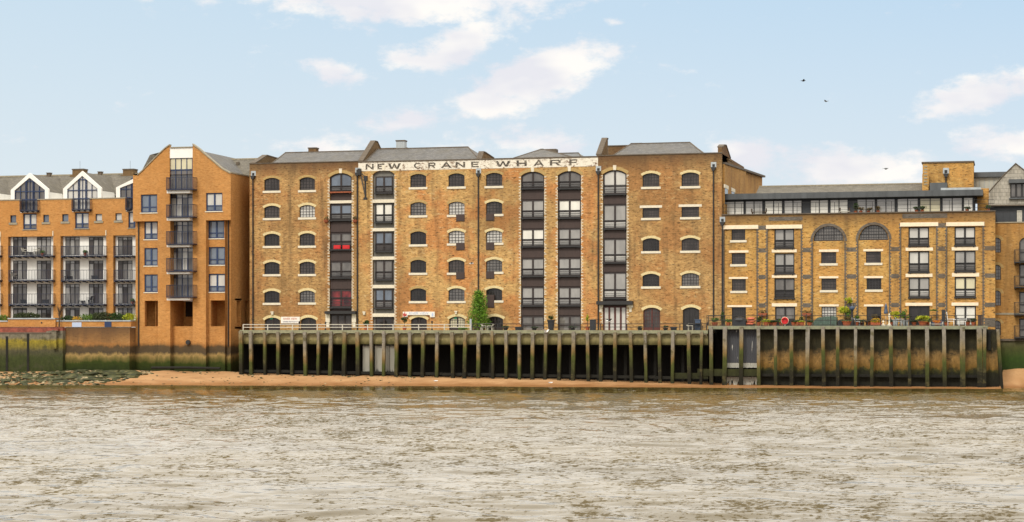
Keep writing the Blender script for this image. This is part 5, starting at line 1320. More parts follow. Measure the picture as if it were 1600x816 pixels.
# dormers, their glazing and small balconies
YD = -.12
for k, (ax, ay, lx, rx, ly, il, ir, bl, br) in enumerate(dorm):
    xa, za = WX(ax, YD), WZ(ax, ay, YD); x0, x1 = WX(lx, YD), WX(rx, YD); zl = WZ(lx, ly, YD); zb_ = ztop - 1.02
    outer = [(x0, zb_), (x0, zl), (xa, za), (x1, zl), (x1, zb_)]; t_ = .42
    i0, i1 = WX(il, YD), WX(ir, YD); ia = (xa, za-.5); zi = WZ(il, ly+.8, YD) 
    q = MB()
    clip = AX1
    if k == 3:
        f = (clip - xa)/(x1 - xa); zc = za + (zl - za)*f if clip > xa else zl + (za-zl)*(clip-x0)/(xa-x0)
        q.prism([(x0, zb_), (x0, zl), (clip, min(zc, za)) , (clip, min(zc, za)-.5), (i0, zi), (i0, zb_)], YD, YD+.25)
        gp_ = [(i0, zb_), (clip, zb_), (clip, zc-.5), (i0, zi)]
    else:
        q.prism([(x0, zb_), (x0, zl), (xa, za), (xa, ia[1]), (i0, zi), (i0, zb_)], YD, YD+.25); q.prism([(x1, zb_), (i1, zb_), (i1, zi), (xa, ia[1]), (xa, za), (x1, zl)], YD, YD+.25)
        gp_ = [(i0, zb_), (i1, zb_), (i1, zi), (xa, ia[1]), (i0, zi)]
    dm = obj('dormer', q, M['render_white'], ab)
    xe = min(x1, clip-.02)
    q = MB()
    rp = [(x0+.05, YD+.26, zl-.25), (xa, YD+.26, za-.1), (x1-.05, YD+.26, zl-.25)]
    if k < 3:
        bk = 6.5
        q.face([rp[0], rp[1], (rp[1][0], bk, rp[1][2]), (rp[0][0], bk, rp[0][2])]); q.face([rp[1], rp[2], (rp[2][0], bk, rp[2][2]), (rp[1][0], bk, rp[1][2])])
        obj('dormer_roof', q, M['slate_brown'], dm)
        q = MB(); q.box(x0+.06, x0+.1, YD+.26, 4, zb_, zl-.27); q.box(x1-.1, x1-.06, YD+.26, 4, zb_, zl-.27); obj('dormer_cheeks', q, M['render_white'], dm, kind='stuff')
    else:
        bk = 6.5; zc2 = min(zc, za)-.12
        q.face([rp[0], (clip, YD+.26, zc2), (clip, bk, zc2), (rp[0][0], bk, rp[0][2])]); obj('dormer_roof', q, M['slate_brown'], dm)
    g = MB(); g.face([(x, YD+.16, z) for x, z in gp_]); obj('pane', g, M['glass_mid' if k % 2 else 'glass_pale'], dm)
    fr = MB(); y0_, y1_ = YD+.06, YD+.155
    def hgt(x):
        return ia[1] - (ia[1]-zi)*abs(x-xa)/abs(((i0 if x < xa else i1))-xa)
    for f in (-.98, -.62, -.28, -.2, .2, .28, .62, .98):
        xx = xa + f*(i1-i0)/2
        if xx > clip-.05: continue
        w__ = .03; fr.box(xx-w__, xx+w__, y0_, y1_, zb_, hgt(xx)-.02)
    fr.box(xa-.025, xa+.025, y0_+.01, y1_, zb_, ia[1]-.1)
    for zz in (zi-.12, zi+ (ia[1]-zi)*.72, ztop+.12):
        hw = (i1-i0)/2 * (1 if zz <= zi else (ia[1]-zz)/(ia[1]-zi)); fr.box(xa-hw, min(xa+hw, clip-.02), y0_-.004, y1_, zz-.035, zz+.035)
    obj('window_frame', fr, M['frame_navy'], dm)
    pb = (313, 328.5) if k < 2 else (311.5, 327) if k == 2 else (310.5, 326)
    balcony(ab, bl-1, br if k < 3 else 203.5, pb[0], pb[1], YA+.05, .55, 'navy_metal', spacing=.16)
    x0b, x1b, z0b, z1b = rect(bl, br, pb[1]+.5, pb[1]+4, YA); q = MB(); q.box(x0b+.05, min(x1b-.05, AX1-.02), YA-.05, YD, z0b, z1b-.14); obj('balcony_slab', q, M['render_white'], ab)
zr3, ze3 = WZ(100, 274.5, 7.2), WZ(100, 303, 3.0)
q = MB(); q.prism([(3.0, ze3), (7.2, zr3), (11.4, ze3), (11.4, ze3-.1), (3.0, ze3-.1)], AX0, AX1-.01, 'x'); mr = obj('roof', q, M['slate_brown'], ab)
q = MB(); q.box(AX0, AX1-.01, 7.12, 7.28, zr3-.02, zr3+.12); obj('ridge', q, M['coping'], mr)
q = MB(); q.box(AX0, AX1-.01, 3.2, 11, ztop-.2, ze3-.11); obj('attic_wall', q, M['render_white'], ab)
for a, b in ((4.5, 15), (89, 99), (171, 182)):
    r_ = rect(a, b, 306, 313.5, 3.15); q = MB(); q.box(r_[0], r_[1], 3.12, 3.19, r_[2], r_[3]); fr = obj('attic_window', q, M['frame_dark'], ab)
    q = MB(); q.box(r_[0]+.08, r_[1]-.08, 3.1, 3.12, r_[2]+.08, r_[3]-.08); obj('pane', q, M['glass_mid'], fr)
for (a, b) in ((113, 130.2), (192, 208.5)):
    x0, x1, z0, z1 = rect(a, b, 263.8, 275, 6.8); q = MB(); q.box(x0, x1, 6.8, 7.8, z0-.5, z1-.12); ch = obj('chimney', q, M['dark_brick'], mr); q = MB(); q.box(x0-.05, x1+.05, 6.75, 7.85, z1-.12, z1); obj('chimney_cap', q, M['coping_dark'], ch)
    q = MB(); q.box(x0-.28, x0-.003, 6.8, 7.6, z0-.5, z0+.1); obj('chimney_shoulder', q, M['dark_brick'], ch)
    q = MB(); xx = (x0+x1)/2; q.tube([(xx, 7.3, z1), (xx, 7.3, z1+.9)], .012, 4); obj('aerial', q, M['black_metal'], ch)
for a in (73, 153, -12):
    x0, x1, z0, z1 = rect(a, a+5.5, 274.5, 280, 7.0); q = MB(); q.box(x0, x1, 6.95, 7.4, zr3-.2, zr3+.28); q.box(x0-.04, x1+.04, 6.9, 7.45, zr3+.28, zr3+.34); obj('roof_vent', q, M['coping_dark'], mr)

# ------------------------------------------------------------------ terrace and river walls, left
def wallthing(name, label, cat, x0, x1, y0, y1, z0, z1, mat, group=None):
    q = MB(); q.box(x0, x1, y0, y1, z0, z1); o = obj(name, q, M[mat], loc=((x0+x1)/2, y0, z0)); o['label'] = label; o['category'] = cat
    if group: o['group'] = group
    return o
YR1, YR2 = -3.3, -2.7
xs1, xs2 = WX(98, YR1), TX0 + .0
zr0, zr1 = -.3, WZ(50, 512, YR1)
rw1 = wallthing('river_wall', 'stained concrete river wall with a faded red band, left end of the photo', 'river wall', AX0, xs1, YR1, YA-.6, zr0, zr1, 'quay_concrete')
for px in (11, 44): 
    q = MB(); x = WX(px, YR1); q.box(x-.12, x+.12, YR1-.06, YR1-.003, .2, zr1-.6 if px == 44 else zr1-.9); obj('joint_rib', q, M['mud_dark'], rw1)
q = MB(); x0, x1 = WX(80, YR1), WX(98, YR1); q.box(x0+.3, x0+.75, YR1-.35, YR1-.003, WZ(88, 545, YR1), WZ(88, 517, YR1)); q.box(x0+.1, x0+.95, YR1-.42, YR1-.003, WZ(88, 517, YR1), WZ(88, 514, YR1)); obj('concrete_buttress', q, M['quay_concrete'], rw1)
q = MB(); q.box(AX0, x0, YR1-.05, YR1-.003, WZ(40, 521.5, YR1), WZ(40, 520, YR1)); obj('ledge', q, M['coping_dark'], rw1)
q = MB(); q.box(AX0, WX(72, YR1), YR1-.012, YR1-.001, WZ(40, 519.5, YR1), WZ(40, 513.2, YR1)); obj('red_band', q, M['faded_red'], rw1)
q = MB(); q.box(AX0, xs1, YR1-.04, YR1+.4, zr1+.003, zr1+.07); obj('coping', q, M['quay_concrete'], rw1)
rw2 = wallthing('river_wall', 'orange brick river wall with green algae at its foot, between concrete wall and tower', 'river wall', xs1+.003, xs2, YR2, YA-.6, zr0, zr1, 'river_brick')
q = MB(); zl_ = WZ(150, 551.5, YR2); q.box(xs1+.01, xs2, YR2-.12, YR2-.003, .3, zl_); obj('plinth', q, M['river_brick'], rw2)
q = MB(); q.box(xs1+.003, xs2, YR2-.04, YR2+.4, zr1+.003, zr1+.06); obj('coping', q, M['coping_dark'], rw2)
# low planter wall on top
segs = [(-172, 12.5, 503, -2.6), (12.5, 86.5, 499, -2.75), (86.5, 213, 502.5, -2.5)]
labs = ['low orange brick planter wall at the far left on top of the concrete river wall', 'taller orange brick planter wall with a round hole, below the clipped dark hedge', 'low orange brick planter wall beside the navy gate, on top of the brick river wall']
pw = []
for (a, b, py, y), lb in zip(segs, labs):
    x0, x1 = WX(a, y), min(WX(b, y), TX0-.003); zt = WZ((max(a, 0)+b)/2, py, y)
    o = wallthing('planter_wall', lb, 'low wall', x0+.003, x1, y, y+1.3, zr1+.075, zt, 'orange_brick'); pw.append((x0, x1, zt, y))
    q = MB(); q.box(x0, x1+.002, y-.08, y+1.3, zt+.003, zt+.13); obj('coping', q, M['zinc'], o)
o_ = bpy.data.objects['planter_wall.001']; a = p(65, 504.5, -2.75); q = MB(); q.tube([(a[0], -2.76, a[2]), (a[0], -2.7, a[2])], .09, 10); obj('drain_hole', q, M['frame_dark'], o_)
x0, x1, z0, z1 = rect(163.5, 174, 500.5, 511.6, -2.53)
q = MB(); q.box(x0, x1, -2.56, -2.505, z0, z1)
for k in range(1, 5): q.box(x0+(x1-x0)*k/5-.012, x0+(x1-x0)*k/5+.012, -2.575, -2.56, z0, z1)
g_ = obj('gate', q, M['frame_navy'], loc=(x0, -2.5, z0)); g_['label'] = 'small navy metal gate set in the low brick planter wall'; g_['category'] = 'gate'
x0, x1, z0, z1 = rect(112.7, 127.3, 503.8, 511.4, -2.53)
q = MB(); q.box(x0, x1, -2.55, -2.51, z0, z1); g_ = obj('sign_board', q, M['sign_blue_panel'], loc=(x0, -2.5, z0)); g_['label'] = 'blank pale blue board fixed to the low brick planter wall'; g_['category'] = 'sign'
q = MB(); x0, x1, z0, z1 = rect(90.5, 94, 478, 512, -2.9)

# ------------------------------------------------------------------ greenery
def leaves(mb, c, r, n, size, shape='ellipsoid', up=.3, clump=None):
    cx, cy, cz = c; rx, ry, rz = r
    cl = [(random.uniform(-1, 1), random.uniform(-1, 1), random.uniform(-1, 1), random.uniform(.3, .55)) for _ in range(clump)] if clump else None
    for _ in range(n):
        while True:
            if cl:
                q_ = random.choice(cl); d = Vector((random.gauss(0, 1), random.gauss(0, 1), random.gauss(0, 1))).normalized() * q_[3]
                u = Vector((q_[0]*.75, q_[1]*.75, q_[2]*.75)) + d
                if u.length > 1.12: continue
            else: u = Vector((random.uniform(-1, 1), random.uniform(-1, 1), random.uniform(-1, 1)))
            if shape == 'cone':
                w_ = max(.02, max(0., 1 - (u.z+1)/2) ** .62 * (1 if u.z > -.8 else .8)); rad = math.hypot(u.x, u.y)
                if cl: u.x *= w_; u.y *= w_; break
                if rad > 1 or rad < .55*random.random(): continue
                u.x *= w_; u.y *= w_; break
            if u.length <= 1.12: break
        s = size * random.uniform(.6, 1.3); pp_ = Vector((cx + u.x*rx, cy + u.y*ry, cz + u.z*rz))
        a = Vector((random.gauss(0, 1), random.gauss(0, 1), random.gauss(0, 1))).normalized(); b = a.cross(Vector((random.gauss(0, 1), random.gauss(0, 1), random.gauss(0, 1)))).normalized()
        mb.face([pp_ - a*s, pp_ - b*s*.5, pp_ + a*s, pp_ + b*s*.5])
    return mb
def plant(px, py0, py1, wpx, Y, zbase, label, lm='leaf_mid', pot='terracotta', potw=.22, poth=.35, n=260, size=.07, name='potted_plant', cat='plant', stem=True, shape='ellipsoid', group=None, stemh=0.):
    x = WX(px, Y); zt = WZ(px, py0, Y); zb = max(WZ(px, py1, Y), zbase + (poth if pot else 0)); rx = wpx/16.6/2*1.25; n = int(n*1.4)
    t_ = thing(name, label, cat, (x, Y, zbase), group)
    if pot: q = MB(); q.lathe(x, Y, [(potw*.7, zbase), (potw, zbase+poth*.9), (potw*1.1, zbase+poth*.9), (potw*1.1, zbase+poth), (potw*.9, zbase+poth), (potw*.85, zbase+poth*.93)], 12); obj('pot', q, M[pot], t_)
    if stem:
        q = MB(); q.tube([(x, Y, zbase + (poth*.9 if pot else 0)), (x+.02, Y, zb+.1), (x, Y, (zb+zt)/2)], .03, 5)
        for k in range(3): q.tube([(x, Y, zb), (x+random.uniform(-.6, .6)*rx, Y+random.uniform(-.1, .1), zb+(zt-zb)*.6)], .015, 4)
        obj('stem', q, M['bark'], t_)
    q = MB(); leaves(q, (x, Y, (zb+zt)/2), (rx, min(rx, .6), (zt-zb)/2), n, size, shape, clump=None if n < 200 else 9); obj('foliage', q, M[lm], t_, kind='stuff')
    return t_
# conical evergreen on the long wharf
Yt = -1.6; x = WX(748.5, Yt)
tr = thing('conical_evergreen', 'tall cone shaped green evergreen tree standing on the long wharf', 'tree', (x, Yt, ZD))
q = MB(); q.tube([(x, Yt, ZD), (x+.03, Yt, ZD+1.4), (x, Yt, ZD+3.3)], [.11, .08, .02], 7)
for k in range(26): z = ZD+.5+k*.11; a = k*2.4; l = .9*(1-k/30); q.tube([(x, Yt, z), (x+l*math.cos(a), Yt+l*math.sin(a), z+.25)], [.025, .008], 4)
obj('trunk', q, M['bark'], tr)
q = MB(); zt_ = WZ(748, 452, Yt)
for k in range(64):
    f = (k+.5)/64; z = ZD+.25 + (zt_-.3-ZD-.25)*f; w_ = 1.6*(1-f)**.62*(.8 if f < .1 else 1)*random.uniform(.72, 1.08); a = k*2.399
    rr = w_*random.uniform(.5, .92); leaves(q, (x+rr*math.cos(a)*.88, Yt+rr*math.sin(a)*.88, z), (.4, .4, .36), 85, .07)
for k in range(30):
    f = random.random()**.8; leaves(q, (x, Yt, ZD+.4+(zt_-ZD-.5)*f), (.95*(1-f)**.6, .95*(1-f)**.6, .25), 40, .07)
obj('crown', q, M['leaf_cypress'], tr, kind='stuff')
q = MB(); q.box(x-.45, x+.45, Yt-.4, Yt+.4, ZD, ZD+.4); obj('planter', q, M['bark'], tr)
def hedge(a, b, py0, Y, zb, label, lm, size=.08, cat='hedge', dens=1.):
    x0, x1 = WX(a, Y), WX(b, Y); zt = WZ((a+b)/2, py0, Y); q = MB(); n = int((x1-x0)*(zt-zb)*620*dens)
    m_ = int((x1-x0)/.32)+1
    for k in range(m_):
        f = (k+.5)/m_; hh = (zt-zb)*(.82+.18*math.sin(math.pi*f))*random.uniform(.85, 1.05)
        leaves(q, (x0+(x1-x0)*f, Y, zb+hh/2), (.32, .35, hh/2), max(30, n//m_), size)
    r = obj('hedge', q, M[lm], loc=((x0+x1)/2, Y, zb)); r['label'] = label; r['category'] = cat; return r
zpl = WZ(50, 499, -2.4)
hedge(23.5, 60, 488, -2.1, zpl, 'long low clipped brown-green hedge on the taller planter wall', 'leaf_hedge', dens=1.6)
hedge(-4, 12, 492, -2.1, zpl-.2, 'small green and yellow shrub at the far left corner of the terrace', 'leaf_mid')
hedge(96, 114, 492.5, -2.0, zpl-.2, 'low dark leafy planting right of the bare tree on the terrace', 'leaf_dark')
hedge(115, 128, 494, -2.0, zpl-.2, 'orange and yellow flowering plants on the terrace above the pale board', 'leaf_flower', dens=.7)
hedge(126, 145, 490, -2.0, zpl-.2, 'loose pale green shrub between the flowers and the rounded bush', 'leaf_mid')
hedge(147, 172, 486.5, -2.0, zpl-.2, 'rounded dark evergreen bush on the terrace above the navy gate', 'leaf_hedge', dens=1.6)
hedge(173, 193, 488, -2.0, zpl-.2, 'rounded mid green bush on the terrace right of the gate', 'leaf_dark', dens=1.4)
hedge(194, 210, 489.5, -2.0, zpl-.2, 'yellow-green shrub on the terrace beside the orange tower', 'leaf_lime', dens=1.)
# bare tree in front of the planter wall
Yb = -2.85; x = WX(92.5, Yb); zb_ = zr1
bt = thing('bare_tree', 'thin bare branched tree growing against the brick pier on the terrace', 'tree', (x, Yb, zb_))
q = MB(); zt_ = WZ(92, 476, Yb); q.tube([(x, Yb, zb_), (x+.03, Yb, zb_+1.0), (x-.02, Yb, zb_+1.5)], [.09, .07, .05], 6); obj('trunk', q, M['bark'], bt)
q = MB()
for k in range(16):
    a = random.uniform(-1.1, 1.1); l = random.uniform(.6, 1.1); s0 = Vector((x, Yb, zb_+random.uniform(.9, 1.5))); e0 = s0 + Vector((math.sin(a)*l*.6, random.uniform(-.2, .2), l*math.cos(a*.7)))
    q.tube([s0, e0], [.03, .012], 4)
    for j in range(3): q.tube([s0.lerp(e0, .4+.2*j), s0.lerp(e0, .4+.2*j) + Vector((random.uniform(-.25, .25), random.uniform(-.1, .1), random.uniform(.1, .35)))], [.014, .006], 3)
obj('branches', q, M['bark'], bt, kind='stuff')

# ------------------------------------------------------------------ rocks and rubble on the foreshore
def rock(px, q_, rx, ry, rz, mat='weedy_rock'):
    x = WX(px, -6); y, z = sand_z(x, q_); mb = MB(); mb.blob((x, y, z+rz*.15), (rx, ry, rz), 9, 5, .28)
    o = obj('boulder', mb, M[mat], loc=(x, y, z)); o['category'] = 'rock'; o['group'] = 'boulders on the foreshore'
    land = [(-5, 'at the left edge of the photo'), (15, 'below the left wall rib'), (35, 'between the two wall ribs'), (52, 'below the second wall rib'), (72, 'left of the concrete buttress'), (94, 'below the concrete buttress'), (112, 'just right of the concrete buttress'), (130, 'below the pale blue board'), (146, 'between the pale board and the navy gate'), (160, 'just left of the navy gate'), (176, 'below the navy gate'), (192, 'below the rounded green bush'), (206, 'left of the orange tower'), (999, 'by the left corner of the orange tower')]
    where = next(b for a, b in land if px < a); zone = 'near the wall' if q_ < .33 else 'halfway down the shore' if q_ < .66 else "near the water's edge"
    o['label'] = ('flat weedy boulder ' if mat == 'weedy_rock' else 'pale bare stone ') + zone + ' ' + where
    return o
for px, q_, rx, ry, rz in [(10, .55, 1.6, 1.2, .35), (-12, .5, 1.3, 1, .4), (24, .72, .8, .6, .22), (96, .30, 1.0, .7, .3), (78, .25, .8, .6, .25), (118, .12, .7, .6, .3), (140, .10, .6, .5, .25), (155, .32, 1.2, .8, .3), (172, .25, 1.3, .9, .38), (186, .35, 1.2, .9, .35),
                           (198, .22, 1.1, .7, .38), (212, .3, .9, .7, .36), (205, .5, 1., .7, .25), (165, .55, 1.3, .8, .24), (145, .6, .9, .8, .25), (182, .68, 1.2, .8, .22), (128, .38, .9, .6, .25), (110, .5, .8, .6, .2), (90, .62, .9, .6, .22), (68, .45, .5, .5, .2),
                           (54, .3, .5, .4, .2), (150, .8, 1., .6, .16), (120, .75, .8, .6, .16), (100, .82, .7, .5, .14), (208, .72, .7, .5, .18), (222, .45, .6, .5, .2), (60, .7, .6, .5, .16), (137, .72, .8, .6, .3)]:
    rock(px, q_, rx, ry*1.6, rz)
for px, q_, r in [(167, .62, .35), (170, .7, .25), (48, .2, .25), (58, .22, .2), (125, .08, .25), (133, .9, .22), (30, .85, .22), (90, .9, .22), (196, .84, .25)]: rock(px, q_, r, r, r*.7, 'pale_rock')
rb = MB()
for k in range(1500):
    px = random.choice([random.gauss(150, 45), random.uniform(-30, 225)]); q_ = min(1.02, abs(random.gauss(.45, .3)))
    if px > 232 or px < -150: continue
    x = WX(px, -6) + random.uniform(-.3, .3); y, z = sand_z(x, q_); s = random.uniform(.06, .24)
    rb.blob((x, y, z+s*.15), (s*1.3, s*1.5, s*.5), 5, 3, .3, m=0 if random.random() < .68 else 1)
for k in range(260):
    px = random.uniform(232, 640); q_ = random.choice([random.uniform(.0, .1), random.uniform(.1, 1)]); x = WX(px, -8); y, z = sand_z(x, q_); s = random.uniform(.03, .11)
    rb.blob((x, y, z+s*.1), (s*1.4, s, s*.45), 5, 3, .3, m=random.choice([0, 0, 1]))
o = obj('rubble', rb, [M['weedy_rock'], M['pale_rock']], loc=(WX(150, -6), -6, .6), kind='stuff'); o['label'] = 'weedy stones and rubble strewn over the left foreshore'; o['category'] = 'rubble'
q = MB(); x = WX(290, -2.6)
for a, b in ((238, 345),): q.tube([(WX(a, -2.6), -2.75, 1.38), (WX((a+b)/2, -2.6), -2.8, 1.42), (WX(b, -2.6), -2.75, 1.36)], .13, 7)
o = obj('timber_baulk', q, M['mud_dark'], loc=(x, -2.7, 1.3)); o['label'] = 'dark timber baulk lying along the foot of the orange tower'; o['category'] = 'timber'

# ------------------------------------------------------------------ railings on the wharves
def railing(name, label, a, b, Y, zb, hgt, mat, step, rails=(1., .5), r=.028, group=None):
    x0, x1 = WX(a, Y), WX(b, Y); t_ = thing(name, label, 'railing', ((x0+x1)/2, Y, zb), group)
    n = max(1, round((x1-x0)/step)); proto = None
    for k in range(n+1):
        x = x0 + (x1-x0)*k/n
        if proto is None:
            q = MB(); q.box(x-r*1.2, x+r*1.2, Y-r, Y+r, zb, zb+hgt); proto = obj('post', q, M[mat], t_); px_ = x
        else: c = proto.copy(); COL.objects.link(c); c.location = (x-px_, 0, 0)
    for f in rails: q = MB(); q.box(x0, x1, Y-r*.8-.002, Y+r*.8+.002, zb+hgt*f-r, zb+hgt*f+r); obj('rail', q, M[mat], t_)
    return t_
railing('railing', 'pale two-rail railing along the left half of the long wharf', 380, 735, YP+.2, ZD, .55, 'rail_white', 2.6, r=.035)
railing('railing', 'low thin black railing along the right half of the long wharf', 738, 1104, YP+.25, ZD, .6, 'black_metal', 2.4, r=.03)
railing('railing', 'taller thin black railing along the terrace wharf with pot plants', 1107, 1535, YP+.2, ZF, .95, 'black_metal', 2.3, (1., .55, .08), r=.026)
t_ = thing('step_fence', 'short black fence panel at the step between the two wharves', 'fence', (WX(1108, YP+.5), YP+.5, ZD))
q = MB(); x0, x1 = WX(1104, YP+.5), WX(1133, YP+.5); q.box(x0, x1, YP+.48, YP+.52, ZD+1.35, ZD+1.4); q.box(x0, x0+.04, YP+.48, YP+.52, ZD, ZD+1.38); q.box(x1-.04, x1, YP+.48, YP+.52, ZF, ZD+1.38); obj('frame', q, M['black_metal'], t_)
q = MB()
for k in range(16): xx = x0 + (x1-x0)*(k+.5)/16; q.box(xx-.012, xx+.012, YP+.49, YP+.51, ZF+.0, ZD+1.35)
obj('bars', q, M['black_metal'], t_, kind='stuff')

# ------------------------------------------------------------------ signs
def text(parent, s, x, z, Y, size, mat, sx=1., name='lettering', align='CENTER'):
    cu = bpy.data.curves.new(name, 'FONT'); cu.body = s; cu.size = size; cu.align_x = align; cu.align_y = 'CENTER'; cu.extrude = .004
    cu.materials.append(M[mat]); tmp = bpy.data.objects.new('tmp', cu); COL.objects.link(tmp); bpy.context.view_layer.update()
    me = bpy.data.meshes.new_from_object(tmp.evaluated_get(bpy.context.evaluated_depsgraph_get())); bpy.data.objects.remove(tmp)
    o = bpy.data.objects.new(name, me); COL.objects.link(o); o.parent = parent
    o.location = Vector((x, Y, z)) - wloc(parent); o.rotation_euler = (R(90), 0, 0); o.scale = (sx, 1, 1); return o
Ys = -.12
x0, x1, z0, z1 = rect(439, 468.3, 495.2, 505.4, Ys)
sg = thing('sign', 'white rectangular restaurant sign between two arched doors of the left warehouse', 'sign', ((x0+x1)/2, Ys, z0))
q = MB(); q.box(x0, x1, Ys-.02, Ys+.1, z0, z1); obj('board', q, M['sign_white'], sg)
text(sg, 'RIVER VIEW', (x0+x1)/2, z0+(z1-z0)*.68, Ys-.03, .3, 'orange_cushion', .95); text(sg, 'CHINESE RESTAURANT', (x0+x1)/2, z0+(z1-z0)*.24, Ys-.03, .17, 'sign_blue', .9)
x0, x1, z0, z1 = rect(629.5, 679.2, 487.2, 492.4, Ys); zlo = WZ(655, 495.8, Ys)
sg = thing('sign', 'long white banner sign reading RIVER VIEW with red emblem above an arched door', 'sign', ((x0+x1)/2, Ys, z0))
q = MB(); w_ = (x1-x0)
q.prism([(x0, zlo), (x0+w_*.135, zlo), (x0+w_*.15, z0), (x1-w_*.16, z0), (x1-w_*.135, zlo), (x1, zlo), (x1, z1), (x0, z1)], Ys-.02, Ys+.1); obj('board', q, M['sign_white'], sg)
text(sg, 'RIVER VIEW', x0+w_*.5, (z0+z1)/2, Ys-.03, .34, 'sign_blue_panel', 1.15)
q = MB(); cx_ = x0+w_*.065; q.prism([(cx_-.16, zlo+.08), (cx_+.16, zlo+.1), (cx_+.2, zlo+.36), (cx_+.05, zlo+.3), (cx_+.0, zlo+.56), (cx_-.08, zlo+.34), (cx_-.2, zlo+.4)], Ys-.035, Ys-.02); obj('emblem', q, M['sign_red'], sg)
q = MB(); cx_ = x1-w_*.065; q.prism([(cx_-.1, zlo+.1), (cx_+.1, zlo+.1), (cx_+.1, zlo+.34), (cx_, zlo+.46), (cx_-.1, zlo+.34)], Ys-.035, Ys-.02); obj('emblem', q, M['sign_blue_panel'], sg)
for px, py, lb in ((424, 497.6, 'small green exit sign in the left arched doorway of the left warehouse'), (711.5, 496.8, 'small green exit sign in the pale arched doorway of the middle warehouse')):
    x0, x1, z0, z1 = rect(px-2.2, px+2.2, py-.4, py+1.3, .12); q = MB(); q.box(x0, x1, .1, .15, z0, z1); o = obj('exit_sign', q, M['sign_green'], loc=(x0, .1, z0)); o['label'] = lb; o['category'] = 'sign'
for px, py, Y_, lb in ((425.5, 487.8, -.1, 'small cream bulkhead lamp above the leftmost arched door'), (712.5, 486.8, -.1, 'small cream bulkhead lamp above the pale arched door in the middle warehouse'), (569, 487.8, -.1, 'small cream bulkhead lamp on the brick pier right of the left canopy')):
    x0, x1, z0, z1 = rect(px-2.2, px+2.2, py-.9, py+.9, Y_); q = MB(); q.box(x0, x1, -.2, -.003, z0, z1); q.box(x0+.05, x1-.05, -.17, -.003, z0-.2, z0, 0); o = obj('wall_lamp', q, M['stone_white'], loc=(x0, -.1, z0)); o['label'] = lb; o['category'] = 'wall lamp'; o['group'] = 'wall lamps above the doors'

# ------------------------------------------------------------------ lamp posts on the long wharf
for px, hh, lb in ((467.6, 502.5, 'short black lantern post right of the rectangular sign'), (508.6, 503.5, 'short black lantern post left of the canopied door'), (675, 502, 'short dark bollard lamp below the right end of the long banner sign')):
    Y_ = -3.6; x = WX(px, Y_); zt = WZ(px, hh, Y_)
    t_ = thing('lantern_post', lb, 'lamp post', (x, Y_, ZD), 'lantern posts on the wharf')
    q = MB(); q.tube([(x, Y_, ZD), (x, Y_, zt-.25)], .035, 6); q.lathe(x, Y_, [(.09, ZD), (.09, ZD+.12), (.04, ZD+.16)], 8); obj('post', q, M['black_metal'], t_)
    q = MB(); q.lathe(x, Y_, [(.05, zt-.27), (.1, zt-.05), (.12, zt-.04), (.02, zt+.05)], 6); obj('lantern', q, M['black_metal'], t_)
Y_ = -3.4; x = WX(735.5, Y_); q = MB(); q.box(x-.09, x+.09, Y_-.05, Y_+.05, ZD, WZ(735, 498.5, Y_)); o = obj('service_post', q, M['zinc'], loc=(x, Y_, ZD)); o['label'] = 'pale upright service post left of the cone-shaped evergreen'; o['category'] = 'post'

# ------------------------------------------------------------------ plants along the long wharf
plant(572, 500, 512, 9, -2.6, ZD, 'spiky palm-like pot plant right of the left downpipe', 'leaf_dark', n=220, size=.1, shape='ellipsoid')
plant(632, 494.5, 504, 9, -2.2, ZD, 'ball-headed standard pot plant under the left end of the banner sign', 'leaf_dark', n=420, size=.05)
plant(724, 511, 515.5, 14, -3., ZD, 'low green trailing plant by the pale arched door', 'leaf_mid', pot=None, n=240, size=.06, stem=False)
plant(861, 493, 499, 7, -2.0, ZD, 'clipped ball standard in a tall black planter between the two brown bays', 'leaf_dark', pot='black_cover', potw=.36, poth=1.0, n=420, size=.045)
plant(918, 491, 503, 6, -2.0, ZD, 'slim ochre conifer in a pot right of the second brown bay', 'leaf_lime', n=260, size=.05, shape='cone')
def bxthing(name, label, cat, px0, px1, py0, zb, Y, d, mat, group=None, panels=3):
    x0, x1 = WX(px0, Y), WX(px1, Y); zt = WZ((px0+px1)/2, py0, Y); t_ = thing(name, label, cat, ((x0+x1)/2, Y, zb), group)
    q = MB(); q.box(x0, x1, Y, Y+d, zb, zt-.05); obj('body', q, M[mat], t_)
    q = MB(); q.box(x0-.04, x1+.04, Y-.04, Y+d+.04, zt-.05, zt+.02); obj('lid', q, M[mat], t_)
    for k in range(panels):
        a = x0 + (x1-x0)*(k+.12)/panels; b = x0 + (x1-x0)*(k+.88)/panels; q = MB(); q.box(a, b, Y-.02, Y-.002, zb+.08, zt-.14); obj('slat', q, M[mat], t_)
    return t_
bxthing('tall_planter', 'tall black slatted planter box right of the second brown bay', 'planter', 921.5, 929.5, 499.5, ZD, -2.4, .6, 'black_cover')
bxthing('storage_box', 'low black storage bench on the wharf left of the brown bays', 'storage box', 805, 815, 511.5, ZD, -3.8, .6, 'black_cover')
bxthing('storage_box', 'black bench on the wharf right of the maroon arched door', 'storage box', 1048, 1056, 512, ZD, -3.8, .5, 'black_cover')
def table(px0, px1, py0, zb, Y, label, mat='black_metal', name='table', cat='table'):
    x0, x1 = WX(px0, Y), WX(px1, Y); zt = WZ((px0+px1)/2, py0, Y); t_ = thing(name, label, cat, ((x0+x1)/2, Y, zb))
    q = MB(); q.box(x0, x1, Y-.35, Y+.35, zt-.04, zt); obj('table_top', q, M[mat], t_)
    for a in (x0+.05, x1-.05):
        for b in (Y-.3, Y+.3): q = MB(); q.box(a-.025, a+.025, b-.025, b+.025, zb, zt-.04); obj('leg', q, M[mat], t_)
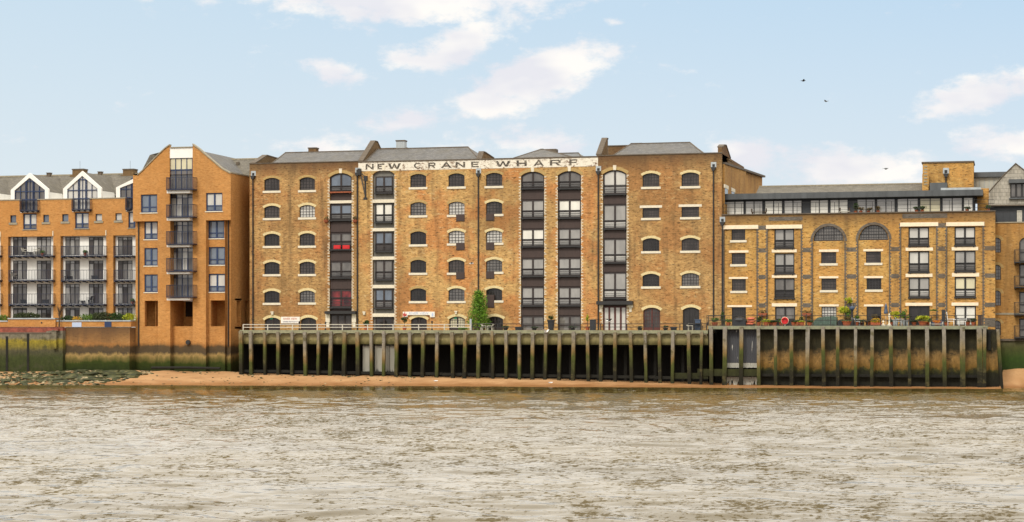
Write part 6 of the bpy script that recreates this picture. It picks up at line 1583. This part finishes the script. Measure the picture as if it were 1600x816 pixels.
def chair(px, zb, Y, label, mat, face=1, h=.85, group=None, w_=.45):
    x = WX(px, Y); t_ = thing('chair', label, 'chair', (x, Y, zb), group)
    q = MB(); q.box(x-w_/2, x+w_/2, Y-.22, Y+.22, zb+.4, zb+.44); obj('seat', q, M[mat], t_)
    q = MB(); bx = x - face*w_/2
    for k in range(4): yy = Y-.2+.133*k; q.prism([(bx, zb+.44), (bx+.04, zb+.44), (bx-face*.1+.04, zb+h), (bx-face*.1, zb+h)], yy-.03, yy+.03)
    q.box(bx-face*.1-.02, bx-face*.1+.05, Y-.24, Y+.24, zb+h-.08, zb+h); obj('backrest', q, M[mat], t_)
    for a in (-1, 1):
        for b in (-1, 1): q = MB(); q.box(x+a*(w_/2-.03)-.02, x+a*(w_/2-.03)+.02, Y+b*.2-.02, Y+b*.2+.02, zb, zb+.4); obj('leg', q, M[mat], t_)
        q = MB(); q.box(x-w_/2, x+w_/2, Y+a*.22-.02, Y+a*.22+.02, zb+.6, zb+.64); obj('armrest', q, M[mat], t_)
table(752, 771, 511.2, ZD, -3.2, 'white metal table on the wharf beside the cone-shaped evergreen', 'rail_white')
chair(757, ZD, -3.4, 'white chair left of the white table near the evergreen', 'rail_white', 1, .62); chair(766, ZD, -3.4, 'white chair right of the white table near the evergreen', 'rail_white', -1, .62)
table(1084, 1096, 505, ZD, -2.4, 'small dark table outside the rightmost arched door', 'black_metal')
bxthing('covered_barbecue', 'blue covered barbecue outside the rightmost arched door of the right warehouse', 'barbecue', 1086, 1094, 499.5, ZD, -2.2, .6, 'blue_grey')
chair(1101, ZD, -2.8, 'dark metal chair right of the blue covered barbecue', 'black_metal', -1, .8)
chair(1079, ZD, -2.8, 'white chair left of the blue covered barbecue', 'rail_white', 1, .5)

# ------------------------------------------------------------------ terrace of the right wharf
T = -2.6
plant(1117, 497, 507, 10, T, ZF, 'pale green bushy plant behind the step fence', 'leaf_mid', potw=.3, n=300)
plant(1130, 487, 508, 6, -1.2, ZF, 'slim dark climbing plant beside the downpipe at the left end of the terrace', 'leaf_dark', pot=None, n=320, size=.06)
bxthing('covered_barbecue', 'large black covered barbecue at the left end of the terrace', 'barbecue', 1145, 1165, 499.5, ZF, T, .8, 'black_cover', panels=2)
q = MB(); x = WX(1155, T); q.lathe(x, T+.4, [(.62, WZ(1155, 500, T)), (.5, WZ(1155, 497, T)), (.1, WZ(1155, 494.5, T))], 12); o = obj('barbecue_cover', q, M['black_cover'], loc=(x, T, ZF+1)); o['label'] = 'rounded black cover on top of the large barbecue'; o['category'] = 'cover'
for k, (px, py) in enumerate(((1173.5, 497.5), (1174, 501.5), (1173, 505.5))):
    zt = WZ(px, py-1.5, T); x = WX(px, T); q = MB(); q.blob((x, T, zt-.12), (.42, .35, .13), 12, 5, .06); o = obj('cushion', q, M['orange_cushion'], loc=(x, T, zt-.2)); o['label'] = ('top', 'middle', 'bottom')[k] + ' salmon pink cushion in the pile on the terrace'; o['category'] = 'cushion'; o['group'] = 'salmon cushions on the terrace'
bxthing('crate', 'low dark crate under the salmon pink cushions', 'crate', 1168, 1179, 506.2, ZF, T-.2, .6, 'bark')
for i, px in enumerate((1191.5, 1260.5)):
    Y_ = -.35; x = WX(px, Y_); zz = WZ(px, 489.5, Y_)
    t_ = thing('wall_basket', ('wide rusty wall basket of dried plants between the first door and the lifebuoy door', 'wide rusty wall basket of dried plants right of the lifebuoy door')[i], 'wall basket', (x, Y_, zz-.3), 'wall baskets')
    q = MB(); q.prism([(x-.42, zz), (x+.42, zz), (x+.3, zz-.28), (x-.3, zz-.28)], Y_-.2, -.003); obj('basket', q, M['rust'], t_)
    q = MB(); leaves(q, (x, Y_, zz+.12), (.45, .2, .18), 160, .06); obj('foliage', q, M['leaf_brown'], t_, kind='stuff')
def pole(px, py0, Y_, zb, label, mat='black_metal', r=.04, name='post', cat='post'):
    x = WX(px, Y_); q = MB(); q.tube([(x, Y_, zb), (x, Y_, WZ(px, py0, Y_))], r, 6); q.lathe(x, Y_, [(r*2, zb), (r*2, zb+.05), (r, zb+.08)], 8); o = obj(name, q, M[mat], loc=(x, Y_, zb)); o['label'] = label; o['category'] = cat
pole(1190.5, 491, -1.5, ZF, 'thin dark post under the left wall basket'); pole(1260, 491, -1.5, ZF, 'thin dark post under the right wall basket', 'bark', .06)
plant(1185, 495, 507, 8, T, ZF, 'dark bushy pot plant right of the salmon cushions', 'leaf_dark', n=300)
plant(1197, 498.5, 507, 11, T-.3, ZF, 'yellow-green pot plant left of the lifebuoy', 'leaf_lime', n=320, size=.06)
plant(1210, 500.5, 508, 12, T, ZF, 'low dark green shrub just left of the lifebuoy', 'leaf_dark', n=320)
plant(1221, 498, 508, 8, T+.4, ZF, 'pale green plant directly behind the lifebuoy', 'leaf_mid', n=240)
plant(1252, 495, 505.5, 6, T, ZF, 'slim dark standard plant right of the lifebuoy door', 'leaf_dark', n=240, size=.05)
plant(1253, 501.5, 507, 8, T-.4, ZF, 'bright lime plant in a pot right of the lifebuoy', 'leaf_lime', n=300, size=.06)
plant(1247, 500, 507, 6, T+.5, ZF, 'small olive plant behind the bright lime plant', 'leaf_mid', n=200, size=.06)
plant(1265, 501, 508, 8, T, ZF, 'low green plant left of the green covered furniture', 'leaf_dark', n=260)
for px, py, w_, lm, lb in ((1167, 502, 8, 'leaf_dark', 'low dark plant between the covered barbecue and the cushions'), (1138, 499, 9, 'leaf_mid', 'bushy green plant left of the large covered barbecue'), (1204, 500, 8, 'leaf_mid', 'mid green shrub two plants left of the lifebuoy'), (1240, 502, 8, 'leaf_dark', 'low dark shrub right of the lifebuoy in front of the door'),
        (1347, 500, 9, 'leaf_dark', 'dark shrub behind the small dark table'), (1356, 501, 7, 'leaf_brown', 'brownish plant left of the orange flower box'), (1392, 499, 8, 'leaf_dark', 'dark shrub left of the pale round bamboo pot'), (1428, 500, 9, 'leaf_dark', 'dark leafy plant left of the lime grass'), (1451, 497, 8, 'leaf_mid', 'green plant just right of the lime grass'), (1512, 501, 7, 'leaf_brown', 'small brown plant right of the white chairs'), (1521, 498, 7, 'leaf_dark', 'dark upright plant left of the tall dark box')):
    plant(px, py, 508, w_, T+.5, ZF, lb, lm, n=260, size=.07)
for px, py, w_, lb in ((790, 509, 9, 'low dark planting left of the black storage bench'), (835, 510.5, 10, 'low dark plants before the left brown bay'), (895, 510, 12, 'low dark plants before the right brown bay'), (1000, 510, 6, 'low dark plant right of the maroon framed doors'), (1040, 509, 6, 'low dark plant right of the maroon arched door')):
    plant(px, py, 514, w_, -3.4, ZD, lb, 'leaf_dark', 'black_cover', .25, .22, n=220, size=.06)
# lifebuoy on a post
Y_ = YP+.15; x = WX(1226.5, Y_); zc = WZ(1226.5, 501.3, Y_)
lf = thing('lifebuoy', 'red and white lifebuoy hanging on the terrace railing', 'lifebuoy', (x, Y_, zc))
q = MB(); q.tube([(x+.26*math.cos(k*math.pi/12), Y_-.12, zc+.26*math.sin(k*math.pi/12)) for k in range(25)], .07, 8, cap=False); obj('ring', q, M['red_paint'], lf)
q = MB(); q.tube([(x+.335*math.cos(k*math.pi/12), Y_-.1, zc+.335*math.sin(k*math.pi/12)) for k in range(25)], .02, 6, cap=False); obj('rope', q, M['lintel_cream'], lf)
q = MB(); q.tube([(x, Y_-.03, zc-.05), (x, Y_+.02, zc-.05)], .24, 16); obj('backboard', q, M['red_paint'], lf)
q = MB(); q.box(x-.04, x+.04, Y_-.02, Y_+.05, ZF, zc-.25); obj('post', q, M['rail_white'], lf)
# green covered garden furniture
def covered(px0, px1, pys, zb, Y_, d, label, mat='green_cover'):
    n = len(pys); prof = [(WX(px0 + (px1-px0)*k/(n-1), Y_), WZ(px0, py, Y_)) for k, py in enumerate(pys)]
    q = MB(); q.prism([(prof[0][0], zb)] + prof + [(prof[-1][0], zb)], Y_, Y_+d)
    for k in range(n-1): q.tube([(prof[k][0], Y_-.01, zb+.1), (prof[k][0], Y_-.01, prof[k][1]-.03)], .03, 5)
    o = obj('covered_furniture', q, M[mat], loc=(prof[0][0], Y_, zb)); o['label'] = label; o['category'] = 'covered furniture'
covered(1271, 1285, [503, 498.5, 496.5, 495.5, 496], ZF, T, 1.2, 'left low hump of green sheeted garden furniture on the terrace')
covered(1285.6, 1307, [496, 494.5, 494.5, 493.8, 494.2, 496], ZF, T-.2, 1.4, 'right taller hump of green sheeted garden furniture on the terrace')
covered(1272, 1300, [506.5, 504, 504.5, 504, 506.5], ZF, T-.9, .6, 'low green sheet covering a bench in front of the covered furniture')
covered(1309, 1319, [502, 499.5, 499, 501], ZF, T, .7, 'small black sheeted bundle right of the green covers', 'black_cover')
t_ = plant(1323, 501, 506, 12, T-.3, ZF, 'green plant in a wide terracotta bowl beneath the yellow climber', 'leaf_mid', potw=.42, poth=.45, n=260)
plant(1317.5, 478, 490.5, 13, -1.0, ZF+.9, 'bushy lime plant on a tall stand left of the dark totem post', 'leaf_lime', pot=None, n=420, size=.075)
plant(1326, 463.5, 478, 9, -.4, ZF+2.1, 'yellow climbing plant high on the wall beside the pale drain', 'leaf_lime', pot=None, n=380, size=.07)
plant(1327, 484, 503, 9, -.9, ZF, 'olive shrub behind the totem post', 'leaf_mid', pot=None, n=380, size=.08)
plant(1338, 492, 504, 7, -1.2, ZF, 'small green shrub right of the totem post', 'leaf_mid', n=260)
plant(1325, 494, 508, 8, -1.8, ZF, 'brown-green leafy shrub in front of the totem post', 'leaf_brown', n=260)
pole(1331.5, 465, -.2, ZF+1.6, 'thin pale vertical drain on the wall beside the yellow climber', 'rail_white', .03, 'drain_pipe', 'pipe')
Y_ = -1.6; x = WX(1331.3, Y_); zt = WZ(1331, 478, Y_)
t_ = thing('totem_post', 'dark carved post with a round lantern head on the terrace', 'post', (x, Y_, ZF))
q = MB(); q.lathe(x, Y_, [(.26, ZF), (.22, ZF+.6), (.12, ZF+.8), (.1, zt-.5), (.14, zt-.45)], 10); obj('post', q, M['black_metal'], t_)
q = MB(); q.lathe(x, Y_, [(.1, zt-.45), (.26, zt-.25), (.24, zt-.1), (.05, zt)], 10); obj('lantern', q, M['blue_grey'], t_)
chair(1340, ZF, T, 'grey metal chair right of the totem post', 'zinc', 1, .7); chair(1352, ZF, T, 'dark metal chair left of the orange flower box', 'black_metal', -1, .8)
table(1341.5, 1350, 504, ZF, T, 'small dark table between the grey and dark chairs', 'black_metal')
Y_ = T-.6; x0, x1 = WX(1360.5, Y_), WX(1377, Y_); zz = WZ(1368, 503.5, Y_)
t_ = thing('flower_box', 'long flower box of orange and yellow flowers in front of the dark doorway', 'flower box', ((x0+x1)/2, Y_, ZF))
q = MB(); q.box(x0, x1, Y_-.15, Y_+.15, zz-.3, zz); obj('box', q, M['terracotta'], t_)
for a in (x0+.1, x1-.1): q = MB(); q.box(a-.03, a+.03, Y_-.1, Y_+.1, ZF, zz-.3); obj('leg', q, M['bark'], t_)
q = MB(); leaves(q, ((x0+x1)/2, Y_, zz+.1), ((x1-x0)/2, .2, .25), 420, .06); obj('flowers', q, M['leaf_flower'], t_, kind='stuff')
q = MB(); leaves(q, ((x0+x1)/2, Y_, zz+.05), ((x1-x0)/2, .2, .25), 260, .06); obj('foliage', q, M['leaf_mid'], t_, kind='stuff')
plant(1366.5, 490.5, 499, 8, T+.3, ZF, 'round brown dried shrub behind the orange flower box', 'leaf_brown', n=300, size=.05)
Y_ = -1.4; x = WX(1384.2, Y_); zt, zb2 = WZ(1384, 475, Y_), WZ(1384, 490.5, Y_)
t_ = thing('closed_parasol', 'closed grey-blue parasol right of the dark doorway', 'parasol', (x, Y_, ZF))
q = MB(); q.tube([(x, Y_, ZF), (x, Y_, zt+.1)], .025, 6); obj('pole', q, M['rail_white'], t_)
q = MB(); q.lathe(x, Y_, [(.17, zb2), (.2, zb2+.1), (.13, (zb2+zt)/2), (.14, zt-.25), (.04, zt)], 9); obj('canopy', q, M['blue_grey'], t_)
q = MB(); q.lathe(x, Y_, [(.3, ZF), (.3, ZF+.08), (.05, ZF+.1)], 12); obj('base', q, M['rail_white'], t_)
def statue(px, label, h=.9):
    Y_ = T-.5; x = WX(px, Y_); t_ = MB(); t_.lathe(x, Y_, [(.22, ZF), (.18, ZF+.12), (.08, ZF+.2), (.06, ZF+h*.6), (.12, ZF+h*.75), (.04, ZF+h)], 9)
    o = obj('garden_ornament', t_, M['stone_white'], loc=(x, Y_, ZF)); o['label'] = label; o['category'] = 'ornament'
statue(1389.5, 'slender white garden ornament below the closed parasol', 1.15); statue(1380, 'short white garden ornament left of the closed parasol', .5)
plant(1398.5, 486, 502, 13, T+.6, ZF, 'feathery yellow-green bamboo in a pale round pot right of the parasol', 'leaf_lime', 'zinc', .32, .6, n=480, size=.07)
plant(1414, 484, 500, 12, T+1.2, ZF, 'feathery green bamboo left of the wide dark doorway', 'leaf_mid', 'zinc', .3, .5, n=420, size=.07)
chair(1404.5, ZF, T, 'grey metal chair right of the pale round bamboo pot', 'zinc', 1, .8); table(1407.5, 1419.5, 498.5, ZF, T, 'zinc topped table left of the wide dark doorway', 'zinc')
chair(1417.5, ZF, T-.2, 'dark chair right of the zinc topped table', 'black_metal', -1, .8)
plant(1442, 493.5, 504, 16, T-.3, ZF, 'spiky lime grass plant in a terracotta pot before the wide dark doorway', 'leaf_lime', 'terracotta', .4, .4, n=620, size=.09)
plant(1458, 486, 494, 9, -.6, ZF+1.5, 'round hanging plant right of the wide dark doorway', 'leaf_mid', pot=None, n=300, size=.06, stem=False)
covered(1453, 1475, [504, 501, 499, 500.5, 503], ZF, T+.5, .8, 'low grey sheeted bench right of the lime grass', 'blue_grey')
plant(1464.5, 500, 505, 10, T-.4, ZF, 'orange-red flowering plant above the white bench', 'orange_flower', 'terracotta', .3, .3, n=220, size=.06)
Y_ = T-.9; x0, x1 = WX(1452.5, Y_), WX(1474, Y_); t_ = thing('bench', 'long low white bench on the terrace below the orange-red flowers', 'bench', ((x0+x1)/2, Y_, ZF)); q = MB(); q.box(x0, x1, Y_-.15, Y_+.15, ZF+.14, ZF+.2); obj('seat', q, M['rail_white'], t_)
for a in (x0+.05, x1-.05): q = MB(); q.box(a-.04, a+.04, Y_-.12, Y_+.12, ZF, ZF+.36); obj('leg', q, M['rail_white'], t_)
x0, x1, _, z1 = rect(1471.5, 1477, 484, 505, -.9); q = MB(); q.box(x0, x1, -.95, -.85, ZF, z1)
for k in range(5): q.box(x0-.012, x1+.012, -.97, -.83, ZF+.2+k*.28, ZF+.24+k*.28)
o = obj('folded_screen', q, M['black_cover'], loc=(x0, -.9, ZF)); o['label'] = 'tall narrow black folded screen leaning on the brick pier'; o['category'] = 'screen'
chair(1486, ZF, T-.3, 'white garden chair left of the white table', 'white_plastic', 1, 1.25, w_=.6); chair(1504, ZF, T-.3, 'white garden chair right of the white table', 'white_plastic', -1, 1.25, w_=.6)
table(1489.5, 1499, 499, ZF, T-.5, 'white garden table between two white chairs', 'white_plastic')
plant(1479, 503, 508, 6, T, ZF, 'low brown plant beside the black folded screen', 'leaf_brown', n=180)
bxthing('storage_box', 'tall dark box at the right end of the terrace', 'storage box', 1528, 1534, 492.5, ZF, T, .7, 'brown_paint')
# pot plants on the roof terrace
for px, py, w_, lb in ((1337, 318, 7, 'dark round shrub by the black panel on the roof terrace'), (1345, 323.5, 9, 'low green plant right of the round shrub on the roof terrace'), (1357, 324, 10, 'broad green plant under the third glazed bay of the roof terrace'), (1372, 322, 6, 'small brown plant on the roof terrace at the fourth glazed bay'), (1432, 323, 9, 'leafy green plant mid-way along the roof terrace'), (1441, 322, 10, 'loose green plant in the middle of the roof terrace'), (1511, 323, 10, 'green plant at the right end of the roof terrace glazing'), (1544, 321, 8, 'sparse plant at the open right end of the roof terrace')):
    plant(px, py, 330, w_, 1.1, ZFP, lb, 'leaf_dark' if px < 1340 or px > 1430 else 'leaf_brown', 'terracotta', .16, .3, n=200, size=.06)
for px, py, w_, lb in ((1186, 331, 12, 'long low wooden bench at the left of the roof terrace'), (1320, 330, 8, 'pale reclining chair on the roof terrace near the black panel')):
    Y_ = 1.3; x0, x1 = WX(px-w_, Y_), WX(px+w_, Y_); t_ = thing('bench', lb, 'bench', ((x0+x1)/2, Y_, ZFP)); zz = WZ(px, py, Y_)
    q = MB(); q.box(x0, x1, Y_-.2, Y_+.2, zz-.06, zz); obj('seat', q, M['bark' if px < 1200 else 'rail_white'], t_)
    for a in (x0+.1, x1-.1): q = MB(); q.box(a-.04, a+.04, Y_-.18, Y_+.18, ZFP-.0, zz-.06); obj('leg', q, M['bark'], t_)
    q = MB(); q.box(x0, x0+.08, Y_-.2, Y_+.2, zz, zz+.3); q.box(x1-.08, x1, Y_-.2, Y_+.2, zz, zz+.3); obj('armrest', q, M['bark'], t_, kind='stuff')
# things on the left balconies
for i, (px, py, kind) in enumerate([(47, 398.3, 't'), (39, 398.3, 'c'), (56, 398.5, 'c'), (66, 398.6, 'p'), (133, 398, 'p'), (107, 436, 't'), (22, 435.5, 'c'), (128, 474, 't'), (139, 474, 'c'), (37, 474, 'b'), (207, 474, 'p'), (148, 436.5, 'b'), (71, 474, 'b')]):
    Y_ = -.2 if kind != 'b' else .1; zb = WZ(px, (399.4 if py < 400 else 437.7 if py < 440 else 475.3), YA+.1)+.01; row = 'upper' if py < 400 else 'middle' if py < 440 else 'lower'
    bay_ = 'left' if px < 90 else 'centre' if px < 170 else 'right'
    if kind == 't': table(px-4, px+4, py-5.5+1.3, zb, Y_, f'small dark table on the {row} {bay_} balcony of the white block')
    elif kind == 'c': chair(px, zb, Y_, f'small pale chair on the {row} {bay_} balcony of the white block near x'.replace(' near x', (' left of its table', ' right of its table')[px > 47]) if py < 400 or px > 130 else f'pale chair on the {row} {bay_} balcony of the white block', 'rail_white' if px < 130 else 'black_metal', 1 if px < 47 else -1, .8)
    elif kind == 'p': plant(px, py-7, py, 6, Y_, zb, f'small pot plant on the {row} {bay_} balcony of the white block', 'leaf_mid', potw=.16, poth=.25, n=140, size=.06)
    else: bxthing('storage_box', f'dark storage box on the {row} {bay_} balcony of the white block' + (' at its right end' if px > 60 and px < 90 else ''), 'storage box', px-5, px+5, py-6.5+1, zb, Y_, .5, 'black_cover')

# ------------------------------------------------------------------ birds
def bird(x, y, z, span, label, mat='bird_white', tip='bird_grey', flap=.35, yaw=0., stand=False, name='gull', cat='gull', tilt=0.):
    t_ = thing(name, label, cat, (x, y, z)); c, s = math.cos(yaw), math.sin(yaw); L = span*.42
    def tr(u, v, w__): return (x + u*c - v*s, y + u*s + v*c, z + w__ + u*tilt)
    q = MB(); prof = [(-.5, .012, .02), (-.36, .035, .01), (-.1, .075, 0), (.15, .08, 0), (.32, .05, .02), (.42, .048, .035), (.5, .012, .03)]
    rings = []
    for (a, r_, h_) in prof:
        i = len(q.v)
        for k in range(8): t = k*math.pi/4; q.v.append(tr(a*L, r_*L*2*math.cos(t)*.9, h_*L*2 + r_*L*2*math.sin(t)))
        rings.append(i)
    for A, B in zip(rings, rings[1:]):
        for k in range(8): q.f.append((A+k, A+(k+1) % 8, B+(k+1) % 8, B+k)); q.m.append(0)
    q.f.append(tuple(rings[-1]+k for k in range(8))); q.m.append(0); q.f.append(tuple(rings[0]+k for k in range(7, -1, -1))); q.m.append(0)
    obj('body', q, M[mat], t_, smooth=True)
    h = span/2
    for sgn in (-1, 1):
        q = MB()
        if stand: pts = [(.2, .16, .06), (-.4, .14, .05), (-.62, .05, .03), (-.2, .17, -.06)]; P3 = [tr(a*L, sgn*b*L, d*L) for a, b, d in pts]; q.face(P3); q.face([(a, b, d-.01) for a, b, d in reversed(P3)])
        else:
            in_ = [(.22*L, .12*L, .05*L), (.3*L, .5*h, flap*h*.55), (.0, 1.*h, flap*h*.6), (-.12*L, .95*h, flap*h*.58), (-.1*L, .5*h, flap*h*.5), (-.2*L, .12*L, .04*L)]
            P3 = [tr(a, sgn*b, d) for a, b, d in in_]; q.face(P3); q.face([(a, b, d-.012) for a, b, d in reversed(P3)])
        obj('wing', q, M[tip], t_)
    q = MB(); a, b = tr(.5*L, 0, .06*L), tr(.62*L, 0, .04*L); q.tube([a, b], [.016, .004], 5); obj('beak', q, M['orange_flower'] if mat == 'bird_white' else M['bird_dark'], t_)
    q = MB(); P3 = [tr(-.45*L, -.04*L, .02*L), tr(-.45*L, .04*L, .02*L), tr(-.72*L, .1*L, .02*L), tr(-.72*L, -.1*L, .02*L)]; q.face(P3); q.face([(a, b, d-.008) for a, b, d in reversed(P3)]); obj('tail', q, M[mat], t_)
    if stand:
        for sgn in (-1, 1): q = MB(); a = tr(0, sgn*.05, -.08); q.tube([a, (a[0], a[1], z-.24)], .008, 4); obj('leg', q, M['orange_flower'], t_)
def at(px, py, Y): return WX(px, Y), Y, WZ(px, py, Y)
bird(*at(951, 502, -9), 1.5, 'white gull with outspread dark wing flying past the maroon framed glass doors', yaw=.6, flap=.5, tip='bird_dark')
bird(*at(853.5, 519, YP-.3), 1.1, 'white gull landing on the edge beam in the middle of the long wharf', yaw=-.4, flap=.8, tip='bird_white')
bird(*at(736.5, 412, -8), 1.0, 'small white gull flying in front of the middle warehouse', yaw=.3, flap=.5, tip='bird_grey')
for px, q_, lb in ((684.5, .72, 'white gull standing on the sand below the middle warehouse, left one of two'), (863.5, .8, 'white gull standing on the sand below the two brown bays, right one of two')):
    x = WX(px, -8); y, z = sand_z(x, q_); bird(x, y, z+.26, 1.0, lb, stand=True, yaw=.3)
bird(*at(910/2+800, 253/2, 20), 1.1, 'dark bird high in the blue sky on the right', 'bird_dark', 'bird_dark', name='bird', cat='bird', yaw=.2)
bird(*at(982/2+800, 317/2, 20), 1.0, 'grey bird in the sky below the dark one', 'bird_grey', 'bird_grey', name='bird', cat='bird', yaw=2.8)
bird(*at(1168/2+800, 527/2, 20), 1.2, 'gull gliding low over the penthouse roof', 'bird_grey', 'bird_dark', name='gull', yaw=.1, flap=-.15)
